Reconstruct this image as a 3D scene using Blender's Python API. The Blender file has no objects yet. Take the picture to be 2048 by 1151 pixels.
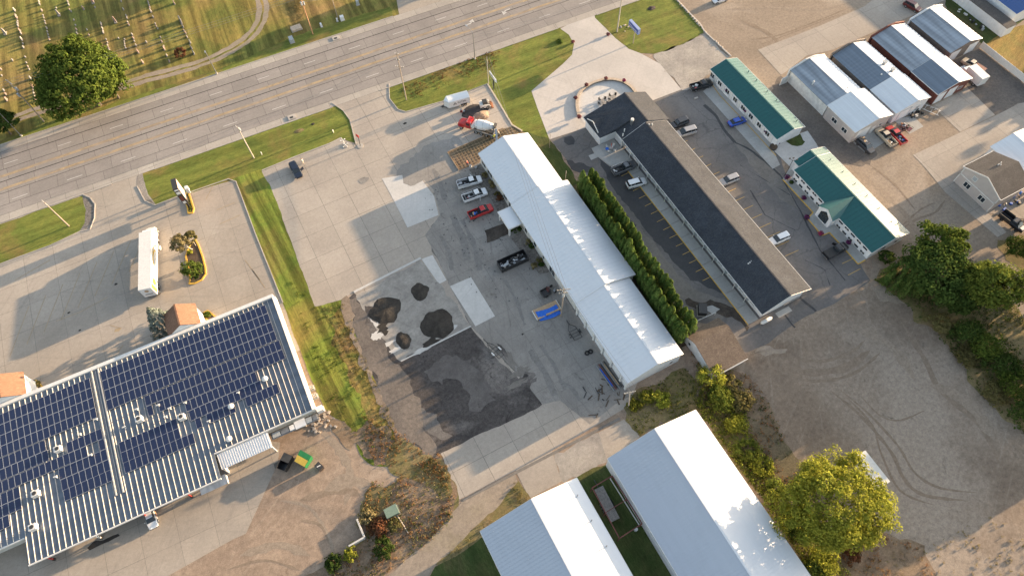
import bpy, math, random
import numpy as np
from mathutils import Vector, Matrix

S = bpy.context.scene
COL = S.collection
# ------------------------------------------------------------------ camera
# world frame: X runs across the long buildings (towards the low sun), Y along
# them, metres; the drone hovers 122 m above the origin.
H = 122.0
FPX = 1348.990
TILT, ROLL, TH = 0.507167974, -0.0361726162, math.radians(26.1)
def _basis():
    cp, sp = math.cos(TILT), math.sin(TILT)
    w = Vector((0, sp, -cp)); r0 = Vector((1, 0, 0)); u0 = r0.cross(w)
    cr, sr = math.cos(ROLL), math.sin(ROLL)
    r = cr*r0 + sr*u0; u = -sr*r0 + cr*u0
    M = Matrix.Rotation(-TH, 3, 'Z')
    return M @ r, M @ u, M @ w
CR, CU, CW = _basis()
cam = bpy.data.objects.new('drone_camera', bpy.data.cameras.new('drone_camera'))
COL.objects.link(cam)
cam.matrix_world = Matrix(((CR.x, CU.x, -CW.x, 0), (CR.y, CU.y, -CW.y, 0), (CR.z, CU.z, -CW.z, H), (0, 0, 0, 1)))
cam.data.sensor_fit = 'HORIZONTAL'; cam.data.sensor_width = 36.0
cam.data.lens = 36.0*FPX/2048.0
cam.data.clip_start = 1.0; cam.data.clip_end = 6000.0
S.camera = cam
# survey helper: site-plan point seen at photo pixel (px, py) for a point h metres up
def P(px, py, h=0.0):
    d = CW*FPX + CR*(px-1024.0) - CU*(py-575.5)
    t = (h-H)/d.z
    return Vector((d.x*t, d.y*t, h))
# ------------------------------------------------------------------ light
SUN_EL, SUN_AZ = math.radians(8.4), math.radians(1.3)      # azimuth counter-clockwise from +X
sd = Vector((math.cos(SUN_EL)*math.cos(SUN_AZ), math.cos(SUN_EL)*math.sin(SUN_AZ), math.sin(SUN_EL)))
sun = bpy.data.objects.new('sun', bpy.data.lights.new('sun', 'SUN')); COL.objects.link(sun)
sun.rotation_euler = sd.to_track_quat('Z', 'Y').to_euler()
sun.data.energy = 5.0; sun.data.angle = math.radians(0.5); sun.data.color = (1.0, 0.71, 0.43)
W = bpy.data.worlds.new('World'); S.world = W; W.use_nodes = True
nt = W.node_tree; nt.nodes.clear()
sky = nt.nodes.new('ShaderNodeTexSky'); sky.sky_type = 'NISHITA'; sky.sun_disc = False
sky.sun_elevation = SUN_EL; sky.sun_rotation = math.radians(90) - SUN_AZ
sky.air_density = 1.0; sky.dust_density = 1.6; sky.ozone_density = 1.0
hs = nt.nodes.new('ShaderNodeHueSaturation'); hs.inputs['Saturation'].default_value = 0.66   # thin high haze
bg = nt.nodes.new('ShaderNodeBackground'); bg.inputs['Strength'].default_value = 0.13
ow = nt.nodes.new('ShaderNodeOutputWorld')
nt.links.new(sky.outputs[0], hs.inputs['Color']); nt.links.new(hs.outputs[0], bg.inputs[0]); nt.links.new(bg.outputs[0], ow.inputs[0])
vs = S.view_settings
S.display_settings.display_device = 'sRGB'
vs.view_transform = 'Standard'; vs.look = 'None'; vs.gamma = 1.0; vs.use_curve_mapping = False
vs.exposure = 1.94

# ------------------------------------------------------------------ materials
MATS = {}
def _new(name):
    m = bpy.data.materials.new(name); m.use_nodes = True
    n = m.node_tree; n.nodes.clear()
    o = n.nodes.new('ShaderNodeOutputMaterial'); b = n.nodes.new('ShaderNodeBsdfPrincipled')
    n.links.new(b.outputs[0], o.inputs[0])
    MATS[name] = m
    return m, n, b
def _rgb(c): return (c[0], c[1], c[2], 1.0)
def _mix(n, fac, a, b, mode='MIX'):
    x = n.nodes.new('ShaderNodeMix'); x.data_type = 'RGBA'; x.blend_type = mode
    for s, v in ((x.inputs['Factor'], fac), (x.inputs[6], a), (x.inputs[7], b)):
        if isinstance(v, tuple): s.default_value = _rgb(v)
        elif isinstance(v, (int, float)): s.default_value = v
        else: n.links.new(v, s)
    return x.outputs[2]
def _coord(n): return n.nodes.new('ShaderNodeTexCoord').outputs['Object']
def _noise(n, co, scale, detail=6, rough=0.6, dist=0.0, stretch=None, rot=0.0):
    if stretch:
        mp = n.nodes.new('ShaderNodeMapping'); mp.vector_type = 'TEXTURE'; mp.inputs['Rotation'].default_value = (0, 0, rot); mp.inputs['Scale'].default_value = (1/stretch[0], 1/stretch[1], 1)
        n.links.new(co, mp.inputs['Vector']); co = mp.outputs[0]
    t = n.nodes.new('ShaderNodeTexNoise'); t.inputs['Scale'].default_value = scale; t.inputs['Detail'].default_value = detail
    t.inputs['Roughness'].default_value = rough; t.inputs['Distortion'].default_value = dist
    n.links.new(co, t.inputs['Vector'])
    return t.outputs['Fac']
def _ramp(n, fac, lo, hi, a=0.0, b=1.0):
    r = n.nodes.new('ShaderNodeMapRange'); r.inputs['From Min'].default_value = lo; r.inputs['From Max'].default_value = hi
    r.inputs['To Min'].default_value = a; r.inputs['To Max'].default_value = b; r.clamp = True
    n.links.new(fac, r.inputs['Value']); return r.outputs[0]
def _bump(n, b, h, strength, dist=0.05):
    x = n.nodes.new('ShaderNodeBump'); x.inputs['Strength'].default_value = strength; x.inputs['Distance'].default_value = dist
    n.links.new(h, x.inputs['Height']); n.links.new(x.outputs[0], b.inputs['Normal'])
def _rand(n): return n.nodes.new('ShaderNodeObjectInfo').outputs['Random']
def plain(name, c, rough=0.6, metal=0.0, spec=0.5, var=0.06, coat=0.0, nscale=3.0):
    """flat paint / metal / fabric with faint soiling"""
    m, n, b = _new(name)
    f = _noise(n, _coord(n), nscale, 5)
    d = tuple(v*(1-2.2*var) for v in c); e = tuple(min(1, v*(1+1.2*var)) for v in c)
    n.links.new(_mix(n, _ramp(n, f, .3, .7), d, e), b.inputs['Base Color'])
    b.inputs['Roughness'].default_value = rough; b.inputs['Metallic'].default_value = metal
    b.inputs['Specular IOR Level'].default_value = spec; b.inputs['Coat Weight'].default_value = coat
    return m
def ground(name, c1, c2, c3=None, sc=0.25, fine=6.0, spots=None, spot_lo=.62, streak=None, rnd=0.0, bump=.5, mid=1.6, big=0.03, rough=.95, c3lo=.5, contrast=1.0, crack=None):
    """mottled ground: c1/c2 patchy mix, c3 large drifts, spots = stain colour, streak = (rot, colour, amount)"""
    m, n, b = _new(name); co = _coord(n)
    f = _noise(n, co, sc, 8, .65); col = _mix(n, _ramp(n, f, .36, .64), c1, c2)
    if c3:
        g = _noise(n, co, big, 5, .6, .6); col = _mix(n, _ramp(n, g, c3lo, c3lo+.14), col, c3)
    if streak:
        for r0 in (streak[0] if isinstance(streak[0], (list, tuple)) else [streak[0]]):
            s = _noise(n, co, 1.0, 6, .7, .25, stretch=(.05, 1.5, 1), rot=r0)
            col = _mix(n, _ramp(n, s, .55, .72, 0, streak[2]), col, streak[1])
    if spots:
        s = _noise(n, co, .45, 7, .7, .8); col = _mix(n, _ramp(n, s, spot_lo, spot_lo+.1, 0, .8), col, spots)
    if crack:
        v = n.nodes.new('ShaderNodeTexVoronoi'); v.feature = 'DISTANCE_TO_EDGE'; v.inputs['Scale'].default_value = crack[1]
        nz = n.nodes.new('ShaderNodeTexNoise'); nz.inputs['Scale'].default_value = .6; nz.inputs['Detail'].default_value = 4
        n.links.new(co, nz.inputs['Vector']); ad = n.nodes.new('ShaderNodeVectorMath'); ad.operation = 'MULTIPLY_ADD'
        n.links.new(nz.outputs['Color'], ad.inputs[0]); ad.inputs[1].default_value = (2, 2, 0); n.links.new(co, ad.inputs[2])
        n.links.new(ad.outputs[0], v.inputs['Vector'])
        col = _mix(n, _ramp(n, v.outputs['Distance'], .004, .012, .7, 0), col, crack[0])
    q = _noise(n, co, mid, 6, .75); k = .22*contrast
    mm = n.nodes.new('ShaderNodeMath'); mm.operation = 'MULTIPLY'
    g2 = _noise(n, co, fine, 4, .8)
    n.links.new(_ramp(n, q, .3, .7, 1-k, 1+k), mm.inputs[0]); n.links.new(_ramp(n, g2, .25, .75, 1-k, 1+k), mm.inputs[1])
    v = mm.outputs[0]
    if rnd:
        m3 = n.nodes.new('ShaderNodeMath'); m3.operation = 'MULTIPLY'
        n.links.new(v, m3.inputs[0]); n.links.new(_ramp(n, _rand(n), 0, 1, 1-rnd, 1+rnd), m3.inputs[1]); v = m3.outputs[0]
    vm = n.nodes.new('ShaderNodeVectorMath'); vm.operation = 'SCALE'
    n.links.new(col, vm.inputs[0]); n.links.new(v, vm.inputs['Scale'])
    n.links.new(vm.outputs[0], b.inputs['Base Color'])
    b.inputs['Roughness'].default_value = rough; b.inputs['Specular IOR Level'].default_value = .25
    if bump: _bump(n, b, g2, bump, .04)
    return m
def lawn(name, c1, c2, c3, rot=0.0, stripe=.35, sc=.18, bump=.9, per=.5):
    m, n, b = _new(name); co = _coord(n)
    col = _mix(n, _ramp(n, _noise(n, co, sc, 7, .65, .4), .38, .62), c1, c2)
    col = _mix(n, _ramp(n, _noise(n, co, sc*.35, 5, .6, .5), .5, .66), col, c3)
    st = _noise(n, co, 1.0, 3, .5, .3, stretch=(.03, per, 1), rot=rot)
    st2 = _noise(n, co, 2.2, 6, .8, .2, stretch=(.35, 1.2, 1), rot=rot)
    g2 = _noise(n, co, 7.0, 4, .85)
    v = n.nodes.new('ShaderNodeMath'); v.operation = 'MULTIPLY'
    n.links.new(_ramp(n, st, .4, .6, 1-stripe, 1+stripe*.7), v.inputs[0]); n.links.new(_ramp(n, st2, .3, .7, .62, 1.38), v.inputs[1])
    v2 = n.nodes.new('ShaderNodeMath'); v2.operation = 'MULTIPLY'
    n.links.new(v.outputs[0], v2.inputs[0]); n.links.new(_ramp(n, g2, .25, .75, .65, 1.35), v2.inputs[1])
    vm = n.nodes.new('ShaderNodeVectorMath'); vm.operation = 'SCALE'
    n.links.new(col, vm.inputs[0]); n.links.new(v2.outputs[0], vm.inputs['Scale']); n.links.new(vm.outputs[0], b.inputs['Base Color'])
    b.inputs['Roughness'].default_value = .95; b.inputs['Specular IOR Level'].default_value = .15
    _bump(n, b, g2, bump, .12)
    return m
def leafmat(name, c1, c2, trans=.35, vscale=1.2):
    """foliage: leaf colour varies from spray to spray; part of the light passes through"""
    m = bpy.data.materials.new(name); m.use_nodes = True; n = m.node_tree; n.nodes.clear(); MATS[name] = m
    o = n.nodes.new('ShaderNodeOutputMaterial')
    co = _coord(n)
    col = _mix(n, _ramp(n, _noise(n, co, vscale, 3, .7), .35, .65), c1, c2)
    wn = n.nodes.new('ShaderNodeTexWhiteNoise'); sn = n.nodes.new('ShaderNodeVectorMath'); sn.operation = 'SNAP'
    sn.inputs[1].default_value = (.3, .3, .3); n.links.new(co, sn.inputs[0]); n.links.new(sn.outputs[0], wn.inputs['Vector'])
    mo = n.nodes.new('ShaderNodeMath'); mo.operation = 'MULTIPLY'; n.links.new(_ramp(n, wn.outputs['Value'], 0, 1, .7, 1.3), mo.inputs[0]); n.links.new(_ramp(n, _rand(n), 0, 1, .82, 1.2), mo.inputs[1])
    vm = n.nodes.new('ShaderNodeVectorMath'); vm.operation = 'SCALE'; n.links.new(col, vm.inputs[0]); n.links.new(mo.outputs[0], vm.inputs['Scale'])
    d = n.nodes.new('ShaderNodeBsdfDiffuse'); t = n.nodes.new('ShaderNodeBsdfTranslucent'); mx = n.nodes.new('ShaderNodeMixShader')
    n.links.new(vm.outputs[0], d.inputs[0]); n.links.new(vm.outputs[0], t.inputs[0]); mx.inputs[0].default_value = trans
    n.links.new(d.outputs[0], mx.inputs[1]); n.links.new(t.outputs[0], mx.inputs[2]); n.links.new(mx.outputs[0], o.inputs[0])
    return m
def glass(name, c=(.02, .03, .04), rough=.08):
    m, n, b = _new(name); b.inputs['Base Color'].default_value = _rgb(c); b.inputs['Roughness'].default_value = rough
    b.inputs['Specular IOR Level'].default_value = .8; return m

# ------------------------------------------------------------------ mesh helpers
def link(name, me, mat=None, parent=None):
    o = bpy.data.objects.new(name, me); COL.objects.link(o)
    if mat:
        for k in (mat if isinstance(mat, (list, tuple)) else [mat]):
            me.materials.append(MATS[k] if isinstance(k, str) else k)
    if parent: o.parent = parent
    return o
def tag(o, label=None, cat=None, group=None, kind=None):
    if label: o['label'] = label
    if cat: o['category'] = cat
    if group: o['group'] = group
    if kind: o['kind'] = kind
    return o
def thing(name, label, cat, loc=(0, 0, 0), rz=0.0, group=None):
    o = bpy.data.objects.new(name, None); COL.objects.link(o); o.empty_display_size = .5
    o.location = loc; o.rotation_euler = (0, 0, rz)
    return tag(o, label, cat, group)
class MB:
    """collects shapes into ONE mesh object"""
    def __init__(s): s.v = []; s.f = []; s.m = []; s.mi = 0; s.T = None
    def add(s, vs, fs):
        o = len(s.v)
        for p in vs:
            p = Vector(p)
            if s.T is not None: p = s.T @ p
            s.v.append(p[:])
        for f in fs: s.f.append(tuple(i+o for i in f)); s.m.append(s.mi)
        return s
    def box(s, x0, x1, y0, y1, z0, z1):
        return s.add([(x0,y0,z0),(x1,y0,z0),(x1,y1,z0),(x0,y1,z0),(x0,y0,z1),(x1,y0,z1),(x1,y1,z1),(x0,y1,z1)],
                     [(3,2,1,0),(4,5,6,7),(0,1,5,4),(1,2,6,5),(2,3,7,6),(3,0,4,7)])
    def obox(s, p, q, w, h):
        """beam from p to q, w wide, h deep"""
        p, q = Vector(p), Vector(q); d = (q-p); L = d.length; d.normalize()
        sx = d.cross(Vector((0, 0, 1)))
        if sx.length < 1e-3: sx = Vector((1, 0, 0))
        sx.normalize(); up = sx.cross(d)
        a = sx*w/2; b = up*h/2
        return s.add([p-a-b, p+a-b, p+a+b, p-a+b, q-a-b, q+a-b, q+a+b, q-a+b],
                     [(0,1,2,3),(7,6,5,4),(0,4,5,1),(1,5,6,2),(2,6,7,3),(3,7,4,0)])
    def prism(s, pts, z0, z1):
        n = len(pts)
        ar = sum(pts[i][0]*pts[(i+1) % n][1]-pts[(i+1) % n][0]*pts[i][1] for i in range(n))
        if ar < 0: pts = pts[::-1]
        return s.add([(p[0], p[1], z0) for p in pts]+[(p[0], p[1], z1) for p in pts],
                     [tuple(range(n-1, -1, -1)), tuple(range(n, 2*n))]+[(i, (i+1) % n, n+(i+1) % n, n+i) for i in range(n)])
    def tube(s, p, q, r0, r1=None, n=8):
        r1 = r0 if r1 is None else r1
        p, q = Vector(p), Vector(q); d = (q-p).normalized(); a = d.orthogonal().normalized(); b = d.cross(a)
        vs = []
        for c, r in ((p, r0), (q, r1)):
            for i in range(n):
                t = 2*math.pi*i/n; vs.append(c+a*(r*math.cos(t))+b*(r*math.sin(t)))
        return s.add(vs, [tuple(range(n-1, -1, -1)), tuple(range(n, 2*n))]+[(i, (i+1) % n, n+(i+1) % n, n+i) for i in range(n)])
    def loft(s, secs, cap=True):
        n = len(secs[0]); vs = [p for c in secs for p in c]; fs = []
        for k in range(len(secs)-1):
            for i in range(n):
                j = (i+1) % n; fs.append((k*n+i, k*n+j, (k+1)*n+j, (k+1)*n+i))
        if cap: fs += [tuple(range(n-1, -1, -1)), tuple(range((len(secs)-1)*n, len(secs)*n))]
        return s.add(vs, fs)
    def ball(s, c, r, n=8, m=6):
        rx, ry, rz = (r, r, r) if not isinstance(r, (tuple, list)) else r
        vs = []
        for j in range(1, m):
            ph = math.pi*j/m
            for i in range(n):
                t = 2*math.pi*i/n; vs.append((c[0]+rx*math.sin(ph)*math.cos(t), c[1]+ry*math.sin(ph)*math.sin(t), c[2]+rz*math.cos(ph)))
        top = len(vs); vs += [(c[0], c[1], c[2]+rz), (c[0], c[1], c[2]-rz)]
        fs = [(j*n+i, (j+1)*n+i, (j+1)*n+(i+1) % n, j*n+(i+1) % n) for j in range(m-2) for i in range(n)]
        fs += [(top, i, (i+1) % n) for i in range(n)]+[(top+1, (m-2)*n+(i+1) % n, (m-2)*n+i) for i in range(n)]
        return s.add(vs, fs)
    def build(s, name, mat, parent=None, smooth=False, label=None):
        me = bpy.data.meshes.new(name); me.from_pydata([tuple(v) for v in s.v], [], s.f)
        o = link(name, me, mat, parent)
        if max(s.m, default=0) > 0: me.polygons.foreach_set('material_index', s.m)
        if smooth: me.polygons.foreach_set('use_smooth', [True]*len(me.polygons))
        me.update()
        if label: o['label'] = label
        return o
def kids(o): return list(o.children)
def copy_tree(o, parent=None, loc=None, rz=None):
    c = o.copy(); COL.objects.link(c)
    if parent: c.parent = parent
    if loc is not None: c.location = loc
    if rz is not None: c.rotation_euler = (0, 0, rz)
    for ch in kids(o): copy_tree(ch, c)
    return c
def heading(front, rear, h=.7):
    a, b = P(*front, h), P(*rear, h); d = a-b
    return Vector(((a.x+b.x)/2, (a.y+b.y)/2, 0)), math.atan2(d.y, d.x), math.hypot(d.x, d.y)
# fractal jitter of an outline
def rough_line(pts, amp, step=.8, seed=0, closed=True):
    rnd = random.Random(seed); out = []; n = len(pts)
    off = [rnd.uniform(-1, 1) for _ in range(4096)]
    def nz(t):
        i = int(math.floor(t)); f = t-i; f = f*f*(3-2*f); return off[i % 4096]*(1-f)+off[(i+1) % 4096]*f
    s = 0.0
    for k in range(n if closed else n-1):
        a, b = Vector(pts[k][:2]), Vector(pts[(k+1) % n][:2]); L = (b-a).length
        m = max(1, int(L/step)); d = (b-a)/max(L, 1e-6); nn = Vector((-d.y, d.x))
        for j in range(m):
            t = j/m; e = min(1, 4*min(t, 1-t)+.3)
            w = (nz((s+t*L)*.35)+.5*nz((s+t*L)*.9+77)+.3*nz((s+t*L)*2.1+311))*amp*e
            q = a+(b-a)*t+nn*w; out.append((q.x, q.y))
        s += L
    return out
LAY = .004
def sheet(name, pts, mat, layer, amp=0.0, px=True, kind='structure', parent=None, step=.8, seed=1):
    w = [P(*q)[:2] for q in pts] if px else pts
    if amp: w = rough_line(w, amp, step, seed)
    me = bpy.data.meshes.new(name); z = layer*LAY
    me.from_pydata([(x, y, z) for x, y in w], [], [tuple(range(len(w)))])
    me.update()
    if me.polygons[0].normal.z < 0: me.flip_normals()
    o = link(name, me, mat, parent)
    if kind and not parent: o['kind'] = kind
    elif kind == 'stuff': o['kind'] = kind
    return o
def clip_half(poly, a, b, c):
    out = []
    for i in range(len(poly)):
        p, q = poly[i], poly[(i+1) % len(poly)]
        fp, fq = a*p[0]+b*p[1]+c, a*q[0]+b*q[1]+c
        if fp >= 0: out.append(p)
        if (fp >= 0) != (fq >= 0):
            t = fp/(fp-fq); out.append((p[0]+(q[0]-p[0])*t, p[1]+(q[1]-p[1])*t))
    return out
def area(p): return .5*sum(p[i][0]*p[(i+1) % len(p)][1]-p[(i+1) % len(p)][0]*p[i][1] for i in range(len(p)))
def slabs(name, parent, poly, ang, us, vs, gap, layer, mat, seed=0, minarea=.6, ox=0, oy=0):
    """cut a paved polygon into separate slabs; us/vs = joint positions in the rotated frame"""
    c, s = math.cos(ang), math.sin(ang)
    loc = [((x-ox)*c+(y-oy)*s, -(x-ox)*s+(y-oy)*c) for x, y in poly]
    rnd = random.Random(seed); z = layer*LAY; k = 0
    for i in range(len(us)-1):
        for j in range(len(vs)-1):
            g = gap/2*rnd.uniform(.6, 1.2)
            p = clip_half(loc, 1, 0, -(us[i]+g)); p = clip_half(p, -1, 0, us[i+1]-g) if p else p
            p = clip_half(p, 0, 1, -(vs[j]+g)) if p else p; p = clip_half(p, 0, -1, vs[j+1]-g) if p else p
            if len(p) < 3 or abs(area(p)) < minarea: continue
            w = [(ox+u*c-v*s, oy+u*s+v*c) for u, v in p]
            b = MB().prism(w, z-.003, z+rnd.uniform(0, .003)); b.build(name, mat, parent); k += 1
    return k
def px_poly(pts): return [tuple(P(*q)[:2]) for q in pts]
# ================================================================== GROUND
R2 = math.radians(-2.34)                   # the road runs 2.34 degrees off X
def RW(s, t): return (s*math.cos(R2)-t*math.sin(R2), s*math.sin(R2)+t*math.cos(R2))
ground('dirt', (.31, .235, .175), (.22, .165, .125), (.36, .30, .24), sc=.12, fine=5, spots=(.16, .115, .085), spot_lo=.60, streak=([.5, .9], (.37, .30, .235), .4), big=.018, mid=1.0, contrast=1.25)
ground('gravel_lot', (.235, .183, .138), (.165, .127, .096), (.285, .236, .19), sc=.10, fine=6, spots=(.12, .10, .08), spot_lo=.60, streak=([1.0, .55], (.325, .275, .22), .35), big=.02, mid=1.3, contrast=1.3)
ground('gravel_light', (.36, .33, .29), (.25, .23, .21), (.42, .38, .34), sc=.2, fine=7, streak=(.9, (.22, .19, .16), .5), contrast=1.3)
ground('gravel_shed', (.285, .228, .175), (.225, .18, .138), (.33, .275, .22), sc=.08, fine=6, spots=(.17, .14, .11), spot_lo=.64, streak=([.35, .7], (.21, .172, .135), .35), big=.03, contrast=1.15)
ground('gravel_dark', (.15, .13, .115), (.105, .092, .084), (.2, .168, .14), sc=.15, fine=7, streak=(1.57, (.19, .165, .14), .5), contrast=1.3)
ground('millings', (.050, .045, .044), (.082, .074, .071), (.165, .15, .14), sc=.10, fine=5, spots=(.022, .020, .020), spot_lo=.56, big=.07, c3lo=.53, contrast=1.5, bump=.9)
ground('dark_heap', (.030, .027, .024), (.05, .044, .038), sc=.6, fine=9, contrast=1.6, bump=1.0)
ground('road_concrete', (.262, .238, .22), (.23, .21, .195), (.285, .26, .24), sc=.2, fine=5, streak=(R2, (.15, .14, .132), .45), rnd=.06, bump=.15, contrast=.6, spots=(.15, .14, .13), spot_lo=.68)
ground('gutter_concrete', (.36, .33, .29), (.31, .28, .25), (.38, .35, .31), sc=.4, fine=5, rnd=.06, bump=.15, contrast=.6)
ground('lot_concrete', (.335, .293, .247), (.29, .257, .22), (.365, .325, .28), sc=.13, fine=4, streak=([.9, -.5], (.21, .19, .17), .4), rnd=.05, bump=.15, contrast=.5, spots=(.18, .165, .15), spot_lo=.70)
ground('yard_concrete', (.36, .32, .275), (.31, .275, .24), (.39, .35, .305), sc=.12, fine=4, streak=([1.57, .4], (.26, .235, .21), .35), rnd=.05, bump=.15, contrast=.55, spots=(.23, .205, .18), spot_lo=.66)
ground('yard_worn', (.26, .245, .225), (.215, .20, .185), (.30, .28, .26), sc=.2, fine=4, streak=([1.2, 1.75], (.14, .13, .12), .6), rnd=.05, bump=.2, contrast=.7, spots=(.12, .11, .10), spot_lo=.60)
ground('new_concrete', (.50, .49, .47), (.44, .43, .415), (.53, .51, .49), sc=.25, fine=4, streak=([.5, 1.1], (.38, .37, .355), .5), rnd=.03, bump=.1, contrast=.4)
ground('drive_concrete', (.47, .435, .40), (.42, .39, .36), (.50, .465, .43), sc=.12, fine=4, streak=([1.4, .8, 2.0], (.36, .33, .30), .35), rnd=.03, bump=.1, contrast=.35)
ground('walk_concrete', (.38, .375, .355), (.33, .325, .31), (.42, .41, .39), sc=.3, fine=4, rnd=.05, bump=.1, contrast=.4)
ground('old_concrete', (.30, .285, .26), (.22, .205, .19), (.37, .35, .32), sc=.35, fine=5, streak=([.3, 2.2], (.16, .15, .14), .5), bump=.3, contrast=.8, spots=(.10, .09, .08), spot_lo=.63)
ground('asphalt', (.155, .145, .14), (.125, .118, .114), (.19, .178, .17), sc=.14, fine=6, streak=([1.57, .2], (.19, .175, .162), .35), bump=.3, contrast=.7, spots=(.065, .06, .058), spot_lo=.64, crack=((.105, .10, .097), .12))
ground('asphalt_dark', (.055, .056, .060), (.068, .068, .070), (.08, .078, .078), sc=.3, fine=7, bump=.25, contrast=.6)
ground('asphalt_pale', (.19, .175, .158), (.15, .138, .125), (.22, .20, .18), sc=.25, fine=6, bump=.3, contrast=.8, spots=(.09, .08, .075), spot_lo=.63)
ground('wet_soil', (.045, .038, .032), (.075, .062, .052), (.11, .09, .075), sc=.4, fine=6, bump=.6, contrast=1.2)
ground('mulch', (.07, .05, .035), (.11, .08, .055), (.06, .07, .03), sc=.8, fine=8, bump=.9, contrast=1.4)
ground('rocks', (.22, .20, .18), (.10, .09, .08), (.30, .27, .24), sc=1.8, fine=4, bump=1.0, contrast=1.5, mid=3)
ground('kerb', (.42, .39, .35), (.34, .31, .28), sc=.5, fine=5, bump=.1, contrast=.5)
ground('joint', (.15, .14, .125), (.12, .11, .10), sc=.5, fine=6, bump=.1)
ground('tar', (.035, .032, .030), (.05, .045, .042), sc=.5, fine=6, bump=.1)
ground('weed_soil', (.20, .145, .075), (.13, .12, .045), (.24, .19, .10), sc=.3, fine=6, spots=(.07, .085, .03), spot_lo=.56, bump=1.0, contrast=1.5, mid=2.2)
ground('brown_weed', (.17, .115, .075), (.24, .18, .125), (.12, .10, .06), sc=.3, fine=6, spots=(.075, .06, .04), spot_lo=.56, bump=1.0, contrast=1.5, mid=2.2)
ground('track_gravel', (.30, .25, .20), (.24, .20, .16), (.22, .19, .12), sc=.3, fine=7, contrast=1.0)
lawn('lawn_cemetery', (.205, .165, .048), (.115, .130, .032), (.235, .158, .065), rot=1.50, stripe=.34, sc=.10, per=.6)
lawn('lawn_verge', (.108, .138, .030), (.148, .163, .037), (.185, .142, .050), rot=R2, stripe=.18, sc=.25)
lawn('lawn_strip', (.108, .158, .027), (.158, .172, .034), (.175, .13, .045), rot=1.62, stripe=.42, sc=.16, per=.8)
lawn('lawn_dry', (.185, .135, .045), (.12, .125, .032), (.22, .14, .062), rot=1.62, stripe=.45, sc=.3, per=.9)
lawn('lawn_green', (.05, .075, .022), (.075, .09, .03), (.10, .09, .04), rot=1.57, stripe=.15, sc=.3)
lawn('lawn_gold', (.22, .15, .045), (.17, .14, .04), (.25, .17, .07), rot=.4, stripe=.2, sc=.25)
plain('paint_white', (.50, .48, .455), .8, var=.12, nscale=8)
plain('paint_yellow', (.52, .34, .10), .8, var=.14, nscale=8)
plain('paint_worn_yellow', (.42, .30, .145), .9, var=.22, nscale=.9)
plain('paint_ghost', (.285, .235, .185), .9, var=.12, nscale=.35)
plain('paint_faded', (.33, .255, .165), .9, var=.12, nscale=1.2)
plain('kerb_yellow', (.62, .38, .06), .7, var=.12)
plain('wood_trim', (.50, .43, .33), .8)

sheet('ground', [(-1800, -1500), (1900, -1500), (1900, 2200), (-1800, 2200)], 'dirt', 0, px=False)
# --- broad areas
east = [(1310,108),(1352,-2),(1500,-150),(2500,-200),(3600,1200),(2300,1700),(1560,1500),(1600,1130),(1500,960),(1480,830),(1500,752),(1440,700),(1536,640),(1740,560),(1740,480),(1500,250)]
sheet('gravel_yard', east, 'gravel_shed', 1, 0.5, seed=3)
sheet('dirt_lot', [(1490,700),(1640,622),(1740,560),(1760,600),(2300,700),(2600,1200),(2100,1500),(1750,1300),(1640,1130),(1560,1000),(1500,900),(1480,830)], 'gravel_lot', 2, 1.2, seed=5)
sheet('gravel_light_patch', [(1498,706),(1540,690),(1575,697),(1560,708),(1530,714)], 'track_gravel', 3, .6, seed=8)
# --- cemetery lawn north of the road
sheet('cemetery_lawn', [RW(-400, 150.95), RW(34.5, 150.95), tuple(P(801,28)[:2]), tuple(P(797,0)[:2]), RW(36, 420), RW(-400, 420)], 'lawn_cemetery', 3, px=False)
lane = [(-60,268),(0,247),(60,226),(110,212),(165,194),(215,180),(258,167),(300,155),(340,145),(390,131),(430,116),(462,100),(490,82),(510,62),(522,42),(526,18),(521,-5),(510,-40)]
def ribbon(pts, w0, w1, px=True):
    c = [Vector(P(*q)[:2]) for q in pts] if px else [Vector(q) for q in pts]
    L, Rr = [], []
    for i, p in enumerate(c):
        d = (c[min(i+1, len(c)-1)]-c[max(i-1, 0)]).normalized(); n = Vector((-d.y, d.x))
        L.append(tuple(p+n*w0)); Rr.append(tuple(p+n*w1))
    return L+Rr[::-1]
sheet('gravel_lane', ribbon(lane, 1.6, -1.6), 'track_gravel', 4, .25, px=False, seed=4)
sheet('lane_centre_grass', ribbon(lane, .28, -.28), 'lawn_cemetery', 5, .16, px=False, seed=6)
sheet('verge_north', [RW(-400, 150.95), RW(34.5, 150.95), RW(35, 155), RW(8, 155.5), RW(-10, 152.6), RW(-400, 152.6)], 'lawn_verge', 4, .3, px=False, seed=9)
sheet('north_side_street', [(799,33),(793,0),(780,-60),(1100,-120),(1000,-20),(925,2)], 'lot_concrete', 4)
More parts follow.
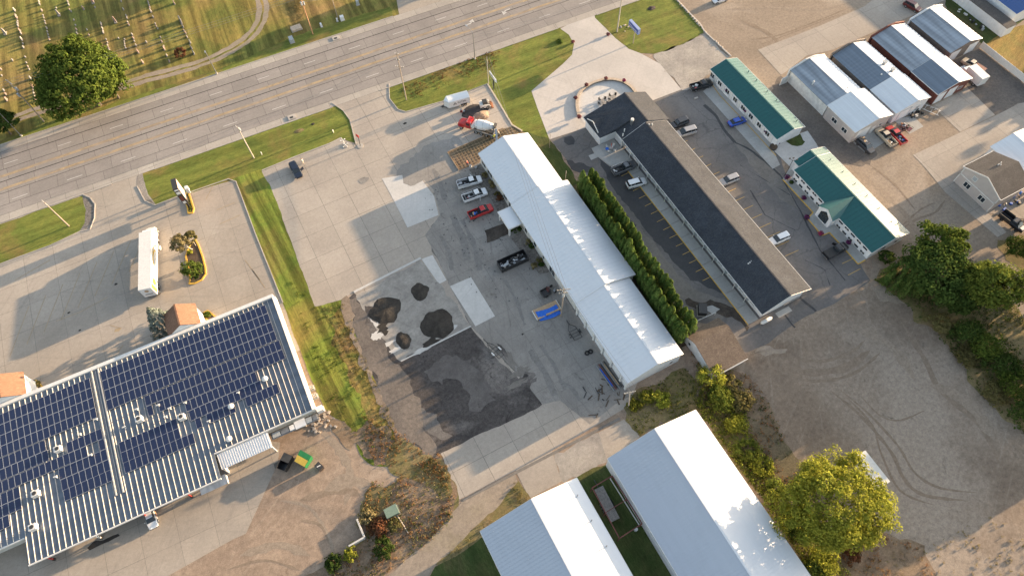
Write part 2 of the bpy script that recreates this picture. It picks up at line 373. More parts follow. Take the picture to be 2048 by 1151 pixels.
# --- concrete lots
gas_lot = px_poly([(-700,760),(-300,530),(0,441),(170,384),(284,345),(300,372),(312,410),(353,395),(457,358),(472,363),(480,384),(512,470),(566,605),(600,700),(0,900),(-700,1200)])
sheet('restaurant_lot', gas_lot, 'joint', 4, px=False)
lot = bpy.data.objects['restaurant_lot']
slabs('concrete_slab', lot, gas_lot, R2, [-125+6.1*i for i in range(21)], [66+6.1*i for i in range(11)], .05, 5, 'lot_concrete', 1)
apron = px_poly([(560,884),(556,925),(520,1005),(492,1066),(465,1078),(330,1154),(180,1240),(-400,1500),(-500,1000),(0,940),(400,860)])
sheet('loading_apron', apron, 'joint', 6, px=False)
slabs('concrete_slab', bpy.data.objects['loading_apron'], apron, R2, [-125+6.1*i for i in range(22)], [5.5+6.1*i for i in range(10)], .05, 7, 'lot_concrete', 2)
yard = px_poly([(520,340),(592,313),(682,277),(705,287),(713,292),(700,250),(664,206),(778,168),(779,197),(797,219),(812,224),(885,203),(975,169),(1000,210),(1024,251),(1047,266),(1180,480),(1300,700),(1257,811),(1174,861),(1031,940),(919,998),(876,909),(800,722),(706,584),(689,597),(635,613),(627,611),(579,474),(545,384)])
sheet('contractor_yard', yard, 'joint', 4, px=False)
yd = bpy.data.objects['contractor_yard']
xs = [-40+6.1*i for i in range(17)]
slabs('concrete_slab', yd, [p for p in yard], 0, xs, [8+6.1*i for i in range(22)], .07, 5, 'yard_concrete', 3)
worn = px_poly([(845,300),(900,290),(960,300),(1010,400),(1120,560),(1262,790),(1240,800),(1180,848),(1120,800),(1085,808),(1040,750),(942,652),(900,572),(877,520),(850,470),(880,430),(868,380),(830,340)])
sheet('worn_concrete', worn, 'joint', 7, .5, px=False, seed=13)
slabs('concrete_slab', bpy.data.objects['worn_concrete'], worn, 0, xs, [8+6.1*i for i in range(22)], .06, 8, 'yard_worn', 5)
for k, q in enumerate([[(764,357),(833,345),(868,392),(877,430),(815,455),(790,405)], [(900,572),(942,554),(990,632),(951,652)], [(843,518),(865,510),(893,560),(878,568)]]):
    o = sheet('new_concrete_patch', px_poly(q), 'new_concrete', 10, px=False)
sheet('grey_concrete_patch', [(752,548),(700,580),(630,470),(706,442)][::-1], 'yard_concrete', 7) if False else None
# dirty south-west corner: millings, dark gravel, old slab
sheet('millings_yard', [(690,600),(708,586),(760,620),(942,652),(1000,725),(1060,772),(1084,808),(1023,839),(958,869),(877,909),(845,905),(812,870),(790,838),(765,790),(740,740),(716,680),(700,630)], 'millings', 11, .3, seed=21)
sheet('old_slab', [(712,592),(840,520),(872,562),(905,600),(942,652),(860,690),(802,722),(786,705),(775,688),(757,672),(742,640),(722,612)], 'old_concrete', 12, .35, seed=22)
sheet('gravel_edge', [(683,600),(700,600),(704,640),(722,690),(745,745),(772,795),(800,846),(850,905),(880,915),(850,925),(800,900),(775,850),(745,775),(715,700),(690,640)], 'gravel_lot', 12, .8, seed=23)
for k, (cx, cy, rx, ry) in enumerate([(771,620,26,21),(839,583,12,14),(875,648,26,26),(807,680,11,14)]):
    pass
sheet('gravel_edge', [(700,602),(712,594),(722,618),(740,652),(757,684),(775,706),(803,736),(825,775),(842,820),(858,870),(872,905),(845,908),(812,872),(790,838),(765,790),(740,740),(716,680)], 'gravel_dark', 13.2, .8, seed=27)
ground('millings_pale', (.125, .115, .11), (.09, .082, .079), (.16, .15, .14), sc=.4, fine=6, contrast=1.4, spots=(.04, .036, .035), spot_lo=.6)
sheet('worn_millings', [(846,742),(866,722),(885,712),(915,708),(945,716),(962,744),(984,776),(992,800),(962,822),(938,806),(925,776),(905,758),(884,772),(862,765)], 'millings_pale', 11.4, 1.0, seed=28)
sheet('worn_millings', [(820,800),(850,815),(880,845),(905,870),(880,880),(850,860),(828,830)], 'millings_pale', 11.6, .8, seed=29)
# kerb strips of the old slab
def strip(name, a, b, w, h, mat, px=True, z=0):
    p = P(*a) if px else Vector((*a, 0)); q = P(*b) if px else Vector((*b, 0))
    o = MB().obox((p.x, p.y, z+h/2), (q.x, q.y, z+h/2), w, h).build(name, mat); o['kind'] = 'structure'; return o
strip('slab_kerb', (708,584), (842,516), .5, .14, 'new_concrete')
strip('slab_kerb', (802,722), (942,652), .28, .12, 'new_concrete')
# south concrete drives
sheet('south_drive', [(1031,940),(1104,901),(1123,962),(1059,996)], 'yard_concrete', 4)
sheet('south_drive', [(1197,864),(1248,838),(1282,870),(1215,925)], 'yard_concrete', 4)
sheet('gravel_patch', [(1108,905),(1195,865),(1222,905),(1215,925),(1130,965),(1123,960)], 'gravel_light', 2, .5, seed=31)
strip('drain_channel', (925,1000), (1240,836), .5, .05, 'asphalt_pale')
# --- grass verges
G = [('verge_lawn', [(-700,690),(-80,480),(0,449),(165,391),(172,420),(170,445),(160,462),(100,490),(0,527),(-80,556),(-700,790)], 'lawn_verge', 7, .12),
 ('stone_verge', [(165,391),(179,396),(189,410),(188,435),(178,460),(160,463),(130,476),(160,461),(170,445),(172,420)], 'rocks', 8, .15),
 ('stone_verge', [(284,347),(274,352),(274,375),(290,402),(312,411),(300,398),(293,384),(289,366)], 'rocks', 8, .1),
 ('verge_lawn', [(285,346),(666,210),(685,221),(699,240),(711,286),(682,277),(592,313),(524,342),(353,394),(312,409),(296,388),(290,366)], 'lawn_verge', 7, .1),
 ('grass_strip', [(455,360),(472,363),(480,384),(512,468),(552,573),(566,606),(600,700),(648,815),(662,830),(690,845),(712,885),(726,915),(745,930),(780,932),(797,870),(790,838),(765,790),(740,740),(716,680),(700,630),(689,597),(630,613),(579,474),(545,384),(522,338)], 'lawn_strip', 8, .16),
 ('verge_lawn', [(777,176),(900,127),(960,103),(1121,56),(1138,70),(1148,88),(1144,110),(1126,128),(1063,182),(1075,217),(1098,277),(1104,288),(1047,267),(1024,250),(1000,208),(975,169),(885,202),(812,223),(796,218),(780,197)], 'lawn_verge', 7, .1),
 ('sign_lawn', [(1187,26),(1264,-1),(1310,-25),(1352,-2),(1377,25),(1400,48),(1409,64),(1391,75),(1347,97),(1307,108),(1281,107),(1257,98),(1231,77),(1204,50),(1187,36)], 'lawn_verge', 7, .2),
 ('stony_patch', [(1308,109),(1391,76),(1412,66),(1462,115),(1430,138),(1405,160),(1365,181),(1320,129)], 'gravel_light', 7, .5),
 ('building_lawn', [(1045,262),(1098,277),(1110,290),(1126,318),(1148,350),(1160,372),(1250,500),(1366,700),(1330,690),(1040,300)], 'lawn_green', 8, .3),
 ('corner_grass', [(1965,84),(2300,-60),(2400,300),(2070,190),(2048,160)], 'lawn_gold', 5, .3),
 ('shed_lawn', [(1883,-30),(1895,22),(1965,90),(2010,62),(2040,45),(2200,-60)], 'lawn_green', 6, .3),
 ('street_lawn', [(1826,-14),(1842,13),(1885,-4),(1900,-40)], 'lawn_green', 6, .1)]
for i, (nm, pts, mt, ly, am) in enumerate(G): sheet(nm, pts, mt, ly, am, seed=40+i)
sheet('dry_grass', [(655,640),(690,602),(700,640),(716,684),(742,744),(768,792),(790,838),(800,872),(784,928),(752,928),(742,880),(722,815),(700,755),(676,700)], 'lawn_dry', 8.4, .7, seed=44)
sheet('dry_grass', [(700,860),(740,840),(775,850),(795,880),(782,932),(748,932),(726,912)], 'brown_weed', 8.6, .8, seed=45)
sheet('dry_grass', [(775,905),(800,872),(850,905),(882,915),(905,980),(880,1000),(830,960),(790,950)], 'weed_soil', 12.6, .8, seed=46)
sheet('dry_grass', [(655,835),(690,842),(715,880),(700,900),(672,870),(650,850)], 'brown_weed', 8.8, .5, seed=47)
# weedy rough ground
for i, pts in enumerate([
 [(782,968),(800,950),(880,905),(915,992),(905,1035),(860,1082),(800,1128),(745,1160),(640,1165),(700,1105),(735,1062),(722,1010),(745,960)],
 [(1000,1004),(1031,956),(1062,996),(1034,1040),(966,1076),(934,1108),(890,1136),(868,1128),(925,1078)],
 [(1255,826),(1262,790),(1300,772),(1368,735),(1405,765),(1395,822),(1310,858),(1280,872),(1252,842)],
 [(1380,700),(1440,735),(1500,752),(1490,800),(1480,830),(1500,905),(1560,1000),(1650,1100),(1760,1180),(1700,1300),(1600,1150),(1540,1020),(1392,818),(1400,765)],
 [(1745,560),(1800,600),(1900,700),(1960,790),(2048,870),(2200,980),(2200,760),(2048,640),(1990,560),(1890,480),(1800,520)],
 [(1995,480),(2048,470),(2300,560),(2300,640),(2048,545),(2010,520)]]):
    sheet('weedy_ground', pts, 'weed_soil', 6.3+.1*i, (1.0, .3, .9, .9, 1.0, .5)[i], seed=60+i)
sheet('brown_weeds', [(1470,740),(1500,752),(1530,800),(1560,870),(1600,930),(1650,1000),(1600,1010),(1540,960),(1500,900),(1480,840),(1440,790),(1445,745)], 'brown_weed', 7.2, .8, seed=75)
sheet('brown_weeds', [(1680,1080),(1760,1060),(1850,1090),(1880,1180),(1700,1200)], 'brown_weed', 7.3, .9, seed=76)
sheet('brown_weeds', [(600,1160),(640,1165),(745,1165),(800,1128),(860,1082),(905,1035),(915,992),(880,905),(838,925),(790,970),(780,1000),(745,1060),(700,1105)], 'brown_weed', 7.6, .5, seed=77)
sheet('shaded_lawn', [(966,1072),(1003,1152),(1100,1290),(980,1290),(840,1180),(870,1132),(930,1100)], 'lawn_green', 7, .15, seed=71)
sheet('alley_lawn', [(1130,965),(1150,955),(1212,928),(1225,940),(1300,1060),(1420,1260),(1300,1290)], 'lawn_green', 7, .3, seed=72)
sheet('dirt_track', [(925,1000),(985,968),(1030,945),(1035,962),(1000,1008),(925,1080),(868,1132),(835,1200),(700,1280),(660,1240),(770,1160),(835,1100),(895,1040)], 'track_gravel', 8, .25, seed=73)
# --- motel paving
motel_asph = [(1100,279),(1170,256),(1308,199),(1362,179),(1412,155),(1440,180),(1550,280),(1570,345),(1660,470),(1720,525),(1742,562),(1669,607),(1633,622),(1584,651),(1536,686),(1495,704),(1470,700),(1440,655),(1384,640),(1300,530),(1172,352),(1150,340),(1120,302)]
sheet('motel_car_park', motel_asph, 'asphalt', 3, .15, seed=81)
sheet('sealed_parking', [(1196,296),(1240,300),(1262,322),(1470,590),(1440,586),(1380,560),(1300,470),(1225,372),(1200,330)], 'asphalt_dark', 4, .5, seed=82)
sheet('pale_asphalt', [(1290,470),(1320,500),(1385,575),(1452,600),(1480,610),(1440,640),(1390,625),(1330,560),(1265,470),(1240,420),(1262,440)], 'asphalt_pale', 5, .6, seed=83)
sheet('damp_patch', [(1126,318),(1150,328),(1168,326),(1188,334),(1200,356),(1225,398),(1262,440),(1273,450),(1262,458),(1240,430),(1205,385),(1175,345),(1150,342)], 'asphalt_dark', 6, .5, seed=84)
sheet('damp_patch', [(1129,275),(1142,271),(1150,281),(1148,289),(1136,291),(1128,284)], 'asphalt_dark', 6, .3, seed=85)
sheet('muddy_patch', [(1420,600),(1450,606),(1490,632),(1500,655),(1492,664),(1470,640),(1430,625),(1380,612),(1370,600)], 'wet_soil', 7, .7, seed=86)
drive = px_poly([(1121,58),(1187,20),(1190,36),(1204,50),(1231,77),(1257,98),(1281,107),(1320,128),(1363,179),(1308,200),(1230,236),(1170,256),(1099,279),(1075,217),(1063,182),(1126,128),(1144,110),(1148,88),(1138,70)])
sheet('motel_drive', drive, 'kerb', 8, px=False)
slabs('concrete_slab', bpy.data.objects['motel_drive'], drive, math.radians(38), [100+6.5*i for i in range(-16, 16)], [20+6.5*i for i in range(-16, 20)], .04, 9, 'drive_concrete', 6)
# --- concrete by the sheds
for k, q in enumerate([[(1516,100),(1640,52),(1729,13),(1760,-12),(2000,-120),(1940,-20),(1880,5),(1835,27),(1746,65),(1665,100),(1613,112),(1577,140),(1562,150)],
    [(1865,212),(1936,177),(1990,230),(1920,264)],
    [(1826,310),(1870,289),(1990,232),(2038,207),(2120,190),(2400,330),(2200,480),(2060,440),(1975,425),(2013,464),(1996,475),(1890,384),(1849,334)]]):
    pp = px_poly(q); sheet('shed_concrete', pp, 'joint', 6, px=False)
    o = bpy.data.objects['shed_concrete' + ('' if k == 0 else '.%03d' % k)]
    slabs('concrete_slab', o, pp, 0, [90+7.5*i for i in range(-4, 20)], [0+7.5*i for i in range(-6, 20)], .05, 7, 'yard_concrete', 7+k)
sheet('dark_gravel', [(1902,122),(1958,97),(2070,185),(2110,215),(2036,207),(1990,231),(1936,177)], 'gravel_dark', 5, .3, seed=91)
sheet('dark_gravel', [(1562,152),(1590,175),(1702,284),(1748,300),(1740,330),(1680,330),(1600,262),(1540,190)], 'gravel_dark', 4, .8, seed=92)
for q in [[(1706,285),(1752,258),(1776,280),(1733,308)], [(1787,240),(1826,231),(1847,253),(1819,268)]]: sheet('shed_pad', q, 'walk_concrete', 7)

# ================================================================== ROAD
rp = [RW(-420, 129.05), RW(520, 129.05), RW(520, 148.55), RW(-420, 148.55)]
sheet('road', rp, 'tar', 10, px=False)
road = bpy.data.objects['road']
vis = [RW(-86, 129.05), RW(96, 129.05), RW(96, 148.55), RW(-86, 148.55)]
tl = [129.05, 131.75, 135.42, 139.0, 142.68, 146.3, 148.55]
gaps = [.10, .16, .30, .16, .26, .12]
c_, s_ = math.cos(R2), math.sin(R2)
rnd = random.Random(5)
for j in range(6):
    s0 = -86+rnd.uniform(0, 3); kp = 0
    while s0 < 96:
        s1 = s0+rnd.choice([6.1, 6.1, 6.1, 6.1, 4.6, 7.6])
        e0 = .035 if j == 0 else gaps[j-1]/2+.03; e1 = gaps[j]/2
        k_ = rnd.uniform(-.25, .25); q = [RW(s0+.025+kp, tl[j]+e0*.7), RW(s1-.025+k_, tl[j]+e0*.7), RW(s1-.025, tl[j+1]-e1*.7), RW(s0+.025, tl[j+1]-e1*.7)]; kp = k_
        MB().prism(q, 11*LAY-.003, 11*LAY+rnd.uniform(0, .002)).build('road_slab', 'road_concrete', road); s0 = s1
for a, b in ((-420, -86), (96, 520)):
    MB().prism([RW(a, 129.1), RW(b, 129.1), RW(b, 148.5), RW(a, 148.5)], 11*LAY-.003, 11*LAY).build('road_surface', 'road_concrete', road)
# gutters with kerb
def gutter(t0, t1, kt, runs):
    for a, b in runs:
        g = sheet('gutter', [RW(a, t0), RW(b, t0), RW(b, t1), RW(a, t1)], 'tar', 9, px=False)
        s0 = a
        while s0 < b-.2:
            s1 = min(b, s0+6.1)
            MB().prism([RW(s0+.02, t0+.03), RW(s1-.02, t0+.03), RW(s1-.02, t1-.03), RW(s0+.02, t1-.03)], 10*LAY-.003, 10*LAY+.002).build('gutter_slab', 'gutter_concrete', g) if -90 < s0 < 100 else None
            s0 = s1
        if kt: MB().prism([RW(a, kt-.09), RW(b, kt-.09), RW(b, kt+.09), RW(a, kt+.09)], 0, .15).build('kerb', 'kerb', g)
gutter(126.95, 129.05, 126.9, [(-90, -43.3), (-33.5, 9.5), (22.5, 71.8), (83.4, 130)])
gutter(126.95, 129.05, None, [(-43.3, -33.5), (9.5, 22.5), (71.8, 83.4)])
gutter(148.55, 150.9, 150.95, [(-90, 34.5)])
gutter(148.55, 150.9, None, [(34.5, 100)])
# painted lines
def mark(name, s0, s1, t, w, mat, layer=12):
    sheet(name, [RW(s0, t-w/2), RW(s1, t-w/2), RW(s1, t+w/2), RW(s0, t+w/2)], mat, layer, px=False, kind='', parent=road)
for k in range(-3, 12): mark('lane_dash', -65.2+12.15*k, -62.1+12.15*k, 144.33, .16, 'paint_white')
for k in range(-3, 14): mark('lane_dash', -64.6+12.15*k, -61.2+12.15*k, 132.75, .16, 'paint_white')
for t in (140.68, 136.75):
    sgn = 1 if t > 139 else -1
    mark('solid_yellow_line', -86, 110, t+.18*sgn, .12, 'paint_worn_yellow')
    mark('worn_line_band', -86, 110, t+.05*sgn, .9, 'paint_ghost', 11.95)
    for k in range(-8, 14): mark('yellow_dash', -66+12.2*k, -61+12.2*k+rnd.uniform(0, 3), t-.12*sgn, .16, 'paint_worn_yellow')
def arrow(s, t, d):
    m = MB(); m.T = Matrix.Translation((*RW(s, t), 12*LAY)) @ Matrix.Rotation(R2+(0 if d > 0 else math.pi), 4, 'Z')
    m.add([(-1.6,-.45,0),(-.2,-.35,0),(.55,.1,0),(.35,.45,0),(-.35,-.02,0),(-1.6,-.15,0)], [(0,1,4,5),(1,2,3,4)])
    m.add([(.9,-.35,0),(-.35,.55,0),(.95,1.15,0)], [(0,2,1)])
    m.build('turn_arrow', 'paint_white', road)
a_ = P(942,46); arrow(a_.x*c_+a_.y*s_, -a_.x*s_+a_.y*c_, 1)
a_ = P(1010,23); arrow(a_.x*c_+a_.y*s_, -a_.x*s_+a_.y*c_, -1)

# ================================================================== KERBS, PARKING LINES
def pline(name, pts, w, h, mat, px=True, label=None, par=None):
    p = [P(*q) if px else Vector((*q, 0)) for q in pts]; m = MB()
    for a, b in zip(p, p[1:]): m.obox((a.x, a.y, h/2), (b.x, b.y, h/2), w, h)
    o = m.build(name, mat, par)
    if not par: o['kind'] = 'structure'
    return o
pline('kerb_line', [(312,410),(353,394),(457,358),(472,363),(480,384),(512,470),(566,605)], .18, .13, 'kerb')
pline('kerb_line', [(0,528),(100,491),(160,463),(180,459),(189,436),(190,408),(180,395),(166,389)], .18, .13, 'kerb')
pline('kerb_line', [(274,372),(290,402),(312,411)], .18, .14, 'kerb')
pline('kerb_line', [(524,341),(592,313),(660,287),(682,276)], .22, .15, 'kerb')
pline('kerb_line', [(664,206),(686,221),(700,240),(712,288)], .18, .13, 'kerb')
pline('kerb_line', [(778,168),(779,197),(796,219),(812,224),(885,203),(975,168)], .18, .13, 'kerb')
pline('kerb_line', [(975,168),(1000,209),(1024,250),(1044,262)], .35, .16, 'wood_trim')
pline('kerb_line', [(1352,-2),(1377,25),(1400,48),(1409,64),(1462,113)], .3, .2, 'drive_concrete')
def stall_lines(name, a0, b0, a1, b1, n, mat, w=.12, layer=13, skip=()):
    for i in range(n):
        if i in skip: continue
        t = i/(n-1); pa = P(*a0).lerp(P(*a1), t); pb = P(*b0).lerp(P(*b1), t); d = (pb-pa).normalized(); nn = Vector((-d.y, d.x, 0))*w/2
        sheet(name, [tuple((pa+nn)[:2]), tuple((pb+nn)[:2]), tuple((pb-nn)[:2]), tuple((pa-nn)[:2])], mat, layer, px=False)
stall_lines('parking_line', (1243,352), (1272,338), (1405,561), (1438,545), 14, 'paint_yellow', layer=8)
stall_lines('parking_line', (1347,294), (1375,281), (1570,512), (1597,500), 14, 'paint_yellow', layer=8)
stall_lines('parking_line', (1684,527), (1706,517), (1696,550), (1721,537), 2, 'paint_yellow', layer=8)
# slanted bays of the restaurant lot
for k in range(8):
    p0 = P(20+34*k, 712-24*k); p1 = P(58+34*k, 612-22*k)
    d = (p1-p0).normalized(); nn = Vector((-d.y, d.x, 0))*.07
    sheet('parking_line', [tuple((p0+nn)[:2]), tuple((p1+nn)[:2]), tuple((p1-nn)[:2]), tuple((p0-nn)[:2])], 'paint_faded', 9, px=False)
sheet('parking_line', ribbon([(112,642),(160,624),(215,594)], .07, -.07), 'paint_faded', 9, px=False)
for q in [[(220,650),(241,656)],[(100,520),(30,560)],[(426,372),(412,398)],[(434,420),(470,405)],[(440,448),(480,430)],[(236,704),(246,690)],[(505,540),(530,575)],[(490,520),(520,560)]]:
    sheet('parking_line', ribbon(q, .08, -.08), 'paint_faded', 9, px=False)
for q in [[(231,657),(244,655),(238,662),(228,664)]]: sheet('painted_patch', q, 'paint_faded', 9)
# oil stain and tyre-swept dark patches
sheet('oil_stain', [(175,1095),(186,1083),(192,1080),(205,1080),(236,1067),(240,1070),(205,1087),(192,1093),(180,1099)], 'tar', 9, .15, seed=95)
for i, (cx, cy, r) in enumerate([(727,360,1.3),(810,247,.5),(138,625,.35),(160,660,.3),(232,568,.4),(905,370,.8),(843,345,2.2),(1045,668,.3)]):
    c = P(cx, cy); n = 12; rr = random.Random(i)
    sheet('stain', [(c.x+r*math.cos(k*6.283/n)*rr.uniform(.7, 1.1), c.y+.7*r*math.sin(k*6.283/n)*rr.uniform(.7, 1.1)) for k in range(n)], 'yard_worn' if r > .6 else 'tar', 13, px=False)
# tyre-churned wet concrete in the north corner of the yard
sheet('damp_tracks', [(930,300),(895,322),(860,352),(822,372),(792,352),(800,330),(830,306),(875,285),(915,272)], 'yard_worn', 12, .8, seed=98)

# wheel-worn arcs on the loose surfaces: churned brown and packed pale bands
ground('track_rubber', (.17, .162, .152), (.20, .19, .18), sc=.5, fine=6, contrast=1.0)
ground('track_dark', (.198, .154, .116), (.226, .176, .134), sc=.5, fine=6, contrast=1.2)
ground('track_pale', (.268, .218, .17), (.24, .192, .148), sc=.5, fine=6, contrast=1.2)
def track(pts, w, mat, lay, seed):
    P_ = [Vector(P(*q)[:2]) for q in pts]
    fine_ = []
    for i in range(len(P_)-1):
        p0, p1, p2, p3 = P_[max(i-1, 0)], P_[i], P_[i+1], P_[min(i+2, len(P_)-1)]
        for k in range(6):
            t = k/6; fine_.append(.5*((2*p1)+(p2-p0)*t+(2*p0-5*p1+4*p2-p3)*t*t+(3*p1-p0-3*p2+p3)*t**3))
    fine_.append(P_[-1]); n = len(fine_); L, Rr = [], []; r = random.Random(seed)
    for i, p in enumerate(fine_):
        d = (fine_[min(i+1, n-1)]-fine_[max(i-1, 0)]).normalized(); nn = Vector((-d.y, d.x)); e = w/2*min(1, 6*min(i, n-1-i)/n+.08)*r.uniform(.6, 1.25)
        L.append(tuple(p+nn*e)); Rr.append(tuple(p-nn*e*r.uniform(.7, 1.1)))
    sheet('tyre_track', L+Rr[::-1], mat, lay, px=False)
for i, (pts, w, mt) in enumerate([
 ([(1545,735),(1620,745),(1690,735),(1740,700)], 1.6, 'track_dark'), ([(1560,752),(1640,762),(1710,745),(1760,705)], .7, 'track_dark'), ([(1570,715),(1640,722),(1700,705),(1730,680)], .6, 'track_dark'),
 ([(1660,780),(1720,830),(1780,900),(1810,960),(1850,990),(1930,1000)], .8, 'track_dark'), ([(1675,775),(1735,825),(1795,890),(1830,945),(1880,975),(1960,985)], .5, 'track_dark'), ([(1690,790),(1745,850),(1760,900),(1800,980),(1870,1010)], .45, 'track_dark'),
 ([(1720,790),(1760,830),(1800,840),(1850,820)], .4, 'track_dark'), ([(1800,640),(1850,720),(1880,780),(1960,850),(2000,930)], 1.2, 'track_dark'), ([(1700,650),(1780,690),(1830,760)], 2.2, 'track_pale'), ([(1860,770),(1930,800),(1990,880)], 2.4, 'track_pale'),
 ([(1790,470),(1830,440),(1870,425),(1890,400)], .5, 'track_dark'), ([(1800,455),(1840,420),(1870,405)], .4, 'track_dark'), ([(1700,330),(1760,380),(1810,430),(1850,490)], 1.4, 'track_pale'), ([(1740,330),(1790,370),(1830,420)], .6, 'track_dark'),
 ([(1480,40),(1540,70),(1570,110),(1600,150)], 1.2, 'track_dark'), ([(1450,20),(1540,15),(1640,20),(1700,5)], 1.0, 'track_pale'), ([(1500,80),(1560,70),(1640,40),(1700,15)], .5, 'track_dark'), ([(1520,90),(1600,60),(1680,28)], .4, 'track_dark'),
 ([(560,1000),(610,1010),(640,1040),(660,1080),(668,1110)], .6, 'track_pale'), ([(600,1040),(640,1050),(660,1090)], .5, 'track_dark'), ([(640,860),(680,900),(700,950),(690,1010)], 1.6, 'track_pale'), ([(600,1000),(680,980),(720,990)], 1.4, 'track_dark'), ([(650,980),(700,960),(740,975)], 2.4, 'track_pale'), ([(480,1110),(560,1090),(620,1110)], 1.4, 'track_pale'), ([(450,1140),(530,1120),(600,1140)], .5, 'track_dark')]):
    track(pts, w, mt, 3.1+i*.08 if pts[0][0] > 1400 else .5+i*.08, 700+i)
# seams and sealed cracks in the motel asphalt
for i, (pts, w) in enumerate([([(1408,210),(1432,232),(1450,262),(1470,285)], .35), ([(1470,285),(1500,300),(1530,322),(1560,350)], .25), ([(1560,350),(1600,420),(1640,500),(1690,560)], .14), ([(1330,230),(1380,300),(1440,370),(1500,450),(1570,530)], .12), ([(1562,620),(1590,655)], .2), ([(1600,595),(1632,622)], .2), ([(1500,380),(1530,430),(1590,460)], .1), ([(1480,330),(1530,360),(1580,390)], .1), ([(1610,520),(1650,540),(1660,570)], .1)]):
    c = px_poly(pts); sheet('sealed_crack', rough_line(ribbon(pts, w, -w), .12, .8, i), 'asphalt_dark', 7, px=False)
sheet('pale_asphalt', [(1395,185),(1408,180),(1560,345),(1600,420),(1560,400),(1480,300)], 'asphalt_pale', 4, .5, seed=120)
sheet('asphalt_repair', [(1455,262),(1480,255),(1540,320),(1560,372),(1520,350)], 'asphalt_pale', 5, .4, seed=121)
# lime-white dribbles and soot on the old slab
for i, (cx, cy, rx, ry, mt) in enumerate([(752,672,1.6,1.0,'new_concrete'),(772,690,2.2,.6,'new_concrete'),(790,700,1.6,.5,'new_concrete'),(845,700,2.0,.6,'new_concrete'),(905,655,1.3,.5,'new_concrete'),(748,640,.6,1.8,'new_concrete'),(862,683,1.8,1.0,'dark_heap'),(765,655,1.3,1.8,'dark_heap'),(742,625,1.1,2.2,'millings'),(845,640,2.2,1.2,'yard_worn')]):
    c = P(cx, cy); r = random.Random(i+60); n = 18; q = [(c.x+rx*math.cos(k*6.283/n)*r.uniform(.5, 1.3), c.y+ry*math.sin(k*6.283/n)*r.uniform(.5, 1.3)) for k in range(n)]
    sheet('slab_stain', q, mt, 12.1+i*.085, px=False)
# torn edge of the worn concrete, tyre rubber, puddle rings in the working yard
for i, (cx, cy, rx, ry) in enumerate([(1040,745,2.2,1.0),(1052,760,2.4,1.4),(1020,718,1.0,2.2),(1005,700,.6,2.0),(1030,770,2.6,.7)]):
    c = P(cx, cy); r = random.Random(i+80); n = 20; sheet('yard_stain', [(c.x+rx*math.cos(k*6.283/n)*r.uniform(.5, 1.3), c.y+ry*math.sin(k*6.283/n)*r.uniform(.5, 1.3)) for k in range(n)], 'millings' if i % 2 else 'asphalt_pale', 12.3+i*.1, px=False)
for i, (a_, b_, w) in enumerate([((905,430),(935,520),.7),((925,440),(960,540),.5),((1060,700),(1110,790),.5),((1080,690),(1130,780),.4),((1010,560),(1050,650),.35),((880,470),(905,540),.35),((1120,760),(1160,800),.4),((860,330),(890,400),.5)]):
    sheet('tyre_marks', rough_line(ribbon([a_, ((a_[0]+b_[0])/2+6, (a_[1]+b_[1])/2), b_], w, -w), .25, .7, i+90), 'track_rubber', 10.3+i*.1, px=False)
# ================================================================== BUILDING MATERIALS
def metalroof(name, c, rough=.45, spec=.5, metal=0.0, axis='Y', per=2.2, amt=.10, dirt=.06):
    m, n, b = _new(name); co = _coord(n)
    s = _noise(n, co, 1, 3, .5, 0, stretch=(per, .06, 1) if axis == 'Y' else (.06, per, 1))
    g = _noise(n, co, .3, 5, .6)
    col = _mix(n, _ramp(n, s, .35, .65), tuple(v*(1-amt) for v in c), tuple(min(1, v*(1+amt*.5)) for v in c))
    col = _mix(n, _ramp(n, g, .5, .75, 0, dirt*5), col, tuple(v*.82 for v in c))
    n.links.new(col, b.inputs['Base Color']); b.inputs['Roughness'].default_value = rough
    b.inputs['Metallic'].default_value = metal; b.inputs['Specular IOR Level'].default_value = spec
    w = n.nodes.new('ShaderNodeTexWave'); w.wave_type = 'BANDS'; w.bands_direction = axis
    w.inputs['Scale'].default_value = 3.3; n.links.new(co, w.inputs['Vector']); _bump(n, b, w.outputs[1], .10, .02)
    return m
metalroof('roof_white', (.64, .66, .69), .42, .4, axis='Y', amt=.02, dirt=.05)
metalroof('roof_white_shaded', (.42, .455, .51), .45, .4, axis='Y', amt=.02)  # shaded copy of the white roof: west-slope shade put into the colour
metalroof('roof_pale', (.62, .65, .68), .45, .4, axis='Y', amt=.06)
metalroof('roof_green', (.006, .085, .085), .38, .55, axis='Y', amt=.05)
metalroof('roof_blue', (.01, .07, .24), .45, .5, axis='Y')
metalroof('roof_galv', (.30, .34, .385), .40, .6, .45, axis='Y', amt=.30, per=.9)  # colour stripes stand in for sky reflected by the warped panels
metalroof('roof_galv_dark', (.15, .19, .24), .42, .5, .2, axis='Y', amt=.12)  # darker metal, with fainter painted stripes of reflected sky
metalroof('roof_rib_metal', (.15, .175, .21), .42, .5, .3, axis='X', amt=.18, per=.8)  # pan kept darker than the ribs: their shade is put into its colour
plain('rib_metal', (.43, .42, .40), .45, .1)
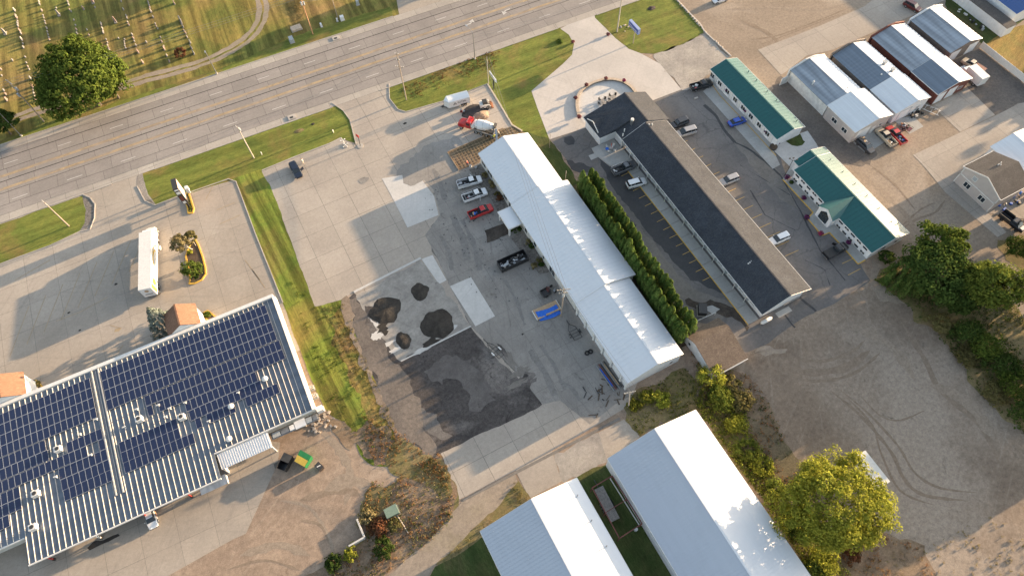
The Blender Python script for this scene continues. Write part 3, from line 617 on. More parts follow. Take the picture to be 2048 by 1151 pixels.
def shingle(name, c1, c2):
    m, n, b = _new(name); co = _coord(n)
    br = n.nodes.new('ShaderNodeTexBrick'); br.inputs['Scale'].default_value = 1.0
    br.inputs['Brick Width'].default_value = .33; br.inputs['Row Height'].default_value = .2; br.inputs['Mortar Size'].default_value = .012
    br.inputs['Color1'].default_value = _rgb(c1); br.inputs['Color2'].default_value = _rgb(c2); br.inputs['Mortar'].default_value = _rgb(tuple(v*.6 for v in c1))
    n.links.new(co, br.inputs['Vector'])
    g = _noise(n, co, .35, 6, .65); f = _noise(n, co, 9, 3, .8)
    vm = n.nodes.new('ShaderNodeVectorMath'); vm.operation = 'SCALE'; n.links.new(br.outputs['Color'], vm.inputs[0])
    mm = n.nodes.new('ShaderNodeMath'); mm.operation = 'MULTIPLY'; n.links.new(_ramp(n, g, .3, .7, .82, 1.18), mm.inputs[0]); n.links.new(_ramp(n, f, .3, .7, .7, 1.3), mm.inputs[1])
    n.links.new(mm.outputs[0], vm.inputs['Scale']); n.links.new(vm.outputs[0], b.inputs['Base Color'])
    b.inputs['Roughness'].default_value = .9; b.inputs['Specular IOR Level'].default_value = .12; _bump(n, b, f, .6, .02)
shingle('shingle_dark', (.044, .050, .062), (.064, .068, .076))
shingle('shingle_brown', (.135, .105, .085), (.175, .14, .11))
shingle('shingle_grey', (.085, .080, .075), (.11, .10, .095))
shingle('shingle_rust', (.185, .105, .072), (.235, .14, .095))
plain('siding_white', (.66, .67, .68), .6, var=.05, nscale=1.0)
plain('siding_tan', (.42, .38, .36), .7, var=.04, nscale=1.0)
plain('block_pale', (.50, .49, .46), .85, var=.08, nscale=1.2)
plain('block_white', (.62, .62, .60), .85, var=.10, nscale=1.0)
plain('brick_red', (.16, .05, .035), .85, var=.12, nscale=2)
plain('block_brown', (.17, .14, .12), .85, var=.10, nscale=1.5)
plain('trim_white', (.62, .615, .595), .5, var=.06)
plain('trim_dark', (.035, .035, .035), .5)
plain('red_steel', (.28, .035, .03), .5)
plain('rust_steel', (.17, .055, .045), .7, var=.2)
plain('steel', (.30, .31, .32), .4, .7)
plain('door_grey', (.33, .36, .38), .5)
glass('window_glass')

def roof_plane(parent, a, b, c, d, mat, th=.14, name='roof_slope', wavy=0.0, per=1.0):
    """a-b eave, d-c ridge; solid sheet th thick. wavy = corrugation depth running eave to ridge"""
    a, b, c, d = map(Vector, (a, b, c, d)); nrm = (b-a).cross(d-a).normalized()
    if nrm.z < 0: nrm = -nrm
    m = MB()
    if not wavy:
        lo = [v-nrm*th for v in (a, b, c, d)]
        m.add([a, b, c, d]+lo, [(0,1,2,3),(7,6,5,4),(0,4,5,1),(1,5,6,2),(2,6,7,3),(3,7,4,0)])
    else:
        L = (b-a).length; n = max(4, int(L/per*8)); vs = []; fs = []
        for i in range(n+1):
            t = i/n; w = nrm*(wavy*math.sin(2*math.pi*L*t/per)+wavy*.8*math.sin(L*t*1.31+1))
            vs += [a.lerp(b, t)+w, d.lerp(c, t)+w, d.lerp(c, t)-nrm*th, a.lerp(b, t)-nrm*th]
        for i in range(n):
            k = 4*i
            for e in range(4): fs.append((k+e, k+4+e, k+4+(e+1) % 4, k+(e+1) % 4))
        fs += [(0,1,2,3), (4*n+3, 4*n+2, 4*n+1, 4*n)]
        m.add(vs, fs)
    o = m.build(name, mat, parent)
    if (b-a).cross(d-a).z < 0: o.data.flip_normals()
    return o
def ribs(parent, a, b, c, d, step, h=.03, w=.05, mat='roof_white', stuff=True, off=.5):
    a, b, c, d = map(Vector, (a, b, c, d)); L = (b-a).length; n = int(L/step); nrm = (b-a).cross(d-a).normalized()
    if nrm.z < 0: nrm = -nrm
    m = MB()
    for i in range(n):
        t = (i+off)*step/L
        if t > .995: break
        p, q = a.lerp(b, t)+nrm*h*.4, d.lerp(c, t)+nrm*h*.4
        if stuff: m.obox(p, q, w, h)
        else: MB().obox(p, q, w, h).build('roof_rib', mat, parent)
    if stuff and m.v: tag(m.build('roof_ribs', mat, parent), kind='stuff')
def gable_y(name, label, cat, x0, x1, y0, y1, ez, rz, rx, roof, wall, ov=.3, group=None, roofE=None, ez1=None, wavy=0, rib=0, th=.12, root=None, trim='trim_white', pfx=''):
    """gabled block, ridge along Y"""
    t = root or thing(name, label, cat, ((x0+x1)/2, y0, 0), 0, group)
    O = Matrix.Translation(-Vector(t.location))
    ez1 = ez if ez1 is None else ez1
    m = MB(); m.T = O; wx0, wx1, wy0, wy1 = x0+ov, x1-ov, y0+ov*.5, y1-ov*.5
    def zr(x): return ez+(rz-ez)*(x-x0)/(rx-x0) if x < rx else ez1+(rz-ez1)*(x1-x)/(x1-rx)
    e = th+.01
    prof = [(wx0, 0), (wx1, 0), (wx1, zr(wx1)-e), (rx, rz-e), (wx0, zr(wx0)-e)]
    m.add([(x, wy0, z) for x, z in prof]+[(x, wy1, z) for x, z in prof], [(0,1,2,3,4),(9,8,7,6,5)]+[(i, i+5, (i+1) % 5+5, (i+1) % 5) for i in range(5)])
    m.build('wall', wall, t)
    off = Vector(t.location)
    W_ = [Vector(q)-off for q in ((x0,y0,ez),(x0,y1,ez),(rx,y1,rz),(rx,y0,rz))]
    E_ = [Vector(q)-off for q in ((x1,y0,ez1),(x1,y1,ez1),(rx,y1,rz),(rx,y0,rz))]
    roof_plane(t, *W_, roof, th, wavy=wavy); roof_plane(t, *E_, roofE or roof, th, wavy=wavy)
    if rib: ribs(t, *W_, rib, mat=roof); ribs(t, *E_, rib, mat=roofE or roof)
    m = MB(); m.T = O; m.obox((rx, y0-.02, rz+.02), (rx, y1+.02, rz+.02), .32, .05); m.build('ridge_cap', roofE or roof, t)
    if trim:
        m = MB(); m.T = O
        for yy in (y0-.04, y1+.04):
            m.obox((x0, yy, ez-.09), (rx, yy, rz-.09), .06, .22); m.obox((x1, yy, ez1-.09), (rx, yy, rz-.09), .06, .22)
        m.obox((x0-.05, y0, ez-.08), (x0-.05, y1, ez-.08), .09, .14); m.obox((x1+.05, y0, ez1-.08), (x1+.05, y1, ez1-.08), .09, .14)
        m.build('fascia', trim, t)
    return t
def opening(t, kind, face, u0, u1, z0, z1, pos, frame='trim_white', pane='window_glass', split=0, fw=.08):
    """window or door on a wall; face 'W','E' (wall at x=pos, u along y) or 'S','N' (wall at y=pos, u along x)"""
    off = Vector(t.location); s = -1 if face in 'WS' else 1
    def bx(m, a0, a1, c0, c1, d0, d1):
        p0, p1 = pos+s*d0, pos+s*d1; p0, p1 = min(p0, p1), max(p0, p1)
        if face in 'WE': m.box(p0-off.x, p1-off.x, a0-off.y, a1-off.y, c0, c1)
        else: m.box(a0-off.x, a1-off.x, p0-off.y, p1-off.y, c0, c1)
    m = MB()
    bx(m, u0-fw, u1+fw, z1, z1+fw, -.05, .06); bx(m, u0-fw, u1+fw, z0-fw, z0, -.05, .06)
    bx(m, u0-fw, u0, z0, z1, -.05, .06); bx(m, u1, u1+fw, z0, z1, -.05, .06)
    for k in range(split):
        u = u0+(u1-u0)*(k+1)/(split+1); bx(m, u-.04, u+.04, z0, z1, -.05, .05)
    if kind == 'window':
        f = m.build('window', frame, t); p = MB(); bx(p, u0+.003, u1-.003, z0+.003, z1-.003, -.04, .025); p.build('pane', pane, f)
    else:
        p = MB(); bx(p, u0+.003, u1-.003, z0+.003, z1-.003, -.04, .035); f = p.build(kind, pane, t); m.build('door_frame', frame, f)
def box_part(t, name, mat, x0, x1, y0, y1, z0, z1):
    o = Vector(t.location); return MB().box(x0-o.x, x1-o.x, y0-o.y, y1-o.y, z0, z1).build(name, mat, t)

# ================================================================== LONG WHITE WORKSHOP (centre)
t = gable_y('long_workshop', 'long white metal-roofed workshop in three joined sections beside the row of arborvitae', 'building', 38.55, 51.3, 77.3, 93.5, 3.45, 5.72, 45.0, 'roof_white', 'block_pale', rib=.9)
gable_y('', '', '', 38.35, 52.35, 49.95, 77.25, 3.6, 5.95, 45.1, 'roof_white', 'block_pale', root=t, rib=.9)
gable_y('', '', '', 38.3, 50.85, 31.0, 49.9, 3.55, 5.72, 44.75, 'roof_white', 'siding_white', root=t, rib=.9)
for y0, y1, z0, z1 in ((90.6, 92.4, 1.0, 2.6), (87.3, 89.6, 1.0, 2.6), (80.2, 81.8, 1.0, 2.6), (78.3, 79.3, .1, 2.5), (70.5, 71.5, 1, 2.4), (66.5, 67.6, 1, 2.4), (63, 63.7, 1.2, 2.2), (58.6, 60.8, .3, 2.6)):
    opening(t, 'window', 'W', y0, y1, z0, z1, 38.65 if y0 < 77 else 38.85, split=1 if y1-y0 > 1.4 else 0)
for y in (47.5, 44.4, 41.2, 38, 34.8):
    opening(t, 'overhead_door', 'W', y-1.25, y+1.25, .05, 2.7, 38.6, pane='siding_white', frame='door_grey', fw=.06)
for y in (49.2, 46, 42.8, 39.6, 36.4, 33, 31.2): box_part(t, 'pilaster', 'block_white', 38.28, 38.6, y-.22, y+.22, 0, 3.1)
for k in range(9): box_part(t, 'wall_lamp', 'trim_dark', 38.42, 38.6, 32.6+1.95*k, 33.0+1.95*k, 2.75, 2.9)
opening(t, 'door', 'S', 46.0, 47.0, .05, 2.1, 31.15, pane='trim_white')
opening(t, 'window', 'S', 48.2, 48.9, 1.1, 2.1, 31.15)
# entrance canopy
cv = thing('entrance_canopy', 'flat white entrance canopy on two posts in front of the long workshop', 'canopy', (36.9, 74.8, 0))
m = MB(); m.box(-1.75, 1.45, -2.5, 2.6, 2.75, 2.9); m.build('roof', 'roof_white', cv)
m = MB(); m.box(-1.8, -1.7, -2.55, 2.65, 2.62, 2.97); m.box(-1.7, 1.45, -2.56, -2.46, 2.62, 2.97); m.box(-1.7, 1.45, 2.56, 2.66, 2.62, 2.97); m.build('fascia', 'trim_white', cv)
for y in (-2.2, 2.3): m = MB(); m.box(-1.6, -1.25, y-.17, y+.17, 0, 2.73); m.build('post', 'trim_white', cv)

# ================================================================== MOTEL (dark shingle roof)
t = gable_y('motel_wing', 'long motel wing with dark shingle roof and covered walkway, parking bays along both sides', 'building', 69.4, 81.55, 30.7, 81.6, 3.05, 5.67, 75.3, 'shingle_dark', 'siding_white', ov=1.0, th=.16)
gable_y('', '', '', 69.35, 82.3, 81.65, 91.6, 3.05, 5.85, 75.9, 'shingle_dark', 'siding_white', ov=.5, th=.16, root=t, trim=None)
off = Vector(t.location)
# hipped office wing to the west
hz = 5.0
m = MB(); m.box(65.6, 75, 84.9, 91.2, 0, 2.9); m.T = None
m.v = [tuple(Vector(v)-off) for v in m.v]; m.build('wall', 'siding_white', t)
A, B, Cc, D = (65.1,84.35,3.1), (65.1,91.75,3.1), (69.9,88.05,hz), (75.6,88.05,hz+.45)
m = MB(); m.add([A, B, Cc, D, (75.6, 84.35, 3.1+2.45), (75.6, 91.75, 3.1+2.35), (65.1,84.35,2.95), (65.1,91.75,2.95), (75.6,84.35,2.95),(75.6,91.75,2.95)],
    [(0,2,1),(0,4,3,2),(1,2,3,5),(0,1,7,6),(0,6,8,4),(1,5,9,7)])
m.v = [tuple(Vector(v)-off) for v in m.v]; m.build('roof_slope', 'shingle_dark', t)
m = MB(); m.v = []
for a_, b_ in (((65.05,84.3,3.02),(65.05,91.8,3.02)), ((65.05,84.3,3.02),(69.35,84.3,3.02)), ((65.05,91.8,3.02),(72.0,91.8,3.02)), ((69.3,84.3,3.0),(69.3,81.6,3.0))): m.obox(a_, b_, .1, .2)
m.v = [tuple(Vector(v)-off) for v in m.v]; m.build('fascia', 'trim_white', t)
# entrance gable on the hip
m = MB(); g0, g1, ga = (65.6,90.6,3.25), (65.6,85.9,3.25), (65.6,88.3,4.5)
m.add([g0, g1, ga, (69.4,88.3,4.55), (66.4,90.6,3.4), (66.4,85.9,3.4)], [(0,2,3,4),(1,5,3,2),(0,1,2)]); m.v = [tuple(Vector(v)-off) for v in m.v]; m.build('entrance_gable', 'shingle_dark', t)
m = MB(); m.obox((65.55,90.7,3.3), (65.55,88.3,4.6), .16, .16); m.obox((65.55,85.8,3.3), (65.55,88.3,4.6), .16, .16); m.v = [tuple(Vector(v)-off) for v in m.v]; m.build('gable_trim', 'trim_white', t)
for i in range(14):
    y = 33.5+3.55*i
    opening(t, 'window', 'W', y, y+1.3, .9, 2.2, 70.4, split=1); opening(t, 'door', 'W', y+1.75, y+2.6, .15, 2.2, 70.4, pane='door_grey')
    MB().box(69.5-off.x, 69.62-off.x, y+2.0-off.y, y+2.12-off.y, .14, 3.0).build('post', 'trim_white', t)
for i in range(13):
    y = 33+3.7*i; opening(t, 'window', 'E', y, y+1.3, .9, 2.2, 80.55, split=1)
for u in (71.6, 72.1, 72.6, 75.2, 75.7, 76.2): opening(t, 'window', 'S', u, u+.28, 3.3, 3.9, 31.2, fw=.03, pane='trim_dark')
box_part(t, 'laundry_vent', 'steel', 76.0, 80, 30.9, 31.12, .4, .6)
w = sheet('motel_walkway', [(67.3, 31.0), (69.9, 31.0), (69.9, 81.5), (67.3, 81.5)], 'kerb', 10, px=False)
for k in range(13):
    MB().box(67.34, 69.85, 31.05+3.9*k, 31.0+3.9*k+3.83, .01, .14).build('walkway_slab', 'walk_concrete', w)
MB().box(67.17, 67.33, 31, 81.5, 0, .145).build('kerb_line', 'kerb_yellow', w)
w = sheet('motel_patio', [(66.9, 77.5), (69.5, 77.5), (69.5, 84.9), (63.5, 84.9), (63.2, 82.8), (64.4, 78.2)], 'kerb', 11, px=False)
slabs('patio_slab', w, [(67.2, 77.6), (69.6, 77.6), (69.6, 84.8), (63.6, 84.8), (63.3, 82.8), (64.5, 78.3)], 0, [60, 63.2, 65.3, 67.4, 69.6, 72], [75, 77.5, 79.6, 81.7, 83.8, 86], .03, 39, 'walk_concrete', 3, minarea=.2)
MB().box(67.0, 67.12, 77.3, 77.45, 0, 1); sheet('patio_step', [(61.6,81.9),(63.6,81.9),(63.8,83.2),(61.8,83.4)], 'walk_concrete', 12, px=False)
rl = thing('patio_railing', 'low white railing along the south edge of the motel patio', 'railing', (65.8, 77.4, 0))
m = MB(); m.box(-1.7, 1.5, -.05, .05, .95, 1.03); m.build('rail', 'trim_white', rl)
for k in range(9): MB().box(-1.7+.39*k, -1.66+.39*k, -.03, .03, .1, .94).build('baluster', 'trim_white', rl)
# roof fittings
def roofthing(kind, label, cat, p, parts, group=None):
    tt = thing(kind, label, cat, p, 0, group)
    for nm, mt, fn in parts: m = MB(); fn(m); m.build(nm, mt, tt)
    return tt
q = P(1263,248,4.6); box_part(t, 'flue', 'steel', q.x-.25, q.x+.25, q.y-.25, q.y+.25, 4.2, 5.9); 
m = MB(); m.tube((q.x-off.x, q.y-off.y, 5.9), (q.x-off.x, q.y-off.y, 6.3), .38, .38, 10); m.build('flue_cap', 'trim_white', t)
for px_, py_, z_ in ((1249,260,4.3), (1246,269,4.0), (1298,250,5.6), (1304,249,5.5), (1499,526,4.6), (1502,523,4.7), (1496,528,4.5)):
    q = P(px_, py_, z_); m = MB(); m.tube((q.x-off.x, q.y-off.y, z_-.5), (q.x-off.x, q.y-off.y, z_+.35), .14, .14, 8); m.build('roof_vent', 'trim_white', t)
pr = [sheet('propane_pad', [(73.6,29.3),(77,29.3),(77,30.5),(73.6,30.5)], 'walk_concrete', 12, px=False)]
bt = thing('white_tank', 'long white tank lying on the ground at the south gable of the motel', 'tank', (70.8, 29.9, 0))
m = MB(); m.tube((-1.0, 0, .5), (1.0, 0, .5), .38, .38, 12); m.ball((-1, 0, .5), .38, 10, 6); m.ball((1, 0, .5), .38, 10, 6); m.build('tank_shell', 'trim_white', bt, smooth=True)
m = MB(); m.box(-.8, -.65, -.3, .3, 0, .2); m.box(.65, .8, -.3, .3, 0, .2); m.build('cradle', 'steel', bt)

# semicircular stone terrace north of the office
cx, cy, R_ = P(1214, 214).x, P(1214, 214).y, 0
ring = [P(*q) for q in [(1157,232),(1153,212),(1156,192),(1166,179),(1184,168),(1206,161),(1226,160),(1246,165),(1262,175),(1272,188)]]
sheet('terrace', [tuple(p[:2]) for p in ring]+[tuple(P(1262,195)[:2]), (74, 92.4), (66, 92.4)], 'new_concrete', 14, px=False)
wl = thing('terrace_wall', 'low curved stone block wall around the motel terrace', 'wall', tuple(ring[4]))
fine = []
for a, b in zip(ring, ring[1:]):
    for k in range(6): fine.append(a.lerp(b, k/6))
fine.append(ring[-1])
# smooth the ring
for _ in range(6): fine = [fine[0]]+[(fine[i-1]+fine[i]*2+fine[i+1])/4 for i in range(1, len(fine)-1)]+[fine[-1]]
plain('stone_cap', (.47, .38, .29), .85, var=.12, nscale=2); plain('stone_block', (.17, .145, .12), .9, var=.2, nscale=4)
oo = Vector(wl.location)
for i in range(0, len(fine)-1):
    a, b = fine[i]-oo, fine[i+1]-oo; d = (b-a)*.02
    MB().obox((a.x+d.x, a.y+d.y, .22), (b.x-d.x, b.y-d.y, .22), .55, .42).build('block', 'stone_block', wl)
    MB().obox((a.x+d.x*.5, a.y+d.y*.5, .48), (b.x-d.x*.5, b.y-d.y*.5, .48), .72, .09).build('cap_stone', 'stone_cap', wl)

# ================================================================== GREEN-ROOFED MOTEL BLOCKS
t = gable_y('green_roof_block', 'narrow motel block with teal green metal roof and white doors, northern of the two', 'building', 100.3, 108.4, 64.75, 90.3, 2.95, 4.15, 104.65, 'roof_green', 'siding_white', ov=.45, rib=.95, trim='trim_white')
for i in range(8):
    y = 66.2+3.05*i
    opening(t, 'door', 'W', y, y+.85, .12, 2.15, 100.75, pane='trim_white', frame='door_grey', fw=.05); opening(t, 'window', 'W', y+1.2, y+2.5, .9, 2.0, 100.75, split=1)
for px_, py_ in ((1497,143),(1513,160),(1535,182),(1553,200),(1594,241)):
    q = P(px_, py_, 3.5); m = MB(); o_ = Vector(t.location); m.tube((q.x-o_.x, q.y-o_.y, 3.2), (q.x-o_.x, q.y-o_.y, 3.85), .09, .09, 6); m.build('roof_vent', 'steel', t)
t = gable_y('green_roof_hall', 'teal green metal-roofed block with front gable and large window, southern of the two', 'building', 98.0, 108.3, 31.4, 56.0, 2.95, 4.40, 103.6, 'roof_green', 'siding_white', ov=.4, rib=.95)
gable_y('', '', '', 99.6, 108.3, 56.02, 58.0, 2.95, 4.36, 103.6, 'roof_green', 'siding_white', ov=.4, root=t, rib=.95)
o_ = Vector(t.location)
m = MB(); yc = 43.55; m.add([(96.15,yc,4.55),(103.3,yc,4.55),(98.2,yc+2.3,3.05),(96.15,yc+2.3,3.05),(98.2,yc-2.3,3.05),(96.15,yc-2.3,3.05)], [(0,3,2,1),(0,1,4,5)])
m.v = [tuple(Vector(v)-o_) for v in m.v]; m.build('front_gable_roof', 'roof_green', t)
m = MB(); pf = [(yc-2.0, 0), (yc+2.0, 0), (yc+2.0, 3.0), (yc, 4.42), (yc-2.0, 3.0)]
m.add([(96.4, y, z) for y, z in pf]+[(98.6, y, z) for y, z in pf], [(0,1,2,3,4),(9,8,7,6,5)]+[(i, i+5, (i+1) % 5+5, (i+1) % 5) for i in range(5)])
m.v = [tuple(Vector(v)-o_) for v in m.v]; m.build('front_gable', 'siding_white', t)
m = MB(); pf = [(yc-1.2, .4), (yc+1.2, .4), (yc+1.2, 2.4), (yc, 3.4), (yc-1.2, 2.4)]
m.add([(96.34, y, z) for y, z in pf]+[(96.39, y, z) for y, z in pf], [(0,4,3,2,1),(9,8,7,6,5)][:1]+[(i, i+5, (i+1) % 5+5, (i+1) % 5) for i in range(5)])
m.v = [tuple(Vector(v)-o_) for v in m.v]; m.build('gable_window', 'window_glass', t)
m = MB()
for y in (yc-.4, yc+.4): m.box(96.28, 96.35, y-.04, y+.04, .4, 3.0)
m.box(96.28, 96.35, yc-1.2, yc+1.2, 1.6, 1.68); m.v = [tuple(Vector(v)-o_) for v in m.v]; m.build('glazing_bar', 'trim_dark', t)
for ys in ([46.6+1.9*i for i in range(5)], [32.6+1.85*i for i in range(5)]):
    for k, y in enumerate(ys):
        opening(t, 'window', 'W', y, y+1.15, 1.75, 2.5, 98.4, split=k % 2, fw=.06); opening(t, 'window', 'W', y, y+1.1, .25, .85, 98.4, fw=.05, split=(k+1) % 2)
opening(t, 'window', 'S', 101.5, 102.6, 1.0, 2.1, 31.6); opening(t, 'window', 'S', 105, 106, 1.0, 2.1, 31.6)
for px_, py_ in ((1661,319),(1686,343),(1710,367),(1734,391),(1758,416),(1783,443),(1796,446)):
    q = P(px_, py_, 3.6); m = MB(); m.tube((q.x-o_.x, q.y-o_.y, 3.2), (q.x-o_.x, q.y-o_.y, 3.9), .08, .08, 6); m.build('roof_vent', 'steel', t)
# kerbed walkways
def walkway(name, poly, step, mat='walk_concrete', h=.13, kerb=None, ang=0.0, seed=0):
    w = sheet(name, px_poly(poly), 'kerb', 9, px=False)
    pp = px_poly(poly)
    xs = [min(p[0] for p in pp)-.01, max(p[0] for p in pp)+.01]; y0 = min(p[1] for p in pp)-.01
    us = [xs[0]+i*step for i in range(int((xs[1]-xs[0])/step)+2)]; vs_ = [y0+i*step for i in range(60)]
    c = slabs('walkway_slab', w, pp, ang, us, vs_, .03, 20, mat, seed, minarea=.2)
    if kerb: pline('kerb_line', kerb, .22, .10, 'kerb_yellow', par=w)
    return w
walkway('green_block_walkway', [(1406,183),(1432,162),(1436,155),(1562,280),(1546,300),(1560,330),(1545,338)], 3.2, kerb=None, seed=3)
sheet('parking_line', ribbon([(1424,170),(1440,192),(1500,255),(1552,312)], .12, -.12), 'paint_yellow', 23, px=False)
walkway('hall_walkway', [(1565,358),(1582,332),(1606,345),(1640,405),(1660,425),(1735,515),(1729,520),(1716,527),(1659,464),(1644,470),(1615,437),(1626,425)], 2.6, kerb=[(1565,359),(1626,425),(1615,437),(1644,471),(1659,465),(1716,528),(1730,520)], seed=4)
walkway('patio_between_blocks', [(1546,300),(1562,280),(1615,262),(1641,300),(1606,325),(1605,345),(1580,334)], 2.4, mat='new_concrete', seed=5)
sheet('artificial_turf', [(1570,282),(1600,268),(1606,281),(1610,284),(1604,291),(1594,293),(1583,291)], 'lawn_green', 24, .05)

# ================================================================== SHEDS, north-east
def parapet(t, x0, x1, y, ez, rz, rx, mat):
    o = Vector(t.location); m = MB(); pf = [(x0-.2, 0), (x1+.2, 0), (x1+.2, ez+.5), (rx+1.2, rz+.35), (rx-1.2, rz+.35), (x0-.2, ez+.5)]
    n = len(pf); m.add([(x-o.x, y-o.y, z) for x, z in pf]+[(x-o.x, y+.3-o.y, z) for x, z in pf], [tuple(range(n)), tuple(range(2*n-1, n-1, -1))]+[(i, i+n, (i+1) % n+n, (i+1) % n) for i in range(n)])
    m.build('parapet', mat, t)
GR = 'workshop sheds in a row north-east'  # all sheds: paler east slopes carry the low sun's glare in their colour
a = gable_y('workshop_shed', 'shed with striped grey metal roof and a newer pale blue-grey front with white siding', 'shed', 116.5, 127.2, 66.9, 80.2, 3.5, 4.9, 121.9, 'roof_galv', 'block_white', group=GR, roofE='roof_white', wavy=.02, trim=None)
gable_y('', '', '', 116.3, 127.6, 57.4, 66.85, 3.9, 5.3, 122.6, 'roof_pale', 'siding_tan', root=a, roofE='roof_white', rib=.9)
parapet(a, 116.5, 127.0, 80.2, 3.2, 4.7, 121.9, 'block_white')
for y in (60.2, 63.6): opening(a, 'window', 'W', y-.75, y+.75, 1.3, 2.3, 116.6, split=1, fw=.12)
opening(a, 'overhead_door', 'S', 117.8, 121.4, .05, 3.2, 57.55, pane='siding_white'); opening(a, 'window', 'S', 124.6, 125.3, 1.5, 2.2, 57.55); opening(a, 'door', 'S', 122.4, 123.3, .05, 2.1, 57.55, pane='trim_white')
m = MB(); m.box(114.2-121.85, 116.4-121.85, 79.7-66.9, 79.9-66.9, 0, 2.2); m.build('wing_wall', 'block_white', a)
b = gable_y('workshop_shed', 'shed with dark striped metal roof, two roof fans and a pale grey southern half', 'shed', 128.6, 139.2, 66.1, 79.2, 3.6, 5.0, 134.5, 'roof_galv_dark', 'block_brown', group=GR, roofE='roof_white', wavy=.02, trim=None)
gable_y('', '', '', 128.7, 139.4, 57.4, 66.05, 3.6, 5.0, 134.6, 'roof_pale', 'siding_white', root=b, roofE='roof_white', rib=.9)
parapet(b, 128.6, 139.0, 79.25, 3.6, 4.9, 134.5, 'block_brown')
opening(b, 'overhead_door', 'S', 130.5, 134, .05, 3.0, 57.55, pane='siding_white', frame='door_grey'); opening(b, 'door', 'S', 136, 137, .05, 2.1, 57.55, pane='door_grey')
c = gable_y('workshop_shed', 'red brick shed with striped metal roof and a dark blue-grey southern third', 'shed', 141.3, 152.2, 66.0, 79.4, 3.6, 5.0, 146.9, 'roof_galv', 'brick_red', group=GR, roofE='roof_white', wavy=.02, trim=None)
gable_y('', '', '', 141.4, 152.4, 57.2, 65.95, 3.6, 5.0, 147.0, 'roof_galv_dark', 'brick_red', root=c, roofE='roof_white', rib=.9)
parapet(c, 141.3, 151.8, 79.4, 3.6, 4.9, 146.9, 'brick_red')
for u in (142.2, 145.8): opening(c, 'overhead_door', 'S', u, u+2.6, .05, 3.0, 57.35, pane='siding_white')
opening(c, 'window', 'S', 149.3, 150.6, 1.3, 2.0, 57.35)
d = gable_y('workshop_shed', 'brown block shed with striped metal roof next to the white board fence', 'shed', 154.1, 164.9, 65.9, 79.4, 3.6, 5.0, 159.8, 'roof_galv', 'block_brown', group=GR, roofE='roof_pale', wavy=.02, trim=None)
parapet(d, 154.1, 164.6, 79.4, 3.6, 4.9, 159.8, 'siding_white')
opening(d, 'overhead_door', 'S', 155.2, 158.2, .05, 3.0, 66.05, pane='siding_white'); opening(d, 'overhead_door', 'S', 161.2, 164.2, .05, 3.0, 66.05, pane='siding_white')
for sh, (px_, py_, hh) in ((a, (1626,166,4.3)), (b, (1761,152,4.3)), (a, (1694,178,4.8)), (c, (1868,106,4.6)), (d, (1924,86,4.0))):
    q = P(px_, py_, hh); o = Vector(sh.location); m = MB(); m.tube((q.x-o.x, q.y-o.y, hh-.6), (q.x-o.x, q.y-o.y, hh+.5), .14, .14, 8); m.ball((q.x-o.x, q.y-o.y, hh+.5), .22, 8, 5); m.build('roof_vent', 'trim_white', sh)
for px_, py_ in ((1770,124), (1786,138)):
    q = P(px_, py_, 5.2); o = Vector(b.location); m = MB(); m.tube((q.x-o.x, q.y-o.y, 4.2), (q.x-o.x, q.y-o.y, 5.2), .42, .42, 12); m.build('roof_fan', 'steel', b); 
    m = MB(); m.tube((q.x-o.x, q.y-o.y, 5.2), (q.x-o.x, q.y-o.y, 5.4), .62, .55, 12); m.build('fan_hood', 'door_grey', b)
# white block, blue-roofed building, board fence
t = thing('white_trailer_home', 'long low white prefab building with a flat brownish roof, top right corner', 'building', (175.6, 66, 0))
m = MB(); m.box(-1.6, 1.7, 0, 30, 0, 2.75); m.build('wall', 'siding_white', t); m = MB(); m.box(-1.7, 1.8, -.1, 30.1, 2.76, 2.9); m.build('roof', 'shingle_grey', t)
for k in range(24): MB().box(-1.64, -1.6, 1.2*k+.3, 1.2*k+.36, 0, 2.74).build('panel_seam', 'trim_white', t)
t = gable_y('blue_roof_building', 'white building with bright blue metal roof in the top right corner', 'building', 178.6, 196, 68, 98, 3.9, 5.6, 187, 'roof_blue', 'siding_white', rib=.9)
t = thing('board_fence', 'long white board fence between the dark gravel yard and the golden grass', 'fence', (166.6, 66.0, 0))
for k in range(28): MB().box(-.04, .04, -.0-2.0*k-1.96, -2.0*k, .08, 1.75).build('fence_panel', 'trim_white', t)
for k in range(29): MB().box(.045, .16, -2.0*k-.06, -2.0*k+.06, 0, 1.8).build('post', 'trim_white', t)

# ================================================================== TAN HOUSE, right edge
t = thing('tan_house', 'two-storey tan house with grey shingle gable roof at the right edge', 'house', (133.8, 28, 0))
X0, X1, Y0, Y1, E0, Rz = 129.4, 138.0, 28.1, 38.2, 4.9, 7.0
o = Vector(t.location); ym = (Y0+Y1)/2-.2
m = MB(); pf = [(Y0+.2, 0), (Y1-.2, 0), (Y1-.2, E0-.1), (ym, Rz-.16), (Y0+.2, E0-.1)]
m.add([(X0-o.x, y-o.y, z) for y, z in pf]+[(X1-.3-o.x, y-o.y, z) for y, z in pf], [(4,3,2,1,0),(5,6,7,8,9)]+[(i, (i+1) % 5, (i+1) % 5+5, i+5) for i in range(5)]); m.build('wall', 'siding_tan', t)
for y0_, s in ((Y0-.1, 0), (Y1+.1, 1)):
    roof_plane(t, (X0-.3-o.x, y0_-o.y, E0), (X1-o.x, y0_-o.y, E0), (X1-o.x, ym-o.y, Rz), (X0-.3-o.x, ym-o.y, Rz), 'shingle_grey', .15)
m = MB()
for y0_ in (Y0-.1, Y1+.1): m.obox((X0-.36-o.x, y0_-o.y, E0-.08), (X0-.36-o.x, ym-o.y, Rz-.08), .08, .24)
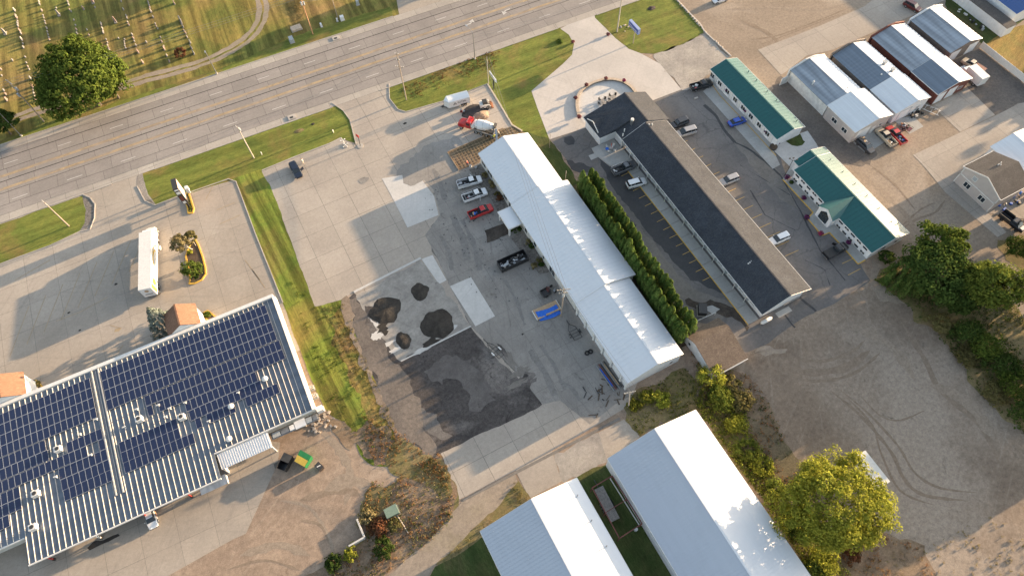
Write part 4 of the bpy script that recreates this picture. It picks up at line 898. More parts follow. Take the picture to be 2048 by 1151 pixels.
m.obox((X0-.3-o.x, Y0-.15-o.y, E0-.1), (X1-o.x, Y0-.15-o.y, E0-.1), .1, .16); m.obox((X0-.3-o.x, Y1+.15-o.y, E0-.1), (X1-o.x, Y1+.15-o.y, E0-.1), .1, .16)
m.build('fascia', 'trim_white', t)
m = MB(); m.box(X0-.06-o.x, X0-o.x, Y0+.2-o.y, Y1-.2-o.y, 2.7, 2.95); m.box(X0-.06-o.x, X0-o.x, Y0+.2-o.y, Y0+.4-o.y, 0, 4.8); m.box(X0-.06-o.x, X0-o.x, Y1-.4-o.y, Y1-.2-o.y, 0, 4.8); m.build('trim_board', 'trim_white', t)
opening(t, 'window', 'W', 34.4, 35.9, 1.0, 2.2, X0, split=1, fw=.12); opening(t, 'window', 'W', 30.3, 31.8, 1.0, 2.2, X0, split=1, fw=.12); opening(t, 'window', 'W', 34.4, 35.3, 3.7, 4.7, X0, fw=.1, pane='door_grey')
q = P(1996,330,6.4); m = MB()
for dx, dy in ((0, 0), (.8, .1), (.3, -.3)): m.tube((q.x+dx-o.x, q.y+dy-o.y, 5.9), (q.x+dx-o.x, q.y+dy-o.y, 6.8), .1, .1, 6)
m.build('roof_vent', 'trim_white', t)
t = gable_y('pale_roof_shed', 'building with pale blue-white metal roof behind the tan house', 'shed', 139.2, 152, 30, 39.8, 4.2, 5.2, 145.5, 'roof_pale', 'siding_white', rib=.9)

# ================================================================== BROWN GARAGE beside the hedge
t = thing('brown_garage', 'brown shingle garage with white gable at the end of the hedge', 'garage', (58, 28, 0)); o = Vector(t.location)
gy0, gy1, gx0, gx1, ge, gr = 25.0, 34.2, 54.0, 61.7, 2.6, 4.0; gm = 31.6
roof_plane(t, (gx0-.2-o.x, gy0-.2-o.y, 2.2), (gx1-o.x, gy0-.2-o.y, 2.2), (gx1-o.x, gm-o.y, gr), (gx0-.2-o.x, gm-o.y, gr), 'shingle_brown', .12)
roof_plane(t, (gx0-.2-o.x, gy1+.2-o.y, ge), (gx1-o.x, gy1+.2-o.y, ge), (gx1-o.x, gm-o.y, gr), (gx0-.2-o.x, gm-o.y, gr), 'shingle_brown', .12)
m = MB(); pf = [(gy0, 0), (gy1, 0), (gy1, ge-.1), (gm, gr-.14), (gy0, 2.1)]
m.add([(gx0-o.x, y-o.y, z) for y, z in pf]+[(gx1-.2-o.x, y-o.y, z) for y, z in pf], [(4,3,2,1,0),(5,6,7,8,9)]+[(i, (i+1) % 5, (i+1) % 5+5, i+5) for i in range(5)]); m.build('wall', 'siding_white', t)
opening(t, 'window', 'W', 32.4, 33.0, 1.1, 1.9, gx0); box_part(t, 'gutter', 'trim_white', gx0, gx1, gy0-.34, gy0-.22, 2.0, 2.14)

# ================================================================== BIG STORAGE SHEDS, bottom
t = gable_y('storage_shed', 'large pale-roofed shed at the bottom, left of the two', 'shed', 2.45, 21.0, -55, 20.3, 4.7, 8.0, 12.15, 'roof_white_shaded', 'siding_white', ov=.15, rib=.6, roofE='roof_white')  # both storage sheds: shade-toned copy on the west slope, white on the east
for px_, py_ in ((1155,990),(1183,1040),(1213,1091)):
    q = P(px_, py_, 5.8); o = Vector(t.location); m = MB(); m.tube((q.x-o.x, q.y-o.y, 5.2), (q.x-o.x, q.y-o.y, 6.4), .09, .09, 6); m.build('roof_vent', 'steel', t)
t = gable_y('storage_shed', 'large white-roofed shed, west slope toned grey-blue as shade, at the bottom partly shaded by a tree', 'shed', 27.4, 46.0, -55, 20.6, 4.7, 8.0, 36.6, 'roof_white_shaded', 'siding_white', ov=.15, rib=.6, roofE='roof_white')
opening(t, 'overhead_door', 'N', 29.5, 34.5, .05, 4.0, 20.52, pane='siding_white', frame='door_grey')
opening(bpy.data.objects['storage_shed'], 'overhead_door', 'N', 9, 14.5, .05, 4.2, 20.22, pane='siding_white', frame='door_grey')

# ================================================================== RESTAURANT / STORE WITH SOLAR PANELS
SA = math.radians(-2.0)
def SW(s, t_, z=0): return (s*math.cos(SA)-t_*math.sin(SA), s*math.sin(SA)+t_*math.cos(SA), z)
st = thing('store_building', 'wide flat-roofed store with ribbed metal roof and solar panels, bottom left', 'building', SW(0, 0), SA)
def rz_(t_): return 4.15+(t_-48)*.018
XL = -92
m = MB(); m.box(XL, -16.95, 54.2, 78.7, 0, 4.0); m.build('wall', 'block_pale', st)
def deck(x0, x1, t0, t1, name='roof_deck'):
    m = MB(); m.add([(x0,t0,rz_(t0)),(x1,t0,rz_(t0)),(x1,t1,rz_(t1)),(x0,t1,rz_(t1)),(x0,t0,rz_(t0)-.12),(x1,t0,rz_(t0)-.12),(x1,t1,rz_(t1)-.12),(x0,t1,rz_(t1)-.12)], [(0,1,2,3),(7,6,5,4),(0,4,5,1),(1,5,6,2),(2,6,7,3),(3,7,4,0)])
    return m.build(name, 'roof_rib_metal', st)
deck(XL, -17.1, 53.2, 78.6); deck(-67.4, -35.2, 48.4, 53.2)
k = 0; x = -75.0
while x < -17.3:
    t0 = 48.42 if -67.4 < x < -35.3 else 53.22
    m = MB(); z0, z1 = rz_(t0), rz_(78.5)
    m.add([(x-.07,t0,z0),(x+.07,t0,z0),(x+.03,t0,z0+.15),(x-.03,t0,z0+.15),(x-.07,78.5,z1),(x+.07,78.5,z1),(x+.03,78.5,z1+.15),(x-.03,78.5,z1+.15)], [(0,1,2,3),(7,6,5,4),(0,4,5,1),(1,5,6,2),(2,6,7,3)])
    m.build('roof_rib', 'rib_metal', st); x += .98
m = MB(); m.box(XL, -16.75, 78.65, 79.35, 3.4, 5.1); m.build('parapet', 'trim_white', st)
m = MB(); m.add([(-17.0,53.0,3.6),(-16.4,53.0,3.6),(-16.4,78.64,3.6),(-17.0,78.64,3.6),(-17.0,53.0,4.55),(-16.4,53.0,4.45),(-16.4,78.64,5.0),(-17.0,78.64,5.1)], [(3,2,1,0),(4,5,6,7),(0,1,5,4),(1,2,6,5),(2,3,7,6),(3,0,4,7)]); m.build('gable_trim', 'trim_white', st)
m = MB(); m.box(-67.4, -35.2, 48.2, 48.38, 3.85, 4.2); m.box(XL, -67.4, 53.0, 53.18, 3.85, 4.25); m.box(-35.2, -17, 53.0, 53.18, 3.85, 4.25); m.build('eave_gutter', 'trim_white', st)
plain('cap_metal', (.36, .40, .44), .45, .3)
for sx in (-52.1, -50.9): m = MB(); m.add([(sx-.14, 49 if 0 else 53.3, rz_(53.3)+.02),(sx+.14, 53.3, rz_(53.3)+.02),(sx+.14, 78.6, rz_(78.6)+.02),(sx-.14, 78.6, rz_(78.6)+.02),(sx-.1,53.3,rz_(53.3)+.3),(sx+.1,53.3,rz_(53.3)+.3),(sx+.1,78.6,rz_(78.6)+.3),(sx-.1,78.6,rz_(78.6)+.3)], [(4,5,6,7),(0,1,5,4),(1,2,6,5),(2,3,7,6),(3,0,4,7)]); m.build('expansion_cap', 'rib_metal', st)
for s_x in (-65.5, -57.6, -49.5, -41.8, -37.4):
    p_ = MB(); p_.tube((s_x, 49.0, 0), (s_x, 49.0, 4.1), .14, .14, 8); p_.build('canopy_post', 'red_steel' if s_x != -57.6 else 'trim_white', st)
    p_ = MB(); p_.tube((s_x, 49.0, 0), (s_x, 49.0, .5), .25, .25, 8); p_.build('post_base', 'trim_dark', st)
dc = thing('dock_canopy', 'bright white ribbed lean-to canopy on the south wall of the solar-panel store', 'canopy', SW(0, 0), SA)
q4 = [(-35.0,50.1,3.2),(-25.7,50.1,3.2),(-25.7,52.95,3.75),(-35.0,52.95,3.75)]
roof_plane(dc, *q4, 'roof_white', .08, name='roof')
for k in range(22):
    x = -34.9+.425*k; MB().obox((x, 50.1, 3.23), (x, 52.95, 3.78), .05, .07).build('roof_rib', 'trim_white', dc)
for x in (-34.8, -25.9): p_ = MB(); p_.box(x-.1, x+.1, 50.2, 50.4, 0, 3.1); p_.build('post', 'trim_white', dc)
m = MB(); m.box(-34.9, -34.7, 50.3, 54.1, 0, 3.3); m.build('side_wall', 'trim_white', dc)
dc = thing('dock_awning', 'small grey ribbed awning on the store left of the white lean-to', 'awning', SW(0, 0), SA)
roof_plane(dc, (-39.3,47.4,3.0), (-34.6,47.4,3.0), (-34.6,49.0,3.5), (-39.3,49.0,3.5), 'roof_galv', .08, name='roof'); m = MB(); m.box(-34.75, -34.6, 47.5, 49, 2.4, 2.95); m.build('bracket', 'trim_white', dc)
sh = thing('equipment_rack', 'narrow lean-to shelf with old hatches along the south-east end of the store', 'rack', SW(0, 0), SA)
m = MB(); m.box(-25.6, -16.7, 51.7, 53.0, 2.2, 2.35); m.build('shelf', 'steel', sh)
for x0, x1, mt in ((-25.3,-23.9,'door_grey'), (-23.7,-22.3,'steel'), (-22.1,-21.2,'siding_white'), (-19.0,-17.9,'door_grey'), (-17.7,-16.9,'steel')):
    m = MB(); m.box(x0, x1, 51.85, 52.8, 2.37, 2.6); m.build('hatch', mt, sh)
m = MB(); m.box(-21.1, -19.1, 51.6, 53.1, 2.5, 2.62); m.build('corrugated_sheet', 'roof_white', sh)
# brown-roofed entrance dormers on the north front
def dormer(px0, label):
    q = P(*px0, 6.0); u = q.x*math.cos(SA)+q.y*math.sin(SA); v = -q.x*math.sin(SA)+q.y*math.cos(SA)
    dt = thing('entrance_porch', label, 'porch', SW(u, 79.4), SA, 'brown shingle porches on the north front of the store')
    w, dn, ez_, rz2 = 3.2, 5.0, 4.7, 7.0
    m = MB(); m.add([(-w+.3,.05,0),(w-.3,.05,0),(w-.3,.05,ez_),(0,.05,rz2-.2),(-w+.3,.05,ez_),(-w+.3,dn-.4,0),(w-.3,dn-.4,0),(w-.3,dn-.4,ez_),(0,dn-.4,rz2-.2),(-w+.3,dn-.4,ez_)], [(0,1,2,3,4),(9,8,7,6,5)]+[(i,i+5,(i+1)%5+5,(i+1)%5) for i in range(5)]); m.build('wall', 'siding_white', dt)
    roof_plane(dt, (-w,0,ez_), (-w,dn,ez_), (0,dn,rz2), (0,0,rz2), 'shingle_rust', .14); roof_plane(dt, (w,0,ez_), (w,dn,ez_), (0,dn,rz2), (0,0,rz2), 'shingle_rust', .14)
    m = MB(); m.obox((0,0,rz2+.03), (0,dn,rz2+.03), .3, .06); m.build('ridge_cap', 'shingle_rust', dt)
    return dt
dormer((359,636), 'brown shingle gabled porch on the store front beside the blue spruce')
dormer((6,782), 'brown shingle gabled porch on the store front at the left edge of the photo')
# solar panels
plain('panel_cell', (.010, .018, .055), .22, .0, .6, var=.05); plain('panel_frame', (.55, .56, .58), .35, .6)
def panel_mesh():
    m = MB(); m.box(.03, .97, .035, 2.015, .05, .075)
    fr = MB(); fr.box(0, 1, 0, .035, 0, .085); fr.box(0, 1, 2.015, 2.05, 0, .085); fr.box(0, .03, .035, 2.015, 0, .085); fr.box(.97, 1, .035, 2.015, 0, .085)
    m.mi = 1; k = len(m.v); m.v += fr.v; m.f += [tuple(i+k for i in f) for f in fr.f]; m.m += [1]*len(fr.f)
    me = bpy.data.meshes.new('solar_panel'); me.from_pydata(m.v, [], m.f); me.materials.append(MATS['panel_cell']); me.materials.append(MATS['panel_frame']); me.polygons.foreach_set('material_index', m.m); return me
PM = panel_mesh()
def array(label, rows):
    ar = thing('solar_array', label, 'solar panels', SW(0, 0), SA, 'solar arrays on the store roof')
    for s0, s1, top, gapsx in rows:
        n = int(round((s1-s0)/1.03))
        for i in range(n):
            s_x = s1-1.03*(i+1)
            if any(g0 <= s_x+.5 <= g1 for g0, g1 in gapsx): continue
            o = bpy.data.objects.new('solar_panel', PM); COL.objects.link(o); o.parent = ar
            z = rz_(top-2.05)+.22
            o.location = (s_x, top-2.05, z); o.rotation_euler = (math.atan(.018), 0, 0)
    return ar
# heights on the roof were read at 4.6 m
array('largest solar array, right of the roof joint, reaching the store roof corner', [(-50.5,-18.7,77.7,()),(-50.5,-18.7,75.6,()),(-50.5,-18.7,73.5,()),(-50.5,-18.7,71.4,()),
    (-44.0,-18.4,69.1,()),(-44.0,-18.4,66.95,((-42.9,-41.6),)),(-37.6,-24.3,64.8,()),(-37.6,-24.0,62.7,()),(-36.3,-21.3,60.8,((-29.5,-27.4),(-35.4,-34.4)))])
array('solar array left of the roof joint running off the left edge', [(-79.7,-52.6,77.3,()),(-79.7,-52.6,75.2,()),(-79.7,-52.6,73.1,()),(-79.7,-52.6,71.0,()),(-79.7,-61.8,68.8,()),(-79.7,-61.6,66.7,()),(-79.7,-58.3,64.5,())])
array('stepped solar array with a square hatch opening left of the roof joint', [(-58.6,-52.3,66.5,()),(-58.3,-52.2,64.4,((-55.3,-53.4),)),(-60.4,-52.2,62.3,()),(-60.4,-52.1,60.2,()),(-60.4,-52.0,58.2,()),(-79,-67.0,62.3,()),(-79,-67.0,60.2,()),(-79,-69.2,58.1,())])
array('three-row solar array in the middle of the roof below the rooftop fans', [(-50.0,-39.7,62.4,()),(-50.0,-39.7,60.4,()),(-50.0,-37.6,58.4,())])
# rooftop fittings
def roof_unit(px_, py_, label, kind='hvac_unit'):
    q = P(px_, py_, 5.0); u = thing(kind, label, 'rooftop unit', (q.x, q.y, 4.45), SA, 'rooftop units on the store')
    if kind == 'hvac_unit':
        m = MB(); m.box(-.55, .55, -.5, .5, .1, 1.1); m.build('housing', 'trim_white', u); m = MB(); m.tube((0, 0, 1.1), (0, 0, 1.16), .36, .36, 12); m.build('fan_grille', 'trim_dark', u); m = MB(); m.tube((-.2, .7, 0), (-.2, .7, .8), .08, .08, 6); m.tube((-.2, .7, .8), (-.2, .4, .9), .08, .08, 6); m.build('pipe', 'trim_white', u)
    elif kind == 'exhaust_fan':
        m = MB(); m.tube((0, 0, 0), (0, 0, .6), .38, .38, 12); m.build('curb', 'steel', u); m = MB(); m.tube((0, 0, .6), (0, 0, .8), .58, .5, 12); m.ball((0, 0, .8), (.45, .45, .25), 12, 6); m.build('hood', 'trim_white', u)
    else:
        m = MB(); m.tube((0, 0, 0), (0, 0, .75), .1, .1, 8); m.build('pipe', 'trim_white', u); m = MB(); m.tube((-.3, 0, .8), (.3, 0, .8), .12, .12, 8); m.build('cap', 'trim_white', u)
for px_, py_, lb, kd in ((117,898,'white rooftop unit among the left solar panels','hvac_unit'),(72,987,'white rooftop unit near the lower left corner of the roof','hvac_unit'),(67,1054,'white rooftop unit nearest the bottom edge of the roof','hvac_unit'),
    (279,838,'white rooftop unit right of the roof joint above the middle array','hvac_unit'),(364,834,'white square rooftop unit at the right end of the middle array','hvac_unit'),(462,812,'round exhaust fan beside the lower right array','exhaust_fan'),(458,877,'round exhaust fan just above the white dock canopy','exhaust_fan'),
    (274,818,'bent white pipe above the rooftop unit','vent_pipe'),(249,854,'small white vent left of the middle array','vent_pipe'),(332,833,'paired white vent above the middle array','vent_pipe'),(317,810,'white vent in a gap of the largest array','vent_pipe'),(340,816,'small white vent right of the notch in the largest array','vent_pipe'),(371,805,'white vent beside a glass hatch','vent_pipe'),(418,842,'white vent at the lower edge of the largest array','vent_pipe'),
    (477,785,'white vent in the slot of the lower right array','vent_pipe'),(112,953,'small white vent left of the stepped array','vent_pipe'),(193,838,'small pinkish vent beside the roof joint','vent_pipe'),(160,868,'small vent at the top of the stepped array','vent_pipe'),(182,909,'white vent beside the square opening in the stepped array','vent_pipe'),(530,757,'silver vent stack right of the largest array','exhaust_fan')):
    roof_unit(px_, py_, lb, kd)
# ================================================================== VEGETATION
leafmat('leaf_maple', (.055, .090, .018), (.115, .145, .030), .35)
leafmat('leaf_lime', (.235, .265, .040), (.37, .37, .065), .5)
leafmat('leaf_sun', (.085, .125, .025), (.18, .20, .04), .42)
leafmat('leaf_rusty', (.27, .125, .06), (.20, .13, .05), .3)
leafmat('leaf_dark', (.038, .068, .018), (.075, .105, .026), .3)
leafmat('leaf_gold', (.115, .135, .024), (.22, .21, .038), .42)
leafmat('leaf_cedar', (.065, .12, .03), (.145, .19, .05), .28, .8)
leafmat('leaf_spruce', (.17, .21, .19), (.25, .28, .24), .2)
leafmat('leaf_straw', (.26, .21, .11), (.18, .16, .07), .3)
leafmat('leaf_rust', (.17, .07, .04), (.10, .06, .03), .3)
leafmat('leaf_olive', (.13, .125, .045), (.19, .16, .07), .35)
leafmat('flower_purple', (.16, .03, .12), (.09, .02, .07), .2)
leafmat('flower_pink', (.42, .05, .14), (.20, .04, .08), .2)
leafmat('flower_russet', (.23, .08, .09), (.13, .06, .05), .2)
plain('bark', (.10, .08, .06), .95, var=.15); plain('bark_pale', (.42, .38, .32), .9, var=.12)

def leaf_obj(name, C, N, size, mat, parent, rng, aspect=.7):
    """C centres, N facing directions -> one mesh of little folded leaf sprays"""
    n = len(C); N = N/np.maximum(1e-6, np.linalg.norm(N, axis=1, keepdims=True))
    r = rng.normal(size=(n, 3)); U = np.cross(N, r); U /= np.maximum(1e-6, np.linalg.norm(U, axis=1, keepdims=True)); V = np.cross(N, U)
    s = size*rng.uniform(.55, 1.3, size=(n, 1)); U = U*s; V = V*s*aspect
    fold = N*s*.35
    A = C-U; B = C+V*.9+fold*.2; D = C+U; E = C-V*.9+fold*.2
    vs = np.stack([A, B, D, E], 1).reshape(-1, 3).astype(np.float32)
    me = bpy.data.meshes.new(name); me.vertices.add(4*n); me.vertices.foreach_set('co', vs.ravel())
    me.loops.add(4*n); me.loops.foreach_set('vertex_index', np.arange(4*n, dtype=np.int32))
    me.polygons.add(n); me.polygons.foreach_set('loop_start', np.arange(0, 4*n, 4, dtype=np.int32)); me.polygons.foreach_set('loop_total', np.full(n, 4, dtype=np.int32))
    me.update(calc_edges=True)
    return link(name, me, mat, parent)
def sph(rng, n):
    v = rng.normal(size=(n, 3)); return v/np.linalg.norm(v, axis=1, keepdims=True)
def crown_points(rng, R, hz, cz, ncl, per, lobes=6, rc=.24, low=-.55):
    """clumps through an uneven crown; leaves cover each clump's outside"""
    L = sph(rng, lobes); amp = rng.uniform(.10, .42, lobes)
    d = sph(rng, ncl*2); d = d[d[:, 2] > low][:ncl]; n = len(d)
    rad = rng.uniform(.35, 1.0, n)**.45
    bump = 1+((np.maximum(0, d@L.T)**5)*amp).sum(1)-.20
    c = d*(rad*bump)[:, None]*np.array([R, R, hz])*(1-rc*.6); c[:, 2] += cz
    r = R*rc*rng.uniform(.6, 1.25, n)
    pts, nor = [], []
    for i in range(n):
        k = int(per*rng.uniform(.6, 1.3)); q = sph(rng, k); q[:, 2] = np.abs(q[:, 2])*.75+q[:, 2]*.25
        rr = r[i]*rng.uniform(.55, 1.05, (k, 1))
        pts.append(c[i]+q*rr*np.array([1, 1, .75])); nor.append(q+d[i]*.3+rng.normal(size=(k, 3))*.45)
    return np.concatenate(pts), np.concatenate(nor), c
def make_tree(name, label, cat, loc, R, h, mat, seed, ncl=90, per=70, leaf=.28, group=None, lobes=7, trunk=.28, bark='bark', cz=None, hz=None, low=-.55, rc=.24, lean=(0, 0)):
    rng = np.random.default_rng(seed); t = thing(name, label, cat, loc, 0, group)
    cz = h*.6 if cz is None else cz; hz = h-cz if hz is None else hz
    pts, nor, c = crown_points(rng, R, hz, cz, ncl, per, lobes, low=low, rc=rc)
    pts[:, 0] += lean[0]; pts[:, 1] += lean[1]
    leaf_obj('crown', pts, nor, leaf, mat, t, rng)
    m = MB(); top = Vector((lean[0], lean[1], cz)); m.tube((0, 0, -.05), top*.5, trunk, trunk*.75, 8); m.tube(top*.5, top, trunk*.75, trunk*.4, 7)
    for i in range(0, min(len(c), 14)):
        p = Vector(c[i]); p.x += lean[0]; p.y += lean[1]; m.tube(top*random.Random(seed+i).uniform(.4, .85), p, trunk*.35, trunk*.1, 5)
    m.build('trunk', bark, t); return t
# big maple by the cemetery
make_tree('maple_tree', 'very large dark green maple standing between the cemetery lane and the road', 'tree', P(200,210), 10.2, 16.5, 'leaf_maple', 11, ncl=340, per=85, lobes=11, leaf=.34, trunk=.6, cz=8.6, hz=7.4, rc=.17)
make_tree('maple_tree', 'smaller dark tree shoulder adjoining the very large maple on its road side', 'tree', P(238,196), 4.6, 10.5, 'leaf_maple', 12, ncl=90, per=80, leaf=.32, trunk=.3, cz=5.4)
make_tree('shade_tree', 'low dark leafy tree at the left edge below the utility pole', 'tree', P(22,268), 3.9, 6.0, 'leaf_dark', 13, ncl=60, per=70)
make_tree('shade_tree', 'pale lit small tree at the far left edge of the road verge', 'tree', P(6,242), 2.4, 4.5, 'leaf_maple', 14, ncl=30, per=60)
make_tree('bush', 'dark reddish-brown bush at the end of a gravestone row', 'bush', P(365,113), 1.7, 2.1, 'leaf_rust', 15, ncl=26, per=50, cz=.9, leaf=.2, trunk=.08)
make_tree('lime_tree', 'large bright yellow-green tree beside the shaded storage shed, bottom right', 'tree', P(1628,1036), 8.1, 12.2, 'leaf_lime', 16, ncl=300, per=130, lobes=14, leaf=.21, trunk=.5, cz=7.0, hz=6.3, rc=.165)
make_tree('green_tree', 'broad dark tree against the south end of the green-roofed hall', 'tree', P(1850,560), 6.6, 8.6, 'leaf_dark', 17, ncl=150, per=75, leaf=.3)
make_tree('green_tree', 'dark tree nearest the green hall corner behind the juniper', 'tree', P(1858,512), 5.2, 8.0, 'leaf_maple', 18, ncl=90, per=75)
make_tree('sunlit_tree', 'tall tree with a sunlit yellow crown near the right edge', 'tree', P(1940,602), 5.8, 11.5, 'leaf_sun', 19, ncl=170, per=80, leaf=.28, cz=6.6)
make_tree('green_tree', 'shaded green tree between the juniper and the sunlit tree', 'tree', P(1900,612), 4.2, 6.5, 'leaf_dark', 20, ncl=100, per=75)
# juniper clump: several pointed tops
def conifer_points(rng, R, h, n, droop=.25, layers=14, power=.9):
    z = rng.uniform(.02, 1, n)**.8; z = np.round(z*layers)/layers*.6+z*.4
    r = R*(1-z)**power*rng.uniform(.45, 1.0, n)**.4; a = rng.uniform(0, 2*math.pi, n)
    a = np.round(a*11/(2*math.pi))/11*2*math.pi*.5+a*.5; r *= 1+.16*np.sin(a*7+z*23)
    P_ = np.stack([r*np.cos(a), r*np.sin(a), z*h-droop*r+.2], 1)
    N_ = np.stack([np.cos(a), np.sin(a), np.full(n, .55)], 1)+rng.normal(size=(n, 3))*.4
    return P_, N_
t = thing('juniper_cluster', 'spreading dark juniper with many pointed tops beside the parking lot edge', 'juniper', P(1800,574))
rng = np.random.default_rng(5); Pn, Nn = [], []
for i in range(26):
    a = rng.uniform(0, 6.283); r = rng.uniform(0, 4.6); h_ = 6.6-r*.45+rng.uniform(-.5, .5)
    p_, n_ = conifer_points(rng, .9, h_, 520, .1); p_ += np.array([r*math.cos(a)*1.1, r*math.sin(a)*.9, 0]); Pn.append(p_); Nn.append(n_)
leaf_obj('foliage', np.concatenate(Pn), np.concatenate(Nn), .16, 'leaf_cedar', t, rng)
m = MB(); m.tube((0, 0, 0), (0, 0, 3), .2, .08, 7); m.build('trunk', 'bark', t)
# blue spruce
t = thing('blue_spruce', 'blue-grey spruce beside the brown porch of the store', 'tree', P(337,655)); rng = np.random.default_rng(8)
p_, n_ = conifer_points(rng, 3.5, 8.6, 8500, .22, 13, .85); leaf_obj('crown', p_, n_, .19, 'leaf_spruce', t, rng)
m = MB(); m.tube((0, 0, 0), (0, 0, 8.2), .2, .03, 7); m.build('trunk', 'bark', t)
# ---- arborvitae hedge: two rows
def arb_variant(seed):
    rng = np.random.default_rng(seed); t = thing('arborvitae', '', 'arborvitae'); n = 2600; h = 7.6*rng.uniform(.97, 1.03); R = rng.uniform(.95, 1.12)
    z = rng.uniform(.02, 1, n); prof = np.minimum(1, 2.2*(z+.12))*np.sqrt(np.clip(1-z**2.1, 0, 1)); a = rng.uniform(0, 2*math.pi, n)
    rr = R*prof*(1+.18*np.sin(a*5+seed)+.10*np.sin(a*9+z*14)+.12*np.sin(z*19+a*3))*rng.uniform(.82, 1.05, n)
    p_ = np.stack([rr*np.cos(a), rr*np.sin(a), z*h+.05], 1); n_ = np.stack([np.cos(a), np.sin(a), np.full(n, .35)], 1)+rng.normal(size=(n, 3))*.35
    k = 2
    for j in range(k):
        q = rng.integers(0, n, 260); b = rng.uniform(0, 6.28); c_ = np.array([.42*math.cos(b), .42*math.sin(b), 0]); zz = rng.uniform(.55, .96, 260)
        rr = .42*np.sqrt(np.clip(1-((zz-.55)/.41)**2, 0, 1)); aa = rng.uniform(0, 6.28, 260)
        p_ = np.concatenate([p_, c_+np.stack([rr*np.cos(aa), rr*np.sin(aa), zz*h], 1)]); n_ = np.concatenate([n_, np.stack([np.cos(aa), np.sin(aa), np.full(260, .4)], 1)+rng.normal(size=(260, 3))*.3])
    leaf_obj('foliage', p_, n_, .15, 'leaf_cedar', t, rng)
    m = MB(); m.tube((0, 0, 0), (0, 0, 3.5), .09, .04, 6); m.build('trunk', 'bark', t); return t
protos = [arb_variant(31+i) for i in range(4)]
rnd = random.Random(17); first = True; used = set()
for row, X, lb in ((0, 54.7, 'columnar arborvitae in the hedge row nearer the white workshop'), (1, 57.3, 'columnar arborvitae in the hedge row nearer the motel parking')):
    for i in range(28):
        y = 34.3+1.5*i+(.6 if row else 0); j = rnd.randrange(4)
        loc = (X+rnd.uniform(-.18, .18)-2.1*(76-y)/42, y+rnd.uniform(-.15, .15), 0); rz = rnd.uniform(0, 6.28)
        if j not in used: o = protos[j]; o.location = loc; o.rotation_euler = (0, 0, rz); used.add(j)
        else: o = copy_tree(protos[j], None, loc, rz)
        s_ = rnd.uniform(.86, 1.08); o.scale = (s_, s_, s_*rnd.uniform(.97, 1.03)); tag(o, lb, 'arborvitae', ('hedge row on the workshop side', 'hedge row on the motel side')[row])
